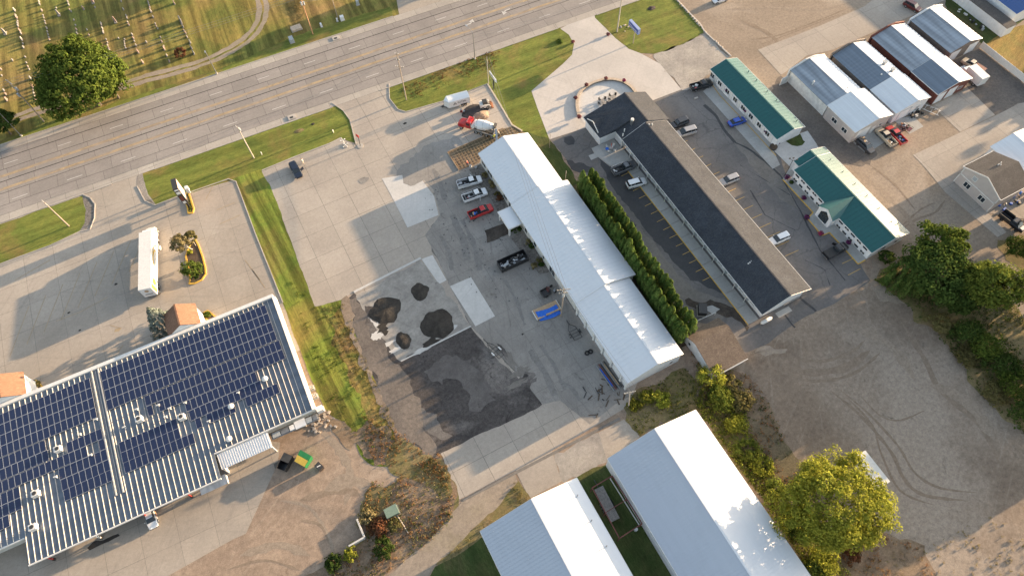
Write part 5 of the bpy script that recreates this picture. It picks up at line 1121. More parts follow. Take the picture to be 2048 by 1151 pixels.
# ---- shrubs
def bush(label, px_, R, h, mat, seed, name='bush', ncl=None, leaf=.19, group=None, cat='bush'):
    p = P(*px_) if len(px_) == 2 else Vector((px_[0], px_[1], 0))
    ncl = ncl or int(14+R*R*4)
    return make_tree(name, label, cat, p, R, h, mat, seed, ncl=ncl, per=42, leaf=leaf, group=group, trunk=.06, cz=h*.45, hz=h*.55, low=-.35, rc=.3)
B_ = [('yellow-green bush against the south-west corner of the brown garage', (1420,757), 2.9, 3.4, 'leaf_lime'), ('small green bush right of the yellow-green one by the brown garage', (1462,768), 1.9, 2.0, 'leaf_olive'),
 ('golden shrub in the rough grass south of the long workshop', (1292,795), 1.9, 1.4, 'leaf_gold'), ('sunlit golden weeds beside the leaning utility pole', (1268,812), 1.7, 1.2, 'leaf_gold'), ('low golden shrub further right in the rough grass', (1322,802), 2.2, 1.2, 'leaf_lime'),
 ('dense green thicket above the corner of the shaded storage shed', (1440,800), 3.2, 2.6, 'leaf_sun'), ('brown-green thicket on the rough strip above the storage shed', (1478,805), 2.8, 2.0, 'leaf_olive'), ('yellow thicket beside the storage shed, upper part', (1468,850), 2.6, 1.6, 'leaf_lime'),
 ('dark green thicket halfway down the storage shed', (1492,900), 2.6, 1.8, 'leaf_sun'), ('golden brush near the lime tree', (1525,935), 2.3, 1.5, 'leaf_lime'), ('green brush between storage shed and lime tree', (1548,985), 2.6, 2.0, 'leaf_sun'),
 ('dark brush under the lime tree beside the shed roof', (1590,1050), 3.2, 2.4, 'leaf_dark'), ('bright brush below the lime tree', (1640,1120), 3.2, 2.4, 'leaf_lime'), ('dark brush at the bottom edge by the storage shed', (1625,1150), 3.0, 2.2, 'leaf_dark'), ('russet brush below the lime tree', (1700,1110), 2.0, 1.2, 'leaf_rust'),
 ('thicket under the shaded tree row, upper', (1930,668), 3.6, 3.2, 'leaf_dark'), ('thicket in the middle of the tree row', (1965,700), 3.8, 3.6, 'leaf_maple'), ('dark thicket low in the tree row near the right edge', (1998,738), 3.8, 3.4, 'leaf_dark'), ('green thicket at the right edge', (2030,775), 4.0, 3.6, 'leaf_maple'), ('dark thicket at the right edge, lowest', (2052,830), 3.8, 3.4, 'leaf_dark'),
 ('rough olive brush in front of the tree row', (1880,650), 2.6, 1.6, 'leaf_olive'), ('rough olive brush lower in front of the tree row', (1930,715), 2.6, 1.6, 'leaf_olive'), ('brown brush at the foot of the tree row', (1985,790), 2.8, 1.6, 'leaf_olive'), ('round green bush beside the concrete strip at the right edge', (2030,503), 3.2, 2.6, 'leaf_maple'),
 ('small round bush at the juniper side of the lot', (1770,520), 2.0, 2.4, 'leaf_dark'), ('dry brown brush beside the green utility box', (757,1056), 2.3, 1.3, 'leaf_rust'), ('dry tan brush left of the green utility box', (733,1035), 1.9, 1.0, 'leaf_straw'), ('green weeds below the dry brush', (768,1092), 2.2, 1.4, 'leaf_dark'),
 ('bright green weed clump near the low wall', (702,1108), 1.5, 1.2, 'leaf_lime'), ('dark green weeds along the bottom dirt edge', (668,1125), 1.9, .9, 'leaf_dark'), ('golden brown brush under the utility box', (790,1050), 1.6, 1.1, 'leaf_olive'),
 ('rounded green shrub in the yellow-kerbed island', (386,545), 2.5, 2.5, 'leaf_maple'), ('small green plant in the island centre', (381,505), .6, .6, 'leaf_lime'), ('green shrub at the bottom end of the island', (395,552), 1.0, 1.0, 'leaf_dark'),
 ('small shrub in the kerbed bed beside the right-hand porch', (415,631), .9, .9, 'leaf_maple'), ('small shrub in the kerbed bed beside the left-hand porch', (72,770), 1.1, .9, 'leaf_olive')]
for i, (lb, p_, R, h, mt) in enumerate(B_): bush(lb, p_, R, h, mt, 100+i)
make_tree('ornamental_tree', 'small leaning tree with dry yellow-brown leaves in the parking island', 'tree', P(386,499), 2.5, 5.0, 'leaf_straw', 61, ncl=60, per=55, leaf=.17, trunk=.1, bark='bark_pale', cz=3.5, hz=1.5, lean=(-1.4, .2))
make_tree('ornamental_tree', 'small upright olive-leaved tree in the parking island', 'tree', P(392,492), 1.7, 4.6, 'leaf_olive', 62, ncl=36, per=55, leaf=.17, trunk=.08, bark='bark_pale', cz=3.4, hz=1.2, lean=(.3, .2))
for i, (px_, R, mt) in enumerate([((969,352), .8, 'leaf_straw'), ((981,366), .8, 'leaf_straw'), ((986,374), .75, 'leaf_straw'), ((994,390), .9, 'leaf_olive'), ((1000,398), 1.0, 'leaf_rust'), ((1031,462), 1.4, 'leaf_dark'), ((1056,486), .8, 'leaf_straw'), ((1065,494), .9, 'leaf_dark'), ((1078,521), .9, 'leaf_olive'), ((1069,533), .9, 'leaf_straw'), ((1083,530), .7, 'leaf_dark')]):
    bush(['tan ornamental grass','tan ornamental grass','tan ornamental grass','olive shrub','russet shrub','dark green shrub','tan ornamental grass','dark shrub','olive shrub','tan ornamental grass','small dark shrub'][i]+' in the gravel bed along the workshop, '+['first','second','third','fourth','fifth','sixth','seventh','eighth','ninth','tenth','eleventh'][i]+' from the north', px_, R, R*1.0, mt, 300+i, name='foundation_shrub', leaf=.14)
for i, (px_, R) in enumerate([((1208,271), .8), ((1215,268), .9), ((1224,264), 1.0), ((1233,268), .7), ((1240,281), .8)]):
    bush(['leftmost','second','third','fourth','rightmost'][i]+' dark shrub in the motel patio corner bed', px_, R, R*1.1, 'leaf_dark', 330+i, name='patio_shrub', leaf=.14)
# gravel planting bed beside the workshop
sheet('planting_bed', [(38.6,93),(38.6,77.6),(36.2,77.6),(36.2,83),(35.6,93)], 'rocks', 15, .1, px=False); sheet('planting_bed', [(38.6,72.2),(38.6,60.5),(36.4,61),(35.2,72)], 'rocks', 15, .1, px=False)
sheet('open_trench', [(969,461),(1017,445),(1035,455),(1016,468),(974,486)], 'wet_soil', 16, .15, seed=5)
sheet('hedge_mulch', [(51.0,33.4),(56.6,33.4),(58.8,77.4),(53.2,77.4)], 'mulch', 12, .25, px=False, seed=7)
# off-frame trees whose shadows fall into view (east side and north side)
for i, (x, y, R, h) in enumerate([(139,19,5,10),(128,12,5,10),(134,0,6,13),(137,-9,6,13),(119,-12,4.5,11),(131,10,6,13),(117,-2,3.6,10.5),(126,3,5,11),(136,7,6,11),(124,-1,5,10.5),(122,-9,4.5,11),(130,-8,6,12),(140,-4,6,13),(129,5,5,10.5),(133,-2,6,11),(125,-6,5,11),(140,-12,5,12),(126,-15,3.5,9),(150,14,6,12),(143,23,4,9),(146,2,6,12)]):
    make_tree('green_tree', 'tree of the row continuing beyond the right edge', 'tree', (x, y, 0), R, h, 'leaf_dark', 400+i, ncl=46, per=38, leaf=.5, group='trees beyond the right edge')
for i, (x, y, R, h) in enumerate([(205,33,3,9),(206,41,3.6,11),(212,49,3,10),(203,46,2.5,8.5),(214,55,3,12)]):
    make_tree('green_tree', 'tree standing beyond the upper right edge', 'tree', (x, y, 0), R, h, 'leaf_dark', 420+i, ncl=30, per=34, leaf=.5, group='trees beyond the upper right edge')
for i, (x, y, R, h) in enumerate([(62,157.5,3.6,9.5),(72,156,4,12),(82,158,4,13),(92,155.5,3.6,12),(52,157.8,2.6,8),(104,158,4.4,13)]):
    make_tree('green_tree', 'tree standing beyond the top edge along the road', 'tree', (x, y, 0), R, h, 'leaf_dark', 430+i, ncl=34, per=34, leaf=.5, group='trees beyond the top edge')
for i, (x, y, R, h) in enumerate([(10, 190, 4.2, 9), (24, 193, 4, 11), (1, 186.5, 2.4, 6.5)]):
    make_tree('green_tree', 'cemetery tree beyond the top edge', 'tree', (x, y, 0), R, h, 'leaf_dark', 440+i, ncl=34, per=34, leaf=.5, group='cemetery trees beyond the top edge')
# ---- tufts: weeds and long grass, one mass
def in_poly(pts, poly):
    x, y = pts[:, 0], pts[:, 1]; ins = np.zeros(len(pts), bool); n = len(poly)
    for i in range(n):
        x0, y0 = poly[i]; x1, y1 = poly[(i+1) % n]
        c = ((y0 > y) != (y1 > y)) & (x < (x1-x0)*(y-y0)/((y1-y0) or 1e-9)+x0); ins ^= c
    return ins
def tufts(name, label, cat, poly, dens, h, mat, seed, px=True, size=.16):
    poly = px_poly(poly) if px else poly; rng = np.random.default_rng(seed); a = np.array(poly); lo, hi = a.min(0), a.max(0)
    n = int((hi-lo).prod()*dens); p = rng.uniform(lo, hi, (n, 2)); p = p[in_poly(p, poly)]
    patch = np.sin(p[:, 0]*.9+seed)+np.sin(p[:, 1]*.7+seed*2)+np.sin((p[:, 0]+p[:, 1])*.37); p = p[patch+rng.normal(size=len(p))*.9 > -.3]
    k = 5; c = np.repeat(p, k, 0)+rng.normal(size=(len(p)*k, 2))*.16; z = rng.uniform(.05, h, len(c))
    C_ = np.column_stack([c, z]); N_ = np.column_stack([rng.normal(size=(len(c), 2)), rng.uniform(.1, 1, len(c))])
    o = leaf_obj(name, C_, N_, size, mat, None, rng, .5); tag(o, label, cat, kind='stuff')
SWW = [(782,968),(800,950),(880,905),(915,992),(905,1035),(860,1082),(800,1128),(745,1160),(640,1165),(700,1105),(735,1062),(722,1010),(745,960)]
tufts('weeds', 'rusty brown and green weeds on the rough ground left of the dirt track', 'weeds', SWW, 3.2, .30, 'leaf_rusty', 1)
tufts('weeds', 'dry straw-coloured weeds mixed through the rough ground', 'weeds', SWW, 2.6, .28, 'leaf_straw', 2)
tufts('weeds', 'green weeds mixed through the rough ground', 'weeds', SWW, 1.6, .30, 'leaf_maple', 3)
tufts('weeds', 'olive weeds between dirt track and storage shed', 'weeds', [(1000,1008),(1031,958),(1059,996),(1030,1035),(962,1070),(930,1100),(868,1132),(925,1080)], 3, .3, 'leaf_olive', 4)
SC = [(1255,826),(1262,790),(1300,772),(1368,735),(1405,765),(1395,822),(1310,858),(1280,872),(1252,842)]
tufts('weeds', 'golden weeds around the corner of the workshop', 'weeds', SC, 3, .4, 'leaf_gold', 5); tufts('weeds', 'green grass tufts around the workshop corner', 'weeds', SC, 3, .3, 'leaf_maple', 6)
ES = [(1380,700),(1440,735),(1500,752),(1490,800),(1480,830),(1500,905),(1560,1000),(1650,1100),(1700,1150),(1620,1150),(1540,1020),(1392,818),(1400,765)]
tufts('weeds', 'green undergrowth along the east wall of the storage shed', 'weeds', ES, 4, .6, 'leaf_maple', 7, size=.2); tufts('weeds', 'yellow undergrowth along the storage shed', 'weeds', ES, 3, .6, 'leaf_gold', 8, size=.18); tufts('weeds', 'brown stalks along the storage shed', 'weeds', ES, 2.4, .5, 'leaf_rusty', 9)
NS = [(1392,818),(1400,765),(1440,740),(1480,800),(1500,860),(1560,960),(1640,1080),(1700,1150),(1620,1150),(1540,1020)]
tufts('undergrowth', 'lush green brush against the east wall of the storage shed', 'weeds', NS, 6, 1.0, 'leaf_sun', 27, size=.2); tufts('undergrowth', 'bright lime shoots in the brush against the storage shed', 'weeds', NS, 3, 1.1, 'leaf_lime', 28, size=.17)
TR = [(1745,560),(1800,600),(1900,700),(1960,790),(2048,870),(2070,760),(2048,640),(1990,560),(1890,480),(1800,520)]
tufts('weeds', 'dark undergrowth beneath the tree row at the right', 'weeds', TR, 3, .7, 'leaf_dark', 10, size=.22); tufts('weeds', 'brown undergrowth beneath the tree row at the right', 'weeds', TR, 2, .5, 'leaf_olive', 11, size=.2)
tufts('dry_weeds', 'rust-coloured weeds where the grass strip peters out', 'weeds', [(720,830),(790,850),(850,905),(890,930),(900,985),(840,965),(790,945),(745,930)], 4, .25, 'leaf_rusty', 33)
tufts('long_grass', 'yellowing grass along the strip beside the contractor yard', 'grass', [(640,617),(690,602),(740,745),(797,850),(790,930),(770,930),(700,760)], 3.2, .22, 'leaf_olive', 12)
tufts('long_grass', 'green tufts on the grass strip', 'grass', [(580,560),(640,617),(720,800),(760,915),(700,860),(640,760)], 2.2, .2, 'leaf_maple', 13)
tufts('verge_weeds', 'dry rusty weeds on the verge above the white cargo trailer', 'weeds', [(800,178),(960,108),(1000,98),(1010,130),(900,170),(810,205)], 2.4, .28, 'leaf_rust', 14)
tufts('brush', 'dry grey brush beside the wooden pole at the top', 'weeds', [(568,2),(600,-5),(612,30),(595,45),(578,38)], 8, .5, 'leaf_straw', 15)
tufts('dry_weeds', 'rusty brown weeds between the green brush and the open lot', 'weeds', [(1440,745),(1500,752),(1535,800),(1565,870),(1600,930),(1640,990),(1590,1000),(1530,940),(1490,870),(1460,800)], 3.2, .35, 'leaf_rusty', 41)
tufts('dry_weeds', 'dark dry weeds between the green brush and the open lot', 'weeds', [(1440,745),(1500,752),(1535,800),(1565,870),(1600,930),(1640,990),(1590,1000),(1530,940),(1490,870),(1460,800)], 2.0, .3, 'leaf_dark', 42)
tufts('dry_weeds', 'orange-brown dry weeds below the lime tree', 'weeds', [(1680,1085),(1760,1065),(1850,1095),(1870,1160),(1690,1160)], 2.6, .3, 'leaf_rusty', 43)
tufts('lot_weeds', 'dry tufts on the sunlit rough ground at bottom right', 'weeds', [(1700,1110),(1850,1085),(2050,1000),(2100,1160),(1760,1200)], 1.0, .2, 'leaf_straw', 16)
# ================================================================== VEHICLES
def paint(name, c, rough=.28): return plain(name, c, rough, .15, .5, var=.02, coat=.6)
for n_, c_ in (('paint_black', (.012,.012,.014)), ('paint_white_car', (.72,.73,.74)), ('paint_red', (.45,.02,.02)), ('paint_navy', (.012,.02,.04)), ('paint_blue', (.01,.07,.42)), ('paint_silver', (.33,.33,.34)), ('paint_grey', (.11,.115,.125)), ('paint_maroon', (.12,.018,.015)), ('paint_tan', (.52,.44,.33)), ('paint_redold', (.50,.05,.045)), ('paint_charcoal', (.04,.043,.05))): paint(n_, c_)
plain('tyre', (.018, .018, .018), .85); plain('rim', (.42, .42, .43), .35, .7); plain('rim_dark', (.08, .08, .085), .4, .5)
glass('car_glass', (.012, .018, .024), .05); glass('lamp_glass', (.65, .66, .68), .15); glass('tail_glass', (.35, .015, .01), .2)
plain('bed_liner', (.025, .025, .027), .8); plain('aluminium', (.5, .51, .52), .35, .8); plain('rubber_black', (.02, .02, .02), .7)
plain('orange_brown', (.42, .20, .10), .7, var=.15); plain('yellow_logo', (.62, .40, .06), .5); plain('text_black', (.01, .01, .012), .5)
plain('tarp_blue', (.01, .12, .55), .4, var=.1); plain('lumber', (.42, .30, .19), .8, var=.12); plain('timber_grey', (.27, .25, .23), .85, var=.15); plain('cardboard', (.38, .27, .17), .85)
def sec(x, hw, z0, z1, tuck=.06, bulge=0.0):
    """rounded car-body cross-section at x"""
    zm = (z0+z1)*.5
    return [(x, -hw*.86, z0), (x, hw*.86, z0), (x, hw, z0+.12), (x, hw*(1+bulge), zm), (x, hw-tuck*.4, z1-.08), (x, hw-tuck-.05, z1), (x, -hw+tuck+.05, z1), (x, -hw+tuck*.4, z1-.08), (x, -hw*(1+bulge), zm), (x, -hw, z0+.12)]
def wheel(t, x, y, r=.36, w=.24, rim='rim'):
    m = MB(); m.tube((x, y-w/2, r), (x, y+w/2, r), r, r, 14); o = m.build('wheel', 'tyre', t)
    m = MB(); s = 1 if y > 0 else -1; m.tube((x, y+s*(w/2-.01), r), (x, y+s*(w/2+.012), r), r*.62, r*.55, 10); m.build('rim', rim, o)
def vehicle(kind, name, label, cat, front, rear, col, h=.7, L=None, group=None, cargo=None, trim_='trim_dark', open_door=0, cap=False, rim='rim', rot=0.0):
    p, a, Lm = heading(front, rear, h)
    L0 = {'sedan': 4.6, 'suv': 4.7, 'van': 4.9, 'pickup': 5.7}[kind]; L = L or L0
    t = thing(name, label, cat, p, a+rot, group); hL = L/2; m = MB()
    if kind == 'sedan':
        W_, pr = .89, [(-hL, .62, .42, .80), (-hL+.12, .82, .28, .95), (-hL+.9, .88, .22, 1.0), (-.3, .9, .2, .96), (.6, .9, .2, .95), (hL-.9, .88, .22, .86), (hL-.2, .80, .28, .74), (hL, .6, .36, .60)]
        gh = [(-hL+.55, .72, .95, .97), (-hL+1.25, .66, .95, 1.38), (.1, .66, .94, 1.42), (.55, .66, .94, 1.36), (1.25, .74, .90, .93)]; roof = (-hL+1.2, .55, .60, 1.40); Z = 1.43
        wx = hL-.95
    elif kind == 'suv':
        pr = [(-hL, .72, .45, 1.0), (-hL+.1, .88, .32, 1.1), (-hL+.8, .92, .28, 1.1), (0, .93, .26, 1.07), (.7, .93, .26, 1.05), (hL-.8, .92, .28, 1.0), (hL-.2, .84, .34, .9), (hL, .66, .42, .72)]
        gh = [(-hL+.12, .76, 1.07, 1.12), (-hL+.4, .70, 1.07, 1.62), (.2, .70, 1.05, 1.70), (.55, .70, 1.04, 1.62), (1.2, .78, 1.0, 1.04)]; roof = (-hL+.35, .5, .66, 1.70); wx = hL-.95
    elif kind == 'van':
        pr = [(-hL, .8, .4, 1.05), (-hL+.1, .93, .3, 1.12), (-1, .96, .26, 1.12), (.8, .96, .26, 1.08), (hL-.6, .93, .28, .98), (hL-.12, .85, .32, .85), (hL, .66, .4, .7)]
        gh = [(-hL+.08, .8, 1.1, 1.15), (-hL+.28, .75, 1.1, 1.70), (.3, .75, 1.08, 1.76), (.75, .74, 1.06, 1.66), (1.6, .80, .98, 1.02)]; roof = (-hL+.25, .65, .70, 1.75); wx = hL-1.0
    else:
        pr = [(-.15, .96, .45, 1.22), (.0, .97, .36, 1.22), (1.2, .97, .34, 1.20), (hL-1.0, .96, .36, 1.16), (hL-.15, .90, .42, 1.08), (hL, .78, .5, .92)]
        gh = [(-.38, .78, 1.19, 1.24), (-.15, .74, 1.19, 1.80), (.75, .74, 1.18, 1.86), (.95, .74, 1.17, 1.80), (1.75, .84, 1.14, 1.18)]; roof = (-.1, .95, .68, 1.85); wx = hL-1.05
        if cap: pass
    m.loft([sec(x, w, z0, z1) for x, w, z0, z1 in pr])
    if kind == 'pickup':
        x0 = -hL; m.box(x0, -.16, -.97, -.86, .5, 1.2); m.box(x0, -.16, .86, .97, .5, 1.2); m.box(x0, -.16, -.86, .86, .5, .72); m.box(-.26, -.16, -.86, .86, .72, 1.2)
    m.build('body', col, t)
    m = MB()
    m.loft([[(x, -w*1.06, z0), (x, w*1.06, z0), (x, w, z1), (x, -w, z1)] for x, w, z0, z1 in gh]); m.build('windows', 'car_glass', t)
    x0, x1, w, z = roof; m = MB(); m.loft([[(x0, -w*.9, z-.06), (x0, w*.9, z-.06), (x0, w*.86, z-.02), (x0, -w*.86, z-.02)], [(x0+.15, -w, z-.06), (x0+.15, w, z-.06), (x0+.15, w*.92, z+.02), (x0+.15, -w*.92, z+.02)], [(x1-.15, -w, z-.06), (x1-.15, w, z-.06), (x1-.15, w*.92, z+.02), (x1-.15, -w*.92, z+.02)], [(x1, -w*.94, z-.08), (x1, w*.94, z-.08), (x1, w*.88, z-.03), (x1, -w*.88, z-.03)]])
    for s in (-1, 1):
        xm = (x0+x1)/2
        for xx in ((xm,) if kind == 'pickup' else (xm, x0+.35)): m.obox((xx, s*w*1.14, z-.66), (xx, s*w*1.01, z-.03), .08, .05)
    m.build('roof', col, t)
    for s in (-1, 1):
        m = MB(); m.box(hL-.22, hL-.06, s*.52-.16, s*.52+.16, .62 if kind != 'pickup' else .78, .76 if kind != 'pickup' else .98); m.build('headlight', 'lamp_glass', t)
        m = MB(); zz = .72 if kind == 'sedan' else .85; m.box(-hL-.012, -hL+.1, s*.70-.1, s*.70+.1, zz, zz+.18); m.build('taillight', 'tail_glass', t)
        m = MB(); xm = gh[-1][0]-.35; m.box(xm-.07, xm+.07, s*.93, s*1.08, 1.0 if kind == 'sedan' else 1.12, 1.12 if kind == 'sedan' else 1.28); m.build('mirror', col, t)
    m = MB(); m.box(hL-.1, hL+.03, -.7, .7, .38, .52); m.box(-hL-.05, -hL+.08, -.78, .78, .42, .58); m.build('bumper', 'aluminium' if kind == 'pickup' else trim_, t)
    r = .40 if kind == 'pickup' else .34
    for x in (wx, -wx+(.1 if kind != 'pickup' else .05)):
        for y in (-.82, .82): wheel(t, x, y, r, .24, rim)
    if kind == 'pickup':
        m = MB(); m.box(-hL+.08, -.27, -.85, .85, .722, .74); m.build('bed_floor', 'bed_liner', t)
        m = MB(); m.box(-hL-.02, -hL+.06, -.86, .86, .7, 1.18); m.build('tailgate', col, t)
        if cap: m = MB(); m.box(-hL+.05, -.2, -.9, .9, 1.205, 1.25); m.build('bed_cover', 'rubber_black', t)
    for s in ((open_door,) if open_door else ()):
        m = MB(); x_ = .95 if kind == 'pickup' else .75; m.obox((x_, s*.93, .85), (x_-.35, s*1.75, .85), .08, .8); m.build('open_door', col, t)
    return t
def clutter(t, x0, x1, y0, y1, z, n, mats, seed, hmax=.35, name='cargo'):
    r = random.Random(seed)
    for i in range(n):
        m = MB(); cx, cy = r.uniform(x0, x1), r.uniform(y0, y1); sx, sy = r.uniform(.1, .4), r.uniform(.1, .3); a = r.uniform(0, 3.14)
        m.T = Matrix.Translation((cx, cy, z)) @ Matrix.Rotation(a, 4, 'Z'); m.box(-sx, sx, -sy, sy, 0, r.uniform(.08, hmax)); m.build(name, r.choice(mats), t)
GM = 'vehicles parked by the motel'
vehicle('suv', 'parked_car', 'black car with an open door on the sunlit yard near the road', 'car', (600,356), (583,324), 'paint_navy', open_door=1)
vehicle('pickup', 'pickup_truck', 'dark grey pickup with things in its bed beside the motel patio', 'pickup', (1272,325), (1225,345), 'paint_grey', .9)
v = bpy.data.objects['pickup_truck']; clutter(v, -2.5, -.6, -.6, .6, .75, 6, ['aluminium', 'trim_white', 'trim_dark'], 3)
vehicle('suv', 'parked_car', 'white SUV parked next to the dark grey pickup by the motel walkway', 'car', (1291.6,360.5), (1254,371), 'paint_white_car')
vehicle('suv', 'parked_car', 'dark purple-grey SUV, upper of the two nosed in behind the office wing', 'car', (1343,252), (1374,239.5), 'paint_charcoal')
vehicle('van', 'parked_car', 'silver minivan, lower of the two nosed in behind the office wing', 'minivan', (1357,268), (1388.5,259), 'paint_silver')
vehicle('suv', 'parked_car', 'tan-silver SUV alone halfway along the east side of the motel', 'car', (1441,366), (1475,353), 'paint_silver')
vehicle('suv', 'parked_car', 'white SUV parked near the south end of the motel east side', 'car', (1539,485), (1577,469), 'paint_white_car')
vehicle('pickup', 'pickup_truck', 'black pickup with covered bed and open door facing the green-roofed hall', 'pickup', (1693,489), (1651,511), 'paint_black', .9, cap=True, open_door=1)
vehicle('pickup', 'pickup_truck', 'black pickup with red and white things in its bed by the northern green block', 'pickup', (1424,164), (1382,175), 'paint_black', .9)
v = bpy.data.objects['pickup_truck.002']; clutter(v, -2.4, -.6, -.5, .5, .75, 4, ['trim_white', 'paint_redold', 'trim_white'], 5)
vehicle('sedan', 'parked_car', 'bright blue car parked on the concrete strip by the northern green block', 'car', (1491,237), (1458,248), 'paint_blue')
vehicle('sedan', 'parked_car', 'white car cut off by the top edge on the shaded gravel', 'car', (1424,3), (1458,-7), 'paint_white_car')
vehicle('suv', 'parked_car', 'dark maroon SUV in the shade at the top right', 'car', (1839,20), (1811,5), 'paint_maroon')
vehicle('pickup', 'pickup_truck', 'cream pickup with a loaded bed beside the red one at the sheds', 'pickup', (1756,256), (1789,290), 'paint_tan', .9)
v = bpy.data.objects['pickup_truck.003']; clutter(v, -2.6, -.5, -.6, .6, .75, 12, ['trim_white', 'trim_dark', 'aluminium', 'cardboard', 'trim_white'], 6)
vehicle('pickup', 'pickup_truck', 'faded red pickup with green and white junk in its bed at the sheds', 'pickup', (1776.5,253), (1809,286), 'paint_redold', .9)
v = bpy.data.objects['pickup_truck.004']; clutter(v, -2.6, -.5, -.6, .6, .75, 10, ['turquoise' if 0 else 'tarp_blue', 'trim_white', 'trim_dark', 'door_grey'], 7)
vehicle('suv', 'parked_car', 'dark open-sided off-roader with spare gear at the corner of the tan-sided shed', 'off-roader', (1744,303), (1717,279), 'paint_charcoal', rim='rim_dark')
v = bpy.data.objects['parked_car.009']; clutter(v, -2.0, .2, -.5, .5, 1.66, 5, ['door_grey', 'trim_dark', 'cardboard'], 8, .2, 'roof_load')
vehicle('pickup', 'pickup_truck', 'white pickup with a rusty flatbed on the dark gravel behind the brick shed', 'pickup', (1928,119), (1965,142), 'paint_tan', .9)
v = bpy.data.objects['pickup_truck.005']; m = MB(); m.box(-2.95, -.3, -1.05, 1.05, 1.22, 1.32); m.build('flatbed', 'rust_steel', v)
vehicle('pickup', 'pickup_truck', 'black pickup with empty dark dump bed at the right edge', 'pickup', (2047,459), (2005,427), 'paint_black', .9, rim='rim_dark')
v = bpy.data.objects['pickup_truck.006']; m = MB(); m.box(-2.9, -.35, -1.05, -.97, 1.2, 1.6); m.box(-2.9, -.35, .97, 1.05, 1.2, 1.6); m.build('side_board', 'trim_dark', v)
m = MB(); m.box(1.9, 2.6, -.6, .6, 1.17, 1.21); m.build('hood_panel', 'trim_white', v)
v = vehicle('pickup', 'pickup_truck', 'white work pickup with tool boxes and open door, northernmost by the workshop', 'pickup', (964,356), (914,370), 'paint_white_car', .9, open_door=1)
clutter(v, -2.5, -.6, -.5, .5, .75, 9, ['aluminium', 'trim_dark', 'bed_liner'], 9)
for y in (-.88, .88): m = MB(); m.box(-2.6, -.3, y-.12, y+.12, 1.2, 1.4); m.build('tool_box', 'aluminium', v)
v = vehicle('pickup', 'pickup_truck', 'white pickup with ladder rack and open door next to the red pickup', 'pickup', (975.5,380), (923.5,398), 'paint_white_car', .9, open_door=-1)
clutter(v, -2.5, -.6, -.6, .6, .75, 10, ['paint_red', 'trim_dark', 'aluminium'], 10)
m = MB()
for y in (-.9, .9): m.obox((-2.6, y, 1.75), (1.2, y, 2.0), .05, .05)
for x in (-2.4, -1.4, -.4): m.obox((x, -.9, 1.8), (x, .9, 1.8), .05, .05)
m.build('ladder_rack', 'aluminium', v)
v = vehicle('pickup', 'pickup_truck', 'red pickup parked beside the workshop entrance canopy', 'pickup', (989,411), (933,433), 'paint_red', .9, rim='rim_dark')
clutter(v, -2.5, -.6, -.6, .6, .75, 7, ['tarp_blue', 'cardboard', 'aluminium', 'trim_dark'], 11)
v = vehicle('sedan', 'parked_car', 'white car half hidden under the store roof overhang', 'car', (305,1047), (296,1015), 'paint_white_car'); 
m = MB(); m.box(-.5, .6, .93, .95, .5, .9); m.build('side_panel', 'orange_brown', v)

# ---- box truck
p, a, _ = heading((1925,133), (1962,167), 1.2)
t = thing('box_truck', 'white box truck with faded pinkish side on the dark gravel behind the brick shed', 'truck', p, a)
m = MB(); m.box(-3.4, 1.3, -1.15, 1.15, .9, 3.2); m.build('cargo_box', 'trim_white', t); m = MB(); m.box(-3.38, 1.28, -1.17, -1.155, 1.2, 2.6); m.build('side_lettering', 'paint_ghostpink' if 0 else 'siding_tan', t)
m = MB(); m.loft([sec(1.4, .98, .5, 1.9), sec(2.3, .98, .5, 1.9), sec(2.7, .95, .5, 1.25), sec(3.3, .85, .5, 1.1)]); m.build('cab', 'paint_white_car', t); m = MB(); m.box(2.25, 2.45, -.8, .8, 1.3, 1.85); m.build('windshield', 'car_glass', t)
for x in (-2.2, 2.6):
    for y in (-.9, .9): wheel(t, x, y, .42, .28)
# ---- articulated lorry
r1, r2, r3, r4 = P(275.6,580.7,4.1), P(302,574.7,4.1), P(302.6,459,4.1), P(277.4,467,4.1)
rc_, fc_ = (r1+r2)/2, (r3+r4)/2; d = fc_-rc_; a = math.atan2(d.y, d.x); L = d.length
t = thing('semi_truck', 'white semi truck with long white trailer parked on the restaurant lot', 'truck', (rc_.x, rc_.y, 0), a)
m = MB(); m.box(0, L, -1.28, 1.28, 1.15, 4.1); m.build('trailer_box', 'trim_white', t)
m = MB(); m.box(-.03, 0, -1.2, 1.2, 1.2, 4.0); dr = m.build('rear_door', 'siding_white', t)
m = MB(); m.box(-.045, -.032, -.75, .75, 1.95, 2.15); m.build('lettering_bar', 'text_black', dr); m = MB(); m.tube((-.045, 0, 3.2), (-.032, 0, 3.2), .42, .42, 16); m.build('round_emblem', 'cardboard', dr)
m = MB()
def arcband(m, cx, cz, r, w, a0, a1, y, n=12):
    for i in range(n):
        u, v_ = math.radians(a0+(a1-a0)*i/n), math.radians(a0+(a1-a0)*(i+1)/n)
        m.add([(cx+r*math.cos(u), y, cz+r*math.sin(u)), (cx+r*math.cos(v_), y, cz+r*math.sin(v_)), (cx+(r+w)*math.cos(v_), y, cz+(r+w)*math.sin(v_)), (cx+(r+w)*math.cos(u), y, cz+(r+w)*math.sin(u))], [(0,1,2,3)])
for sy in (-1.292, 1.292):
    m.tube((2.2, sy-.004, 2.7), (2.2, sy+.004, 2.7), .75, .75, 16); arcband(m, 8, -.5, 3.6, .35, 50, 118, sy); arcband(m, 9.6, 1.0, 2.2, .25, 20, 110, sy)
m.box(.2, 1.2, -1.296, -1.288, 1.5, 3.9)
m.build('side_graphic', 'yellow_logo', t)
m = MB(); m.box(.2, L-1, -.5, .5, .85, 1.14); m.build('chassis', 'trim_dark', t)
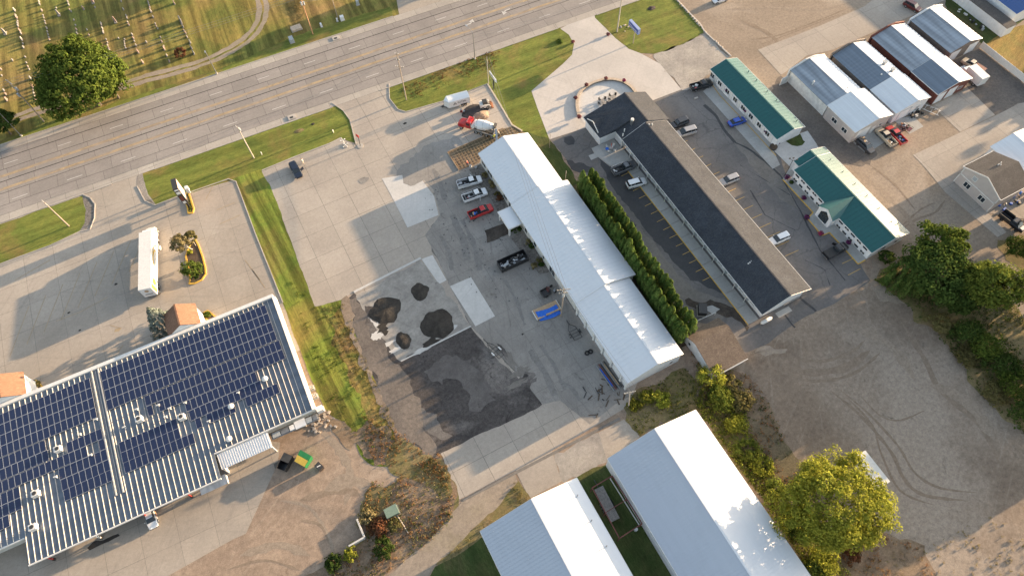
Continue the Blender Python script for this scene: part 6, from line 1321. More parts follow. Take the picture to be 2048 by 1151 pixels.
for x in (1.0, 2.3):
    for y in (-1.05, 1.05): wheel(t, x, y, .5, .5, 'rim')
m = MB(); m.box(L-3.2, L-3.0, -1.1, -.9, 0, 1.1); m.box(L-3.2, L-3.0, .9, 1.1, 0, 1.1); m.build('landing_gear', 'steel', t)
m = MB(); m.loft([[(L+.35, -1.1, .9), (L+.35, 1.1, .9), (L+.35, 1.1, 3.3), (L+.35, -1.1, 3.3)], [(L+1.1, -1.15, .7), (L+1.1, 1.15, .7), (L+1.1, 1.0, 3.2), (L+1.1, -1.0, 3.2)], [(L+1.7, -1.1, .6), (L+1.7, 1.1, .6), (L+1.7, .9, 2.4), (L+1.7, -.9, 2.4)], [(L+2.6, -1.0, .6), (L+2.6, 1.0, .6), (L+2.6, .8, 1.7), (L+2.6, -.8, 1.7)], [(L+3.1, -.8, .7), (L+3.1, .8, .7), (L+3.1, .6, 1.3), (L+3.1, -.6, 1.3)]]); cb = m.build('cab', 'paint_white_car', t)
m = MB(); m.add([(L+1.12, -.92, 3.12), (L+1.12, .92, 3.12), (L+1.68, .84, 2.48), (L+1.68, -.84, 2.48)], [(0,1,2,3)]); m.v = [(v[0]+.03, v[1], v[2]+.03) for v in m.v]; m.build('windshield', 'car_glass', t)
m = MB(); m.box(L+.1, L+.3, -.9, .9, 3.2, 3.35); m.build('air_gap_fairing', 'trim_dark', t)
for s in (-1, 1): m = MB(); m.box(L+1.3, L+1.5, s*1.2-.05, s*1.45+.05, 1.9, 2.4) if s > 0 else m.box(L+1.3, L+1.5, -1.5, -1.15, 1.9, 2.4); m.build('mirror', 'trim_white', t)
for x in (L-1.4, L-.2, L+2.2):
    for y in (-1.0, 1.0): wheel(t, x, y, .5, .4, 'rim')
m = MB(); m.box(L-2.8, L-1.9, -1.6, -1.25, .35, .9); m.build('side_box', 'trim_white', t)
# ---- text helper: real lettering as mesh
def lettering(t, txt, size, M, mat, name='lettering'):
    c = bpy.data.curves.new(name, 'FONT'); c.body = txt; c.size = size; c.extrude = .006; c.align_x = 'LEFT'
    o = bpy.data.objects.new(name, c); COL.objects.link(o); bpy.context.view_layer.update()
    me = bpy.data.meshes.new_from_object(o.evaluated_get(bpy.context.evaluated_depsgraph_get())); bpy.data.objects.remove(o); bpy.data.curves.remove(c)
    me.transform(M); me.materials.clear()
    return link(name, me, mat, t)
# ---- white enclosed trailer, lettered SUTER
b0, b1 = P(899,217,.4), P(940.4,205.4,.4); d = b1-b0; a = math.atan2(d.y, d.x); L = d.length
t = thing('cargo_trailer', 'white enclosed V-nosed cargo trailer lettered SUTER near the road verge', 'trailer', (b0.x, b0.y, 0), a)
m = MB(); m.prism([(0, 0), (L, 0), (L, 2.4), (0, 2.4), (-.95, 1.2)], .42, 2.25); m.build('body', 'trim_white', t)
m = MB(); m.loft([[(-.6, 1.0, 2.27), (-.6, 1.4, 2.27), (-.6, 1.3, 2.3), (-.6, 1.1, 2.3)], [(0, 0, 2.27), (0, 2.4, 2.27), (0, 1.8, 2.5), (0, .6, 2.5)], [(L, 0, 2.27), (L, 2.4, 2.27), (L, 1.8, 2.52), (L, .6, 2.52)]]); m.build('roof', 'paint_white_car', t)
MS = Matrix.Translation((L*.41, -.012, 1.3)) @ Matrix.Rotation(math.radians(90), 4, 'X')
lettering(t, 'SUTER', .74, MS, 'text_black')
lettering(t, 'www.suter.com', .2, Matrix.Translation((L*.45, -.012, .8)) @ Matrix.Rotation(math.radians(90), 4, 'X'), 'text_black') if 0 else None
m = MB(); lx = L*.19
m.add([(lx, -.015, 1.05), (lx+.22, -.015, 1.05), (lx+.50, -.015, 1.55), (lx+.50, -.015, 1.9)], [(0,1,2,3)]); m.add([(lx+.52, -.015, 1.9), (lx+.52, -.015, 1.55), (lx+.80, -.015, 1.05), (lx+1.0, -.015, 1.05)], [(0,1,2,3)]); m.add([(lx+.36, -.015, 1.05), (lx+.62, -.015, 1.05), (lx+.49, -.015, 1.3)], [(0,1,2)])
m.build('triangle_logo', 'text_black', t)
m = MB(); m.box(L*.55, L*.85, -.13, -.03, .62, .78); m.build('fender', 'rubber_black', t)
for x in (L*.63, L*.77):
    for y in (-.05, 2.45): wheel(t, x, y, .33, .2)
m = MB(); m.obox((-.3, 1.2, .45), (-1.9, 1.2, .45), .12, .1); m.obox((0, .4, .45), (-1.6, 1.15, .45), .1, .08); m.obox((0, 2.0, .45), (-1.6, 1.25, .45), .1, .08); m.tube((-1.5, 1.2, 0), (-1.5, 1.2, .8), .05, .05, 6); m.build('tow_bar', 'trim_dark', t)
# ---- concrete mixer
p, a, _ = heading((916,243), (1000,269), 1.0); L = 10.6
t = thing('mixer_truck', 'concrete mixer truck with red cab and white drum pouring beside the rebar', 'mixer truck', p, a)
m = MB(); m.box(-4.6, 3.9, -.45, .45, .75, 1.05); m.build('chassis', 'trim_dark', t)
m = MB(); m.loft([sec(3.2, 1.0, .9, 1.95, .1), sec(4.6, .95, .8, 1.75, .15), sec(5.1, .8, .8, 1.45, .2)]); m.box(3.4, 4.9, -1.2, -.85, .95, 1.2); m.box(3.4, 4.9, .85, 1.2, .95, 1.2); m.build('hood', 'paint_red', t)
m = MB(); m.loft([sec(1.7, 1.1, .9, 2.9, .12), sec(2.8, 1.1, .9, 2.95, .12), sec(3.25, 1.05, .9, 2.1, .12)]); m.build('cab', 'paint_red', t)
m = MB(); m.add([(2.86, -.9, 2.86), (2.86, .9, 2.86), (3.26, .88, 2.16), (3.26, -.88, 2.16)], [(0,1,2,3)]); m.v = [(v[0]+.02, v[1], v[2]+.02) for v in m.v]; m.build('windshield', 'car_glass', t)
for s in (-1, 1): m = MB(); m.box(1.95, 2.75, min(s*1.085, s*1.11), max(s*1.085, s*1.11), 1.95, 2.6); m.build('side_window', 'car_glass', t); m = MB(); m.tube((1.55, s*.95, 1.0), (1.55, s*.95, 3.3), .09, .09, 8); m.build('exhaust_stack', 'aluminium', t)
m = MB()
for k in range(5): m.box(2.55, 2.65, -.8+.38*k, -.72+.38*k, 2.96, 3.04)
m.build('roof_marker', 'lamp_glass', t)
m = MB(); m.tube((1.1, -1.05, 2.0), (1.1, 1.05, 2.0), .48, .48, 12); m.build('water_tank', 'trim_white', t)
dr = MB(); secs = []
for x, z, r in ((.75, 2.05, .45), (.55, 2.1, .95), (.0, 2.2, 1.18), (-1.6, 2.5, 1.2), (-3.0, 2.85, .82), (-3.9, 3.05, .5)):
    secs.append([(x+.22*r*math.sin(2*math.pi*i/16)*.9, r*math.cos(2*math.pi*i/16), z+r*math.sin(2*math.pi*i/16)) for i in range(16)])
dr.loft(secs[::-1]); d_ = dr.build('drum', 'siding_white', t, smooth=True)
m = MB()
for k, (x, z, r) in enumerate(((-3.15, 2.88, .80), (-1.62, 2.5, 1.215), (.02, 2.2, 1.195))):
    for i in range(16):
        u, v_ = 2*math.pi*i/16, 2*math.pi*(i+1)/16; m.obox((x+.2*r*math.sin(u), r*math.cos(u), z+r*math.sin(u)), (x+.2*r*math.sin(v_), r*math.cos(v_), z+r*math.sin(v_)), .1, .05)
m.build('drum_ring', 'aluminium', t)
m = MB(); m.box(-4.3, -3.9, -.6, .6, 1.05, 3.3); m.build('rear_pedestal', 'steel', t); m = MB(); m.loft([[(-4.6, -.6, 3.7), (-4.6, .6, 3.7), (-4.0, .6, 3.9), (-4.0, -.6, 3.9)], [(-4.5, -.25, 3.0), (-4.5, .25, 3.0), (-4.2, .25, 3.0), (-4.2, -.25, 3.0)]]); m.build('hopper', 'trim_dark', t)
m = MB(); m.obox((-4.4, .0, 2.4), (-5.2, 1.3, 1.3), .5, .12); m.obox((-5.2, 1.3, 1.3), (-5.5, 2.4, .7), .45, .1); m.build('chute', 'aluminium', t)
m = MB(); m.box(-4.2, 1.0, -1.25, -.95, 1.1, 1.22); m.box(-4.2, 1.0, .95, 1.25, 1.1, 1.22); m.build('fender', 'aluminium', t)
for x in (4.1, .3, -1.1, -2.4, -3.7):
    for y in (-1.0, 1.0): wheel(t, x, y, .5, .35, 'rim')
# ---- skid steer
p, a, _ = heading((980,208), (960,212), .6)
t = thing('skid_steer', 'small white skid-steer loader with rusty bucket next to the gravel heap', 'loader', p, a)
m = MB(); m.box(-1.2, .5, -.75, .75, .35, 1.2); m.box(-1.3, -.6, -.7, .7, .5, 1.5); m.build('body', 'trim_white', t)
m = MB(); m.box(-.6, .45, -.55, .55, 1.2, 1.95); m.build('cab_glass', 'car_glass', t); m = MB(); m.box(-.65, .5, -.58, .58, 1.96, 2.05); m.build('cab_roof', 'trim_dark', t)
for s in (-1, 1): m = MB(); m.obox((-1.1, s*.82, 1.45), (.9, s*.82, 1.2), .14, .16); m.obox((.9, s*.82, 1.25), (1.35, s*.82, .4), .14, .14); m.build('lift_arm', 'trim_white', t)
m = MB(); m.add([(1.3,-.95,.05),(1.3,.95,.05),(1.3,.95,.75),(1.3,-.95,.75),(2.0,-.95,.05),(2.0,.95,.05),(1.45,.95,.8),(1.45,-.95,.8)], [(0,1,5,4),(3,7,6,2),(0,3,2,1),(0,4,7,3),(1,2,6,5)]); m.build('bucket', 'orange_brown', t)
for x in (-.75, .45):
    for y in (-.75, .75): wheel(t, x, y, .38, .28, 'rim')
# ---- white camper trailer behind the lime tree
p = P(1744,936,2.4); t = thing('white_trailer', 'white box trailer with roof vent mostly hidden behind the lime tree', 'trailer', (p.x, p.y, 0), math.radians(90))
m = MB(); m.box(-3.2, 3.0, -1.15, 1.15, .5, 2.5); m.build('body', 'trim_white', t); m = MB(); m.box(-2.4, -1.9, -.25, .25, 2.5, 2.62); m.build('roof_vent', 'door_grey', t)
for x in (-.5, .5):
    for y in (-1.0, 1.0): wheel(t, x, y, .33, .2)
# ---- flatbed trailer with plank deck
c = [P(1188.7,978,1.0), P(1206,970,1.0), P(1240,1034.6,1.0), P(1221.7,1043.3,1.0)]
q0 = (c[0]+c[1])/2; q1 = (c[2]+c[3])/2; d = q0-q1; a = math.atan2(d.y, d.x); L = d.length; w = (c[0]-c[1]).length
t = thing('flatbed_trailer', 'flatbed trailer with weathered plank deck inside the rusty frame between the sheds', 'trailer', (q1.x, q1.y, 0), a)
m = MB(); m.box(0, L, -w/2, w/2, .7, .84); m.build('frame', 'trim_dark', t)
n = 9
for i in range(n): m = MB(); m.box(0, L, -w/2+w*i/n+.012, -w/2+w*(i+1)/n-.012, .85, .9); m.build('plank', 'timber_grey', t)
m = MB(); m.obox((L, 0, .7), (L+1.6, 0, .6), .12, .12); m.build('tow_bar', 'trim_dark', t)
for x in (L*.35, L*.45, L*.55):
    for y in (-w/2-.15, w/2+.15): wheel(t, x, y, .33, .2)
# ---- small trailers and frames in the yard
def frame_trailer(label, tip, tail, w, mats='trim_dark', fenders='trim_white', name='boat_trailer'):
    p_, a_, L_ = heading(tip, tail, .4); t = thing(name, label, 'trailer', p_, a_); h_ = L_/2
    for s in (-1, 1): m = MB(); m.obox((-h_, s*w/2, .45), (h_*.1, s*w/2, .45), .1, .1); m.obox((h_*.1, s*w/2, .45), (h_*.6, 0, .45), .1, .1); m.build('side_rail', mats, t)
    m = MB(); m.obox((h_*.5, 0, .45), (h_, 0, .45), .12, .12); m.tube((h_*.9, 0, 0), (h_*.9, 0, .7), .05, .05, 6); m.build('tow_bar', mats, t)
    for k in range(4): x = -h_+h_*.3*k; m = MB(); m.obox((x, -w/2, .45), (x, w/2, .45), .08, .08); m.build('crossbar', mats, t)
    for s in (-1, 1):
        wheel(t, -h_*.45, s*(w/2+.25), .33, .2); m = MB(); m.box(-h_*.45-.42, -h_*.45+.42, s*(w/2+.25)-.14, s*(w/2+.25)+.14, .7, .76); m.build('fender', fenders, t)
    return t
frame_trailer('empty boat trailer with white fenders on the concrete beside the millings', (966.5,677.5), (1003,713), 1.3)
frame_trailer('dark bare trailer frame on the yard below the utility pole', (1133,640), (1157,677), 1.7, fenders='trim_dark', name='trailer_frame')
p, a, _ = heading((1110,574), (1085,588), .6)
t = thing('dump_cart', 'black dump cart with tangled scrap standing by the workshop wall', 'cart', p, a)
m = MB(); m.box(-1.7, .1, -.85, .85, .4, .5); m.box(-1.7, .1, -.85, -.78, .5, 1.0); m.box(-1.7, .1, .78, .85, .5, 1.0); m.box(-1.7, -1.63, -.78, .78, .5, 1.0); m.box(.03, .1, -.78, .78, .5, 1.0); m.build('tub', 'trim_dark', t)
for x in (-1.0, 1.1):
    for y in (-.8, .8): wheel(t, x, y, .33, .2, 'rim_dark')
clutter(t, -.2, 1.6, -.7, .7, .45, 8, ['trim_dark', 'steel', 'rust_steel'], 21, .4, 'scrap')
# ---- open-top waste container full of rubbish
c = [P(993.6,521,1.5), P(1044.5,498,1.5), P(1060,514,1.5), P(1003,539.4,1.5)]
q0 = (c[0]+c[3])/2; q1 = (c[1]+c[2])/2; d = q1-q0; a = math.atan2(d.y, d.x); L = d.length; w = 2.45
t = thing('waste_container', 'long black open-top waste container with rubbish inside on the yard', 'container', (q0.x, q0.y, 0), a)
m = MB(); m.box(0, L, -w/2, w/2, .15, .25); m.box(0, L, -w/2, -w/2+.08, .25, 1.5); m.box(0, L, w/2-.08, w/2, .25, 1.5); m.box(0, .08, -w/2+.08, w/2-.08, .25, 1.5); m.box(L-.08, L, -w/2+.08, w/2-.08, .25, 1.5); m.build('shell', 'paint_black', t)
for i in range(9): m = MB(); x = .3+i*(L-.5)/8.5; m.box(x-.05, x+.05, -w/2-.06, -w/2-.002, .2, 1.45); m.build('side_rib', 'trim_dark', t)
clutter(t, .5, L-.6, -.8, .8, .25, 46, ['aluminium', 'trim_dark', 'door_grey', 'timber_grey', 'trim_dark', 'steel'], 22, .8, 'rubbish')
# ---- dumpsters by the store
def bin_(label, cs, h, mat, lid=None, cat='dumpster', lidn=2, slope=.25):
    P4 = [P(x, y, h) for x, y in cs]; c = sum(P4, Vector())/4; t = thing('dumpster', label, cat, (c.x, c.y, 0))
    q = [(v.x-c.x, v.y-c.y) for v in P4]; b = [(x*.9, y*.9) for x, y in q]
    m = MB(); m.loft([[(*v, .1) for v in b], [(*v, h) for v in q]], cap=False); m.add([(*v, .12) for v in b], [(0,1,2,3)]); m.build('body', mat, t)
    return t, q
t, q = bin_('black open dumpster at the edge of the concrete apron', [(568,903.5),(585,911),(568.6,941),(553,935)], 1.7, 'paint_black')
m = MB(); m.add([(q[0][0], q[0][1], 1.72), (q[1][0], q[1][1], 1.72), ((q[1][0]+q[2][0])/2, (q[1][1]+q[2][1])/2, 1.78), ((q[0][0]+q[3][0])/2, (q[0][1]+q[3][1])/2, 1.78)], [(0,1,2,3)]); m.build('lid', 'trim_dark', t)
t, q = bin_('green dumpster with yellow lid in the middle of the three', [(600.6,898.6),(623,911),(609,933),(589,921.6)], 1.8, 'green_bin' if 0 else 'paint_green' if 'paint_green' in MATS else plain('paint_green', (.015, .16, .05), .5) and 'paint_green')
plain('paint_lid', (.60, .40, .06), .5)
m = MB(); A_, B2, C2, D2 = [Vector((x, y, 1.83)) for x, y in q]; m.add([A_.lerp(D2, .0), B2.lerp(C2, .0), B2.lerp(C2, .45), A_.lerp(D2, .45)], [(0,1,2,3)]); m.build('lid_frame', 'paint_green', t)
m = MB(); e = Vector((0, 0, .12)); m.add([A_.lerp(D2, .46)+e, B2.lerp(C2, .46)+e, C2+e*.2, D2+e*.2], [(0,1,2,3)]); m.build('lid', 'paint_lid', t)
for s_, e_ in ((A_, D2), (B2, C2)): pass
t, q = bin_('small black bin with white label, rightmost of the three', [(636.7,922),(647,932),(638,941),(628,930.6)], 1.25, 'paint_black')
m = MB(); m.add([(x, y, 1.27) for x, y in q], [(0,1,2,3)]); m.build('lid', 'trim_dark', t); m = MB(); m.box(-.35, .35, -.08, .08, 1.275, 1.3); m.build('label', 'trim_white', t)
# ================================================================== STREET FURNITURE AND SMALL THINGS
plain('pole_wood', (.30, .25, .20), .9, var=.15); plain('pole_orange', (.40, .22, .12), .9); plain('wire', (.22, .22, .23), .5, .3); plain('granite_grey', (.24, .225, .215), .6, var=.12, nscale=4); plain('granite_rose', (.27, .19, .165), .6, var=.1, nscale=4); plain('granite_dark', (.10, .11, .12), .35, var=.1); plain('granite_pale', (.36, .32, .28), .7, var=.1)
plain('stop_red', (.45, .03, .02), .5); plain('sign_blue', (.02, .055, .26), .4); plain('sign_pale_blue', (.28, .34, .55), .5); plain('sign_pink', (.62, .42, .36), .6, var=.03); plain('transformer_green', (.16, .22, .17), .6); plain('pot', (.06, .05, .045), .8); plain('skin', (.45, .28, .2), .6); plain('hivis', (.50, .60, .06), .7); plain('shirt_red', (.45, .06, .04), .8); plain('shirt_cream', (.60, .54, .44), .8); plain('jeans', (.05, .07, .12), .9); plain('hair_dark', (.03, .02, .015), .9); plain('turq', (.05, .35, .40), .6)
def pole(label, base, h, r=.14, arms=((.92, 1.2),), mat='pole_wood', rz=0.0, extra=None, lean=(0, 0), name='utility_pole', cat='utility pole', group=None):
    p = P(*base); t = thing(name, label, cat, p, rz, group); m = MB(); m.tube((0, 0, 0), (lean[0], lean[1], h), r*1.15, r*.75, 8); m.build('pole', mat, t)
    for f, w in arms:
        m = MB(); m.obox((lean[0]*f, lean[1]*f-w, h*f), (lean[0]*f, lean[1]*f+w, h*f), .12, .12); ar = m.build('crossarm', mat, t)
        for k in (-.9, -.45, .45, .9): m = MB(); m.tube((lean[0]*f, lean[1]*f+w*k, h*f+.06), (lean[0]*f, lean[1]*f+w*k, h*f+.28), .06, .05, 6); m.build('insulator', 'trim_white', ar)
    if extra:
        for z, s in extra: m = MB(); m.tube((.32*s, .0, z), (.32*s, 0, z+.9), .22, .22, 10); m.build('transformer', 'door_grey', t)
    return t
pole('tall wooden utility pole with crossarm and equipment on the cemetery verge, left', (88,243), 13.4, extra=((10, 1), (8.6, -1)), arms=((.95, 1.1), (.8, .6)), rz=.5)
pole('wooden utility pole on the verge in front of the restaurant, far left', (138,452), 8.8, arms=((.97, 1.0),), rz=.4)
pole('pale utility pole on the verge between road and restaurant lot', (508,316), 10.4, arms=((.97, .8),), mat='bark_pale', extra=((9.2, .6),), rz=.3)
pole('tall utility pole on the verge left of the white cargo trailer', (813,200), 14.6, arms=((.98, .5), (.86, .4), (.72, 1.0)), rz=.9)
pole('orange-lit wooden pole with transformer bank at the top edge', (626,69), 12.5, arms=((.95, .9),), mat='pole_orange', extra=((9.0, 1), (9.2, -1)), rz=.2)
pole('dark slim wooden pole leaving the frame beside the utility cabinets at the top', (676,38), 9.0, arms=(), r=.09)
pole('grey utility pole beside the blue motel sign', (1234,64), 12.0, arms=((.97, .8),), mat='bark_pale', r=.16)
pole('plain tapered pole at the corner of the contractor yard by the lettered sign', (977,167), 8.4, arms=(), mat='bark_pale', r=.11)
pole('utility pole with transformers standing in weeds on the contractor yard', (1122,632), 11.4, arms=((.97, 1.3), (.86, .9)), extra=((9.2, 1), (9.0, -1), (8.2, .2)), rz=1.2)
pole('leaning weathered utility pole at the south corner of the workshop', (1257,813), 7.9, arms=((.97, 1.1),), mat='bark_pale', lean=(.2, .8), rz=1.3)
pole('thin wooden pole on the grass north-east of the workshop', (1099,296), 5.2, arms=(), r=.07)
pole('short pale post by the hedge end', (1131,361), 3.4, arms=(), r=.1, mat='bark_pale')
def lamp(label, base, h, arm, rz, mat='steel'):
    t = thing('street_lamp', label, 'street lamp', P(*base), rz); m = MB(); m.tube((0, 0, 0), (0, 0, .35), .28, .28, 10); m.build('base', 'kerb', t)
    m = MB(); m.tube((0, 0, .3), (0, 0, h), .11, .07, 8); m.build('pole', mat, t)
    m = MB(); m.tube((0, 0, h), (arm*.6, 0, h+.5), .05, .05, 6); m.tube((arm*.6, 0, h+.5), (arm, 0, h+.55), .05, .04, 6); m.build('arm', 'aluminium', t)
    m = MB(); m.box(arm-.1, arm+.6, -.15, .15, h+.5, h+.62); m.build('lamp_head', 'aluminium', t)
lamp('grey street lamp on the verge with its arm over the road', (950,118), 8.2, 2.2, 1.8)
lamp('grey street lamp at the far lower left of the cemetery verge', (43,272), 8.4, 1.6, -1.6); lamp('grey street lamp beside the cemetery lane where it bends', (434,148), 7.2, .6, -1.6)
t = thing('lamp_post', 'black twin-headed lamp post at the corner of the green-roofed hall', 'lamp post', P(1569,352)); m = MB(); m.tube((0, 0, 0), (0, 0, 5.4), .07, .06, 8); m.build('pole', 'trim_dark', t)
for dx, dy in ((.5, .4), (-.3, .7), (.9, -.3)): m = MB(); m.tube((0, 0, 5.3), (dx, dy, 5.5), .04, .04, 6); m.box(dx-.2, dx+.2, dy-.12, dy+.12, 5.45, 5.6); m.build('lamp_head', 'trim_dark', t)
# power lines
def wires(label, a, b, sag=.7, n=3, sp=.7, r=.02):
    A_, B_2 = Vector(a), Vector(b); d = (B_2-A_).normalized(); nn = Vector((-d.y, d.x, 0)); t = thing('power_line', label, 'power line', A_)
    for k in range(n):
        o = nn*sp*(k-(n-1)/2); m = MB(); N = 14; pp = [A_.lerp(B_2, i/N)+o-Vector((0, 0, sag*4*(i/N)*(1-i/N)))-A_ for i in range(N+1)]
        for u, v in zip(pp, pp[1:]): m.tube(u, v, r, r, 4)
        m.build('cable', 'wire', t)
def top(base, h): p = P(*base); return (p.x, p.y, h)
wires('overhead cables crossing the large maple beside the road', top((88,243), 12.8), top((626,69), 11.9), 1.0, 3, .9)
wires('overhead cables running off the left edge from the cemetery pole', top((88,243), 12.8), (-140, 158, 12.8), .8, 3, .9)
wires('overhead cables between the two poles in front of the restaurant lot', top((138,452), 8.6), top((508,316), 10.1), .8, 2, 1.2)
wires('overhead cables along the verge up to the tall pole', top((508,316), 10.1), top((813,200), 13.8), .9, 2, .8)
wires('overhead cables from the tall pole to the pole by the blue sign', top((813,200), 14.2), top((1234,64), 11.7), 1.0, 2, .8)
wires('service cables from the yard pole along the workshop wall', top((1122,632), 11.0), top((977,167), 8.2), 1.4, 3, .6, .028)
wires('service cables from the yard pole to the leaning pole', top((1122,632), 11.0), (P(1257,813).x, P(1257,813).y+.8, 7.8), .8, 3, .7)
wires('slack cables crossing the road verge at the top', top((626,69), 10.8), top((760,20), 8.0), .6, 4, .8)
# ---- signs
b = P(1266,87); t = thing('motel_sign', 'blue and white motel sign on a tall steel pole beside the drive', 'sign', (b.x, b.y, 0))
m = MB(); m.tube((0, 0, 0), (0, .1, 4.0), .13, .11, 8); m.build('pole', 'pole_wood', t)
m = MB(); m.box(-.35, .35, -1.6, 2.6, 4.0, 5.55); cab = m.build('cabinet', 'sign_pale_blue', t)
m = MB(); m.box(-.37, -.352, -1.5, 2.5, 4.1, 5.3); m.build('face', 'sign_blue', t)
m = MB()
# flowing white script stroke across the face (unreadable at this distance)
pt = [(2.2, 4.95), (2.0, 4.55), (1.75, 4.85), (1.5, 4.5), (1.25, 4.75), (1.0, 4.45), (.7, 4.72), (.45, 4.42), (.2, 4.7), (-.05, 4.42), (-.3, 4.72), (-.55, 4.42), (-.8, 4.7), (-1.1, 4.45)]
for u, v in zip(pt, pt[1:]): m.obox((-.385, u[0], u[1]), (-.385, v[0], v[1]), .02, .12)
m.box(-.39, -.375, -1.3, 2.1, 4.24, 4.30)
m.build('script_lettering', 'trim_white', t)
b = P(987.5,177); t = thing('yard_sign', 'long narrow white name sign on a black post at the contractor yard corner', 'sign', (b.x, b.y, 0))
m = MB(); m.box(-.12, .12, -.12, .12, 0, 3.3); m.build('post', 'trim_dark', t)
m = MB(); m.box(-.1, .1, -1.7, 1.9, 3.3, 4.15); m.build('panel', 'siding_white', t)
lettering(t, 'SUTER', .62, Matrix.Translation((-.112, 1.35, 3.5)) @ Matrix.Rotation(math.radians(-90), 4, 'Z') @ Matrix.Rotation(math.radians(90), 4, 'X'), 'text_black')
m = MB(); m.add([(-.115, 1.8, 3.45), (-.115, 1.6, 3.95), (-.115, 1.42, 3.45)], [(0,1,2)]); m.build('triangle_logo', 'text_black', t)
b = P(378,410); t = thing('pylon_sign', 'tall dark pylon sign with white panels rising from the yellow-kerbed planter', 'sign', (b.x, b.y, 0), math.radians(-4))
for y in (-.6, 1.2): m = MB(); m.box(-.2, .2, y-.15, y+.15, 0, 2.0); m.build('post', 'trim_dark', t)
m = MB(); m.box(-.55, .55, -1.1, 1.9, 2.0, 7.2); m.build('cabinet', 'trim_dark', t)
for z0, z1, mt in ((2.15, 2.9, 'trim_white'), (3.1, 4.6, 'paint_maroon'), (5.3, 6.1, 'trim_white'), (6.5, 6.9, 'siding_white')):
    m = MB(); m.box(-.42, .2 if z0 < 5 else .42, -1.13, -1.102, z0, z1); m.build('south_panel', mt, t)
m = MB(); m.box(.552, .57, -.95, 1.75, 3.0, 7.1); m.build('east_face', 'sign_pink', t)
for k in range(5): m = MB(); m.box(.572, .58, -.6, 1.4-.25*(k % 2), 3.5+.65*k, 3.66+.65*k); m.build('faded_text_line', 'siding_tan', t)
t = thing('menu_board', 'white pedestal menu board beside the pylon sign', 'board', P(380,386)); m = MB(); m.box(-.2, .2, -.2, .2, 0, .9); m.build('pedestal', 'trim_white', t); m = MB(); m.box(-.35, .35, -.5, .5, .9, 2.1); m.build('board', 'siding_white', t)
t = thing('red_sign', 'small red square sign on a black post at the driveway', 'sign', P(721,292)); m = MB(); m.tube((0, 0, .1), (.15, .1, 3.3), .08, .07, 8); m.build('post', 'trim_dark', t); m = MB(); m.T = Matrix.Rotation(.5, 4, 'Z'); m.box(-.05, .05, -.42, .42, 3.1, 3.9); m.build('panel', 'stop_red', t); m = MB(); m.tube((0, 0, 0), (0, 0, .12), .75, .75, 12); m.build('footing', 'kerb', t)
t = thing('white_stand', 'white wheeled metal stand at the kerb left of the red sign', 'stand', P(691,291)); m = MB(); m.tube((0, 0, .1), (-.3, .3, 2.6), .07, .07, 8); m.build('mast', 'trim_white', t)
for i in range(4):
    an = 1.57*i+.4; m = MB(); m.tube((0, 0, .2), (.7*math.cos(an), .7*math.sin(an), .15), .06, .06, 6); m.ball((.7*math.cos(an), .7*math.sin(an), .15), .14, 8, 5); m.build('foot', 'trim_white', t)
for s in (-1, 1): m = MB(); m.tube((-.2, .2, 1.7), (-.2+s*.5, .2, 1.9), .05, .05, 6); m.ball((-.2+s*.5, .2, 1.9), .16, 8, 5); m.build('lamp', 'trim_white', t)
# ---- planters
def kerb_bed(name, label, outline, mats='kerb_yellow', fill='mulch', w=.35):
    pp = [P(*q) for q in outline]; c = sum(pp, Vector())/len(pp); t = thing(name, label, 'planter', (c.x, c.y, 0)); m = MB()
    for a_, b_ in zip(pp, pp[1:]+pp[:1]): m.obox((a_.x-c.x, a_.y-c.y, .11), (b_.x-c.x, b_.y-c.y, .11), w, .22)
    m.build('kerb', mats, t); m = MB(); m.prism([((p.x-c.x)*.94, (p.y-c.y)*.94) for p in pp], .02, .12); m.build('soil', fill, t); return t
kerb_bed('parking_island', 'yellow-kerbed teardrop parking island with two small trees', [(391,479),(397,490),(405,512),(411,535),(412,548),(404,560),(390,567),(379,568),(381,556),(376,530),(372,512),(380,492)], w=.3)
kerb_bed('sign_planter', 'narrow yellow-kerbed planter with yellow flowers under the pylon sign', [(368,386),(378,388),(383,402),(388,418),(386,426),(377,427),(375,414)], w=.3)
kerb_bed('kerbed_bed', 'small yellow-kerbed bed at the right side of the brown porch', [(408,625),(416,621),(432,634),(420,642),(410,636)], w=.25)
kerb_bed('kerbed_bed', 'small yellow-kerbed bed at the left edge porch', [(65,765),(72,760),(86,774),(74,781),(66,776)], w=.25)
tufts('yellow_flowers', 'yellow flowers in the planter under the pylon sign', 'flowers', [(371,390),(378,391),(386,418),(383,424),(378,424)], 22, .35, 'leaf_gold', 31, size=.14)
def flower_pot(label, px_, R, mat, z=0.0, group='flower pots around the motel', name='flower_pot'):
    p = P(*px_, z+.5); t = thing(name, label, 'flower pot', (p.x, p.y, z), 0, group); m = MB(); m.tube((0, 0, 0), (0, 0, .45), R*.45, R*.6, 10); m.build('pot', 'pot', t)
    rg = np.random.default_rng(int(px_[0])); k = 170; q = sph(rg, k); q[:, 2] = abs(q[:, 2]); leaf_obj('flowers', q*R*rg.uniform(.7, 1.05, (k, 1))*np.array([1, 1, .75])+np.array([0, 0, .4]), q+rg.normal(size=(k, 3))*.4, .12, mat, t, rg)
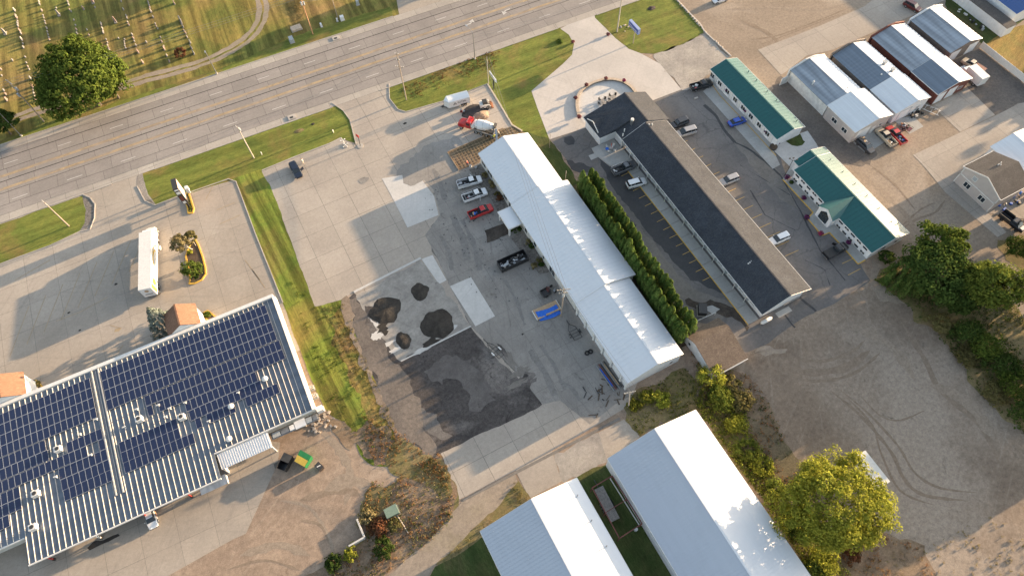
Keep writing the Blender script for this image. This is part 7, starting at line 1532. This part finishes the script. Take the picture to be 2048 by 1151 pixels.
for lb, q, R, mt, z in (('russet flower pot on the terrace wall at its west end',(1158,233),.62,'flower_russet',.5),('dark russet pot on the terrace wall beside the drive, second from the west',(1151,195),.55,'flower_russet',.5),('russet pot at the north-west bend of the terrace wall',(1173,169),.55,'flower_russet',.5),('russet pot at the north of the terrace wall',(1212,156),.5,'flower_russet',.5),('bright pink pot on the terrace wall, easternmost',(1248,160),.5,'flower_pink',.5),
    ('round russet pot at the left side of the drive entrance',(1146,83),.5,'flower_russet',0),('pink-red pot at the right side of the drive entrance',(1216,68),.55,'flower_russet',0),
    ('purple hanging pot on the northern green block, first from the north',(1454,180),.5,'flower_purple',.9),('purple hanging pot on the northern green block, second from the north',(1492,221),.5,'flower_purple',.9),('purple hanging pot on the northern green block, third from the north',(1532,262),.5,'flower_purple',.9),('purple pot at the south corner of the northern green block',(1557,284),.45,'flower_purple',0),
    ('large purple pot under the twin lamp post',(1575,354),.75,'flower_purple',0),('dark leafy pot beside the large purple one',(1583,364),.5,'leaf_dark',0),('purple pot midway along the hall front, north half',(1608,395),.6,'flower_purple',0),('purple pot left of the hall front gable',(1614,434),.65,'flower_purple',0),('magenta pot right of the hall front gable',(1642,466),.65,'flower_pink',0),('purple pot beside the black pickup by the hall',(1697,484),.6,'flower_purple',0),('small dark pot at the north end of the northern green block',(1425,151),.5,'leaf_dark',0)):
    flower_pot(lb, q, R, mt, z)
# ---- garden furniture
def chair(t_or_lb, loc, rz, mat, label, group=None):
    t = thing('patio_chair', label, 'chair', loc, rz, group); m = MB(); m.box(-.25, .25, -.25, .25, .4, .45); m.build('seat', mat, t); m = MB(); m.box(-.3, -.24, -.25, .25, .45, .95); m.build('backrest', mat, t)
    for x in (-.22, .22):
        for y in (-.22, .22): m = MB(); m.box(x-.025, x+.025, y-.025, y+.025, 0, .4); m.build('leg', mat, t)
def table(label, loc, R, mat, umb=None):
    t = thing('patio_table', label, 'table', loc); m = MB(); m.tube((0, 0, .7), (0, 0, .75), R, R, 14); m.build('tabletop', mat, t); m = MB(); m.tube((0, 0, 0), (0, 0, .7), .06, .06, 6); m.build('leg', 'trim_dark', t)
    if umb: m = MB(); m.tube((0, 0, .75), (0, 0, 2.3), .03, .03, 6); m.tube((0, 0, 1.4), (0, 0, 2.4), .1, .03, 8); m.build('folded_parasol', umb, t)
for q, wd in (((1206,202), 'left'), ((1227,194), 'right')):
    p = P(*q, .7); p.z = 14*LAY; table(f'grey round table with folded parasol, {wd} one on the stone terrace', p, .62, 'timber_grey', 'door_grey')
    for k in range(5):
        an = k*1.256+.6; chair(None, (p.x+1.05*math.cos(an), p.y+1.05*math.sin(an), p.z), an+math.pi, 'trim_dark', f'dark chair at the {wd} table on the stone terrace', f'chairs at the {wd} terrace table')
p = P(1222,296,.6); p.z = .08; table('table with a red folded parasol on the motel patio', p, .5, 'siding_tan', 'shirt_red')
for k in range(4): an = k*1.57+.5; chair(None, (p.x+1.0*math.cos(an), p.y+1.0*math.sin(an), p.z), an+math.pi, 'trim_white', 'white chair around the red-parasol table on the patio', 'chairs around the red-parasol table')
p = P(1214,299,.5); p.z = .08; table('small bright blue table on the motel patio', p, .42, 'tarp_blue')
for i, q in enumerate([(1443,173),(1460,190),(1481,212),(1503,236),(1520,254),(1540,276)]):
    p = P(*q, .4); chair(None, (p.x, p.y, .09), math.pi, 'trim_white', ['first','second','third','fourth','fifth','sixth'][i]+' white chair from the north outside the northern green block', 'white chairs outside the northern green block')
t = thing('half_barrel', 'dark half-round barrel planter on the walkway between the green-roofed blocks', 'planter', P(1546,296)); m = MB(); m.tube((0, 0, .08), (0, 0, .6), .85, .9, 14); m.build('barrel', 'pot', t); m = MB(); m.tube((0, 0, .6), (0, 0, .64), .8, .8, 14); m.build('soil', 'mulch', t)
t = thing('picnic_bench', 'weathered wooden picnic bench at the north end of the green-roofed hall', 'bench', P(1611,318), .2)
for y in (-.3, 0, .3): m = MB(); m.box(-1.3, 1.3, y-.13, y+.13, .72, .77); m.build('board', 'lumber', t)
m = MB(); m.box(-1.0, -.85, -.4, .4, .08, .71); m.box(.85, 1.0, -.4, .4, .08, .71); m.build('trestle', 'lumber', t)
# ---- cabinets, drains, condensers
def cabinet(name, label, px_, sx, sy, h, mat, rz=R2, cat='cabinet', pad=.15, top_=None):
    t = thing(name, label, cat, P(*px_), rz); m = MB(); m.box(-sx/2-pad, sx/2+pad, -sy/2-pad, sy/2+pad, 0, .1); m.build('pad', 'kerb', t); m = MB(); m.box(-sx/2, sx/2, -sy/2, sy/2, .1, h); m.build('housing', mat, t); m = MB(); m.box(-sx/2-.04, sx/2+.04, -sy/2-.04, sy/2+.04, h, h+.06); m.build('lid', top_ or mat, t); return t
cabinet('utility_vault', 'large flat tan utility vault in the shaded grass left of the orange pole', (593,58), 2.6, 1.7, .5, 'stone_cap', rz=.0)
cabinet('utility_cabinet', 'grey double cabinet nearest the road left of the orange pole', (584,83), 1.0, 1.5, 1.1, 'door_grey'); cabinet('utility_cabinet', 'small pale pedestal standing alone right of the orange pole', (643,53), .35, .8, .8, 'turq' if 0 else 'siding_white'); cabinet('utility_cabinet', 'white cabinet by the slim dark pole at the top', (685,40), .9, .9, 1.1, 'siding_white'); cabinet('utility_cabinet', 'small pedestal left of the white cabinet', (675,43), .3, .3, .9, 'siding_white'); cabinet('utility_cabinet', 'grey meter box on a frame at the top of the verge', (716,10), .7, .5, 1.3, 'door_grey')
cabinet('storm_inlet', 'concrete storm drain inlet in the south gutter', (584,235), 1.8, 1.4, .17, 'kerb', cat='drain'); cabinet('storm_inlet', 'concrete storm drain inlet in the north gutter', (672,77), 1.8, 1.4, .17, 'kerb', cat='drain')
for nm in ('storm_inlet', 'storm_inlet.001'): o = bpy.data.objects[nm]; m = MB(); m.box(-.5, .3, -.45, .15, .235, .245); m.build('grate', 'trim_dark', o)
for lb, q in (('air conditioner condenser against the store side wall, upper of two', (624,777)), ('air conditioner condenser against the store side wall, lower of two', (631,793))):
    t = cabinet('condenser', lb, q, .85, .85, .9, 'door_grey', rz=SA, cat='air conditioner', top_='stone_cap'); m = MB(); m.tube((0, 0, .96), (0, 0, .985), .36, .36, 12); m.build('fan_grille', 'trim_dark', t)
    for k in range(3): m = MB(); m.T = Matrix.Rotation(k*1.05, 4, 'Z'); m.box(-.34, .34, -.05, .05, .99, 1.0); m.build('fan_blade', 'trim_white', t)
cabinet('transformer_box', 'white transformer box at the south-east corner of the store', (642,820), 1.2, 1.0, 1.1, 'siding_white', rz=SA)
cabinet('transformer_box', 'green transformer box in the dry weeds at the bottom', (785,1024), 2.2, 1.6, 1.3, 'transformer_green', rz=.0, cat='cabinet')
cabinet('green_crate', 'dark green waste bin near the garage, north side', (1403,622), 2.2, 1.6, 1.3, 'trim_dark', rz=1.0, cat='bin')
sheet('garage_pad', [(1405,615),(1424,610),(1440,618),(1425,628)], 'walk_concrete', 9)
t = thing('leaning_rail', 'long thin white rail running from the garage roof corner', 'rail', P(1384,646)); a_ = P(1384,646,1.2)-P(1384,646); b_ = P(1432,624,1.2)-P(1384,646); m = MB(); m.tube((a_.x, a_.y, 1.2), (b_.x, b_.y, 1.2), .05, .05, 6); m.build('rail', 'trim_white', t); m = MB(); m.tube((a_.x, a_.y, 0), (a_.x, a_.y, 1.2), .05, .05, 6); m.tube((b_.x, b_.y, 0), (b_.x, b_.y, 1.2), .05, .05, 6); m.build('post', 'trim_white', t)
# ---- piles and materials on the yard
def mound(name, label, cat, px_, rx, ry, h, mat, seed, rz=0):
    p = P(*px_); t = thing(name, label, cat, p, rz); r = random.Random(seed); m = MB(); n, k = 22, 6; of = [r.uniform(.82, 1.12) for _ in range(n)]; of = [(of[i]+of[(i+1) % n])/2 for i in range(n)]; vs = []
    for j in range(k):
        f = 1-j/k; z = h*(1-f**1.7)
        for i in range(n): an = 2*math.pi*i/n; q = f*of[i]; vs.append((rx*q*math.cos(an)+r.uniform(-.08, .08), ry*q*math.sin(an)+r.uniform(-.08, .08), 13*LAY+z+(r.uniform(-.06, .06)*h if j else 0)))
    vs.append((0, 0, h+.05)); fs = [(j*n+i, j*n+(i+1) % n, (j+1)*n+(i+1) % n, (j+1)*n+i) for j in range(k-1) for i in range(n)]+[((k-1)*n+i, (k-1)*n+(i+1) % n, k*n) for i in range(n)]
    m.add(vs, fs); m.build('heap', mat, t)
s_ = 7.6
mound('gravel_heap', 'round dark heap on the old slab, upper left', 'heap', (771,620), 3.5, 3.1, .34, 'dark_heap', 1); mound('gravel_heap', 'smallest dark heap, top of the old slab', 'heap', (840,583), 1.9, 2.1, .3, 'dark_heap', 2); mound('gravel_heap', 'largest dark heap on the right of the old slab', 'heap', (875,647), 3.5, 3.4, .38, 'dark_heap', 3); mound('gravel_heap', 'small pear-shaped dark heap near the lower edge of the old slab', 'heap', (807,680), 1.6, 1.9, .28, 'dark_heap', 4)
mound('sand_heap', 'brown sand heap behind the mixer cab', 'heap', (962,232), 2.2, 1.6, .8, 'dirt', 5); mound('gravel_heap', 'flattened grey gravel spread in front of the loader', 'heap', (950,222), 3.4, 2.2, .35, 'millings', 6)
t = thing('lumber_stack', 'stack of boards half covered with a bright blue tarpaulin on the yard', 'lumber stack', P(1093,621), math.radians(1)+R2)
m = MB()
for k in range(6): bd = MB(); bd.box(-2.7, 2.7, -1.15+.38*k, -.80+.38*k, .1, .5); bd.build('board_bundle', 'lumber', t)
m = MB(); rr = random.Random(4); n = 12; vs = []
for i in range(n+1):
    for j in range(6): u, v = i/n, j/5; vs.append((-2.3+4.6*u, -1.55+2.1*v-.5*math.sin(u*2.2), (.56+rr.uniform(-.04, .06)) if -1.1 < -1.55+2.1*v-.5*math.sin(u*2.2) else .18))
m.add(vs, [(i*6+j, (i+1)*6+j, (i+1)*6+j+1, i*6+j+1) for i in range(n) for j in range(5)]); m.build('tarpaulin', 'tarp_blue', t)
m = MB(); m.box(-2.75, -2.68, -1.2, 1.15, .05, .6); m.box(2.68, 2.75, -1.2, 1.15, .05, .6); m.build('end_board', 'trim_white', t)
for q, lb in (((1174,706), 'black tyre lying on the yard, left of two'), ((1181,703), 'black tyre lying on the yard, right of two')):
    t = thing('tyre', lb, 'tyre', P(*q)); m = MB(); n = 16; vs = []
    for i in range(n):
        an = 2*math.pi*i/n
        for r_, z_ in ((.5, .04), (.5, .26), (.26, .26), (.26, .04)): vs.append((r_*math.cos(an), r_*math.sin(an), z_))
    m.add(vs, [(4*i+e, 4*((i+1) % n)+e, 4*((i+1) % n)+(e+1) % 4, 4*i+(e+1) % 4) for i in range(n) for e in range(4)]); m.build('ring', 'tyre', t)
t = thing('pipe_stack', 'stack of long dark and blue pipes beside the workshop south end', 'pipes', P(1217,752), math.radians(-88))
for k, (mt, L_, y) in enumerate((('steel',6.2,-.9),('tarp_blue',4.2,-.6),('rust_steel',6.0,-.3),('trim_dark',5.6,0),('steel',6.4,.3),('lumber',5.0,.6),('trim_dark',6.1,.9))): m = MB(); m.tube((-L_/2, y, .2), (L_/2, y+.1, .2), .11, .11, 8); m.build('pipe', mt, t)
t = thing('scrap_heap', 'scattered black sheeting and twigs at the south end of the workshop', 'scrap', P(1212,790)); rr = random.Random(9)
for k in range(26):
    m = MB(); x, y, an = rr.uniform(-4, 3.5), rr.uniform(-3.2, 3), rr.uniform(0, 3.14); L_ = rr.uniform(.4, 1.5); m.obox((x, y, .08), (x+L_*math.cos(an), y+L_*math.sin(an), .1), rr.uniform(.08, .3), .08); m.build('scrap_piece', rr.choice(['trim_dark', 'bark', 'mulch']), t)
# rubbish around the trucks
t = thing('yard_litter', 'small dark scraps strewn on the concrete by the parked trucks', 'litter', P(960,440)); m = MB(); rr = random.Random(12)
for k in range(90):
    x, y, an = rr.uniform(-9, 5), rr.uniform(-22, 14), rr.uniform(0, 3.14); m.obox((x, y, .05+9*LAY), (x+.3*math.cos(an), y+.3*math.sin(an), .05+9*LAY), rr.uniform(.05, .16), .05)
o = m.build('scraps', 'trim_dark', t); o['kind'] = 'stuff'
# rebar mat and formwork
sheet('excavated_bed', [(895,305),(1008,257),(1024,252),(1050,266),(1010,300),(962,318),(958,326),(918,341)], 'brown_weed', 13, .1, seed=3)
rb = thing('rebar_mat', 'grid of rusty reinforcing bars laid on bare soil at the north end of the workshop', 'rebar', (0, 0, 0))
pg = px_poly([(897,305),(1008,258),(1022,254),(1040,268),(1010,300),(962,318),(957,325),(918,339)]); plain('rebar', (.36, .27, .17), .7, var=.1)
x0 = min(p[0] for p in pg); x1 = max(p[0] for p in pg); y0 = min(p[1] for p in pg); y1 = max(p[1] for p in pg)
x = x0+.3
while x < x1:
    c = clip_half(clip_half(pg, 1, 0, -(x-.01)), -1, 0, x+.01)
    if len(c) > 2: ys = [p[1] for p in c]; MB().obox((x, min(ys), .13), (x, max(ys), .13), .055, .05).build('bar', 'rebar', rb)
    x += .8
y = y0+.3
while y < y1:
    c = clip_half(clip_half(pg, 0, 1, -(y-.01)), 0, -1, y+.01)
    if len(c) > 2: xs_ = [p[0] for p in c]; MB().obox((min(xs_), y, .18), (max(xs_), y, .18), .07, .05).build('bar', 'rebar', rb)
    y += .8
for a_, b_ in (((895,305),(918,341)), ((895,305),(1006,257))): p, q = P(*a_), P(*b_); MB().obox((p.x, p.y, .15), (q.x, q.y, .15), .1, .2).build('form_board', 'lumber', rb)
# rusty frame between the storage sheds
fr = thing('rusty_frame', 'rusty red rectangular pipe frame standing between the two storage sheds', 'frame', (0, 0, 0)); h_ = 3.0
cs = [P(1184.3,974.7,h_), P(1224.3,950.4,h_), P(1284.2,1046,h_), P(1239,1075.4,h_)]
for a_, b_ in zip(cs, cs[1:]+cs[:1]): MB().obox(a_, b_, .16, .16).build('beam', 'rust_steel', fr)
MB().obox((cs[0]+cs[3])/2, (cs[1]+cs[2])/2, .12, .12).build('crossbeam', 'rust_steel', fr)
for c in cs+[(cs[1]+cs[2])/2, (cs[0]+cs[3])/2]: MB().obox((c.x, c.y, 0), (c.x, c.y, h_-.08), .14, .14).build('post', 'rust_steel', fr)
MB().obox((cs[1].x-.25, cs[1].y, 1.6), (cs[2].x-.25, cs[2].y, 1.6), .08, .5).build('white_board', 'trim_white', fr)
t = thing('white_drum', 'white drum at the lower corner of the rusty frame', 'drum', P(1271,1059)); m = MB(); m.tube((0, 0, 0), (0, 0, .9), .3, .3, 12); m.build('drum', 'trim_white', t)
# retaining wall, logs, stones
t = thing('retaining_wall', 'low pale L-shaped concrete wall casting a shadow in the dirt at the bottom', 'wall', P(731,1075)); o_ = P(731,1075)
for a_, b_ in (((716,1039),(731,1075)), ((731,1075),(700,1093))):
    p, q = P(*a_)-o_, P(*b_)-o_
    for k in range(3): u, v = p.lerp(q, k/3), p.lerp(q, (k+1)/3); d = (v-u)*.01; MB().obox((u.x+d.x, u.y+d.y, .55), (v.x-d.x, v.y-d.y, .55), .28, 1.1).build('wall_block', 'new_concrete', t)
t = thing('log', 'long bleached pole lying in the weeds right of the green transformer', 'log', P(795,1031)); d = P(817,1066)-P(795,1031); m = MB(); m.tube((0, 0, .15), (d.x*.55, d.y*.5, .17), .13, .11, 8); m.tube((d.x*.55, d.y*.5, .17), (d.x, d.y, .12), .11, .07, 8); m.build('trunk', 'bark_pale', t)
rr = random.Random(3); t = thing('rubble_pile', 'loose pile of pale broken stone at the south-east corner of the store', 'rubble', P(641,845))
for k in range(40):
    an = rr.uniform(0, 6.28); r_ = rr.uniform(0, 1)**.6; x, y = 1.6*r_*math.cos(an)+1.3*(k % 3-1), 2.6*r_*math.sin(an); s = rr.uniform(.12, .32); m = MB(); m.T = Matrix.Translation((x, y, s*.4)) @ Matrix.Rotation(an, 4, 'Z'); m.box(-s, s, -s*.7, s*.7, -s*.5, s*.5); m.build('stone', rr.choice(['granite_pale', 'stone_cap', 'granite_grey']), t)
for i, (a_, b_, n) in enumerate((((1352,0),(1408,62),14), ((1409,64),(1462,112),12))):
    for k in range(n):
        p = P(*a_).lerp(P(*b_), (k+rr.uniform(-.2, .2))/n); s = rr.uniform(.22, .42); t = thing('boulder', 'pale stone in the row edging the motel sign lawn', 'boulder', p, 0, 'stones edging the sign lawn'); m = MB(); m.ball((0, 0, s*.3), (s, s*rr.uniform(.6, 1), s*.6), 7, 5); m.build('stone', rr.choice(['granite_pale', 'granite_grey', 'stone_cap']), t)
rr2 = random.Random(8)
t = thing('pale_stones', 'cluster of pale landscaping stones by the motel sign pole', 'stones', P(1250,57))
for k in range(12): s = rr2.uniform(.2, .45); m = MB(); m.ball((rr2.uniform(-1.6, 2.4), rr2.uniform(-1, 1.2), s*.3), (s, s*.8, s*.5), 7, 5); m.build('stone', rr2.choice(['granite_pale', 'stone_cap', 'granite_grey']), t)
t = thing('evergreen_bush', 'low dark round shrub at the east tip of the front verge', 'bush', P(1119,84)); rg = np.random.default_rng(3); q = sph(rg, 300); q[:, 2] = abs(q[:, 2]); leaf_obj('foliage', q*np.array([.9, .9, .7]), q, .14, 'leaf_dark', t, rg); m = MB(); m.tube((0, 0, 0), (0, 0, .4), .08, .05, 6); m.build('stem', 'bark', t)
# junk by the sheds
t = thing('steel_rack', 'white lattice steel rack lying in front of the second shed', 'rack', P(1862,222), math.radians(88)+.5)
for x in (-1.5, 0, 1.5): m = MB(); m.obox((x, -.9, .4), (x, .9, .4), .08, .08); m.build('bar', 'trim_white', t)
for y in (-.9, .9): m = MB(); m.obox((-1.9, y, .4), (1.9, y, .4), .1, .1); m.build('rail', 'trim_white', t)
for k in range(7): m = MB(); m.obox((-1.8+.5*k, -.9, .45), (-1.5+.5*k, -.2, .45), .1, .05); m.build('slat', 'trim_dark' if k % 2 else 'trim_white', t)
t = thing('engine_parts', 'pile of dark machine parts and white tubs against the second shed', 'machine parts', P(1829,228)); clutter(t, -1.6, 2.6, -1.2, 1.2, .05, 22, ['trim_dark', 'trim_dark', 'steel', 'trim_white'], 41, .7, 'part')
p, a, _ = heading((1825,262), (1803,248), .5); t = thing('utility_trailer', 'small black open utility trailer right of the red pickup', 'trailer', p, a)
m = MB(); m.box(-1.3, 1.1, -.75, .75, .45, .52); m.build('bed', 'paint_maroon', t); m = MB()
for y in (-.75, .75): m.obox((-1.3, y, .8), (1.1, y, .8), .05, .05); m.obox((-1.3, y, .5), (-1.3, y, .8), .05, .05); m.obox((1.1, y, .5), (1.1, y, .8), .05, .05)
m.build('rail', 'trim_dark', t); clutter(t, -1, .8, -.5, .5, .53, 5, ['trim_white', 'trim_dark', 'door_grey'], 43, .3)
for y in (-.9, .9): wheel(t, -.1, y, .3, .18)
t = thing('machine_row', 'row of small dark machines and boxes along the south wall of the tan house', 'machines', P(2020,408), math.radians(0)); clutter(t, -3, 5, -1.0, 1.0, .1, 16, ['trim_dark', 'steel', 'tarp_blue', 'trim_dark'], 44, .8, 'machine')
t = thing('junk_row', 'row of pale covered junk along the wall of the white prefab building', 'junk', (172.6, 70, 0)); clutter(t, -.7, .5, 0, 9, .05, 16, ['door_grey', 'trim_white', 'trim_dark'], 45, .7, 'junk_item')
t = thing('shed_litter', 'leafy debris and small junk between the cream pickup and the shed fronts', 'debris', P(1790,262)); clutter(t, -3, 3, -1.2, 1.6, .04, 24, ['cardboard', 'trim_dark', 'orange_brown', 'door_grey'], 46, .25, 'debris_piece')
t = thing('white_bench_frame', 'small white block on the motel asphalt beside the black pickup', 'block', P(1392,197)); m = MB(); m.box(-.5, .5, -.2, .2, 0, .25); m.build('block', 'kerb', t)
for lb, q, mt in (('dark red barrel left of the mixer cab', (922.5,224), 'paint_maroon'), ('dark green barrel left of the mixer cab', (928,227), 'trim_dark'), ('white bucket by the rebar mat', (941,333), 'trim_white'), ('pale paving slab stack by the rebar mat', (952,336), 'kerb')):
    t = thing('barrel', lb, 'barrel', P(*q)); m = MB(); m.tube((0, 0, 0), (0, 0, .85 if 'barrel' in lb else .4), .3, .3, 12); m.build('drum', mt, t); m = MB(); z = .85 if 'barrel' in lb else .4; m.tube((0, 0, z), (0, 0, z+.03), .31, .31, 12); m.build('rim_ring', 'steel', t)
# ---- people
def person(label, px_, rz, top_m, leg_m, pose='stand', hat=None):
    p = P(*px_); p.z = .06; t = thing('person', label, 'person', p, rz)
    bend = {'stand': 0, 'bend': .55, 'walk': .08}[pose]
    hip, ch, nk, hd = (0, 0, .92), (.35*bend, 0, 1.28-.1*bend), (.62*bend, 0, 1.48-.25*bend), (.80*bend, 0, 1.62-.30*bend)
    st_ = .22 if pose == 'walk' else .08
    J = [hip, ch, nk, hd, (st_*.6, .11, .50), (st_, .12, .06), (-st_*.6, -.11, .50), (-st_, -.12, .06), (ch[0]+.02, .20, ch[2]+.12), (ch[0]+.22, .30, ch[2]-.18), (ch[0]+.45, .24, ch[2]-.26), (ch[0]+.02, -.20, ch[2]+.12), (ch[0]+.22, -.30, ch[2]-.18), (ch[0]+.45, -.24, ch[2]-.26), (st_+.14, .12, .05), (-st_+.14, -.12, .05)]
    E_2 = [(0,1),(1,2),(2,3),(0,4),(4,5),(0,6),(6,7),(1,8),(8,9),(9,10),(1,11),(11,12),(12,13),(5,14),(7,15)]
    Rr = [.15,.17,.06,.10,.09,.055,.09,.055,.07,.05,.04,.07,.05,.04,.05,.05]
    me = bpy.data.meshes.new('body'); me.from_pydata(J, E_2, []); me.update(); o = link('body', me, [top_m, leg_m, 'skin'], t)
    sm = o.modifiers.new('skin', 'SKIN'); me.skin_vertices[0].data[0].use_root = True
    for i, r_ in enumerate(Rr): me.skin_vertices[0].data[i].radius = (r_, r_)
    o.modifiers.new('sub', 'SUBSURF').levels = 1; bpy.context.view_layer.update()
    ev = bpy.data.meshes.new_from_object(o.evaluated_get(bpy.context.evaluated_depsgraph_get())); o.modifiers.clear(); o.data = ev; ev.materials.clear()
    for k in (top_m, leg_m, 'skin'): ev.materials.append(MATS[k])
    for f in ev.polygons:
        z = f.center.z; x = f.center.x; f.material_index = 1 if z < .93 else (2 if z > nk[2]-.02 or (abs(f.center.y) > .2 and x > ch[0]+.3) else 0); f.use_smooth = True
    m = MB(); m.ball((hd[0]-.015, hd[1], hd[2]+.05), (.115, .105, .10), 10, 7); m.build('hard_hat' if hat else 'hair', hat or 'hair_dark', t, smooth=True)
    return t
person('worker in a yellow high-visibility top bending at the mixer chute', (987,279), .8, 'hivis', 'jeans', 'bend', 'trim_white'); person('worker in a red shirt bending over the rebar mat', (936,331), 2.2, 'shirt_red', 'jeans', 'bend'); person('person in cream clothes standing beside the black car on the sunlit yard', (607,327), 2.6, 'shirt_cream', 'shirt_cream', 'stand'); person('second worker in light clothes at the rear of the mixer', (998,272), 1.9, 'shirt_cream', 'jeans', 'bend', 'trim_white')
t = thing('cream_hydrant', 'small cream post standing in the verge grass left of the red sign', 'post', P(667,265)); m = MB(); m.tube((0, 0, 0), (0, 0, .8), .14, .12, 8); m.build('barrel', 'shirt_cream', t); m = MB(); m.ball((0, 0, .82), .15, 8, 5); m.build('cap', 'trim_white', t)
t = thing('marker_post', 'small white marker post in the grass strip', 'post', P(524,309)); m = MB(); m.tube((0, 0, 0), (0, 0, .8), .1, .1, 8); m.build('post', 'trim_white', t); m = MB(); m.ball((0, 0, .8), .12, 8, 5); m.build('cap', 'trim_white', t)
mound('earth_mound', 'bare earth patch in the verge grass', 'heap', (598,262), 1.3, .6, .12, 'weed_soil', 15); mound('earth_mound', 'small dark hole-like heap in the verge grass', 'heap', (626,248), .5, .35, .12, 'wet_soil', 16); mound('earth_mound', 'dark earth by the sign lawn stones', 'heap', (1303,17), 1.2, .8, .2, 'wet_soil', 17)
# ---- gravestones
A1 = [(150,105,2),(160,155,1),(170,180,2),(178,215,0),(180,240,1),(183,265,1),(205,320,2),(215,345,1),(225,410,2),(235,450,0),(240,490,1),(258,590,0),(270,650,0),(285,690,0),(300,720,0),(125,625,1),(50,345,3),(405,15,1),(410,40,1),(432,105,1),(445,155,0),(452,180,0),(463,215,0),(470,240,0),(485,290,1),(490,325,0),(498,355,0),(505,385,0),(512,410,0),(585,80,0),(612,150,3),(705,15,1),(715,45,1),(722,95,0),(740,115,0),(870,88,2),(970,20,3),(990,72,0),(768,203,0),(785,258,0),(795,305,1),(803,345,1),(815,388,1),(905,305,0),(925,360,0),(320,820,2),(335,900,2),(345,940,0),(352,975,1),(360,1010,1),(372,1045,1),(5,720,1),(12,785,0),(35,940,1),(55,980,1),(65,1040,2)]
A2 = [(95,380,1),(100,400,1),(115,460,1),(125,500,0),(130,530,1),(330,350,3),(175,640,0),(200,690,0),(200,735,0),(215,775,0),(230,815,1),(240,860,0),(255,895,1),(265,935,0),(510,255,1),(520,290,0),(530,355,0),(550,400,1),(380,620,0),(480,640,0),(478,680,0),(480,715,0),(485,750,0),(500,785,0),(425,10,1),(460,145,1),(605,560,1),(625,620,1),(640,670,0),(670,740,1),(840,685,1),(705,850,2),(780,1020,2),(870,30,1),(885,80,1),(895,115,0),(915,180,2),(950,270,1),(985,380,0),(1000,420,0),(1025,460,0),(1070,605,0),(1090,675,1),(1125,750,0),(1135,800,2),(1175,905,1),(1215,1000,1),(1300,50,2),(1405,340,4),(1425,380,0),(1440,430,2),(1455,490,0),(1485,535,1),(1510,600,1),(1560,690,2),(1580,780,2),(1620,870,2)]
ST = {0: (.5, .26, .42), 1: (.68, .28, .62), 2: (.85, .32, 1.05), 3: (1.1, .55, 1.9), 4: (1.6, .4, 1.7)}
gmesh = {}
def stone_mesh(k, mt):
    key = (k, mt)
    if key in gmesh: return gmesh[key]
    w, d, h = ST[k]; out = []
    m = MB()
    if k == 3: m.loft([[(-d/2, -d/2, .25), (d/2, -d/2, .25), (d/2, d/2, .25), (-d/2, d/2, .25)], [(-d*.3, -d*.3, h*.85), (d*.3, -d*.3, h*.85), (d*.3, d*.3, h*.85), (-d*.3, d*.3, h*.85)], [(-.02, -.02, h), (.02, -.02, h), (.02, .02, h), (-.02, .02, h)]])
    else:
        pf = [(-w/2, .15), (w/2, .15), (w/2, h*.82), (w*.3, h*.95), (0, h), (-w*.3, h*.95), (-w/2, h*.82)]; n = len(pf)
        m.add([(-d*.28, y, z) for y, z in pf]+[(d*.28, y, z) for y, z in pf], [tuple(range(n-1, -1, -1)), tuple(range(n, 2*n))]+[(i, (i+1) % n, (i+1) % n+n, i+n) for i in range(n)])
    a = bpy.data.meshes.new('headstone'); a.from_pydata(m.v, [], m.f); a.materials.append(MATS[mt])
    m = MB(); m.box(-d*.6, d*.6, -w*.62, w*.62, 0, .15 if k != 3 else .25); b = bpy.data.meshes.new('plinth'); b.from_pydata(m.v, [], m.f); b.materials.append(MATS['granite_grey'])
    gmesh[key] = (a, b); return gmesh[key]
rr = random.Random(44); mats_ = ['granite_grey', 'granite_rose', 'granite_grey', 'granite_pale', 'granite_rose', 'granite_grey']
stones = [((x/5.23, y/5.23), k) for x, y, k in A1]+[((190+x/8.222, y/8.222), k) for x, y, k in A2]
adj = {0: 'small low', 1: 'medium upright', 2: 'tall upright', 3: 'obelisk-shaped', 4: 'wide dark polished'}; words = {'granite_grey': 'grey', 'granite_rose': 'rose-grey', 'granite_pale': 'pale', 'granite_dark': 'dark'}
for (x, y), k in stones:
    p = P(x, y, .3); p.z = 0; mt = 'granite_dark' if k == 4 or (k == 2 and x > 360) else rr.choice(mats_)
    where = 'in the rows left of the maple' if x < 75 else ('in the rows above the maple' if x < 175 else ('in the rows right of the maple' if x < 290 else ('in the last double row before the bare lawn' if x < 345 else 'in the easternmost row by the red-brown bush')))
    gl = {0: 'low', 1: 'medium', 2: 'tall', 3: 'obelisk', 4: 'wide'}[k]
    t = thing('gravestone', f'{adj[k]} {words[mt]} gravestone {where}', 'gravestone', p, rr.uniform(-.08, .08)+math.radians(-4), f'{gl} {words[mt]} gravestones {where}')
    a, b = stone_mesh(k, mt)
    for nm, me in (('headstone', a), ('plinth', b)): o = bpy.data.objects.new(nm, me); COL.objects.link(o); o.parent = t
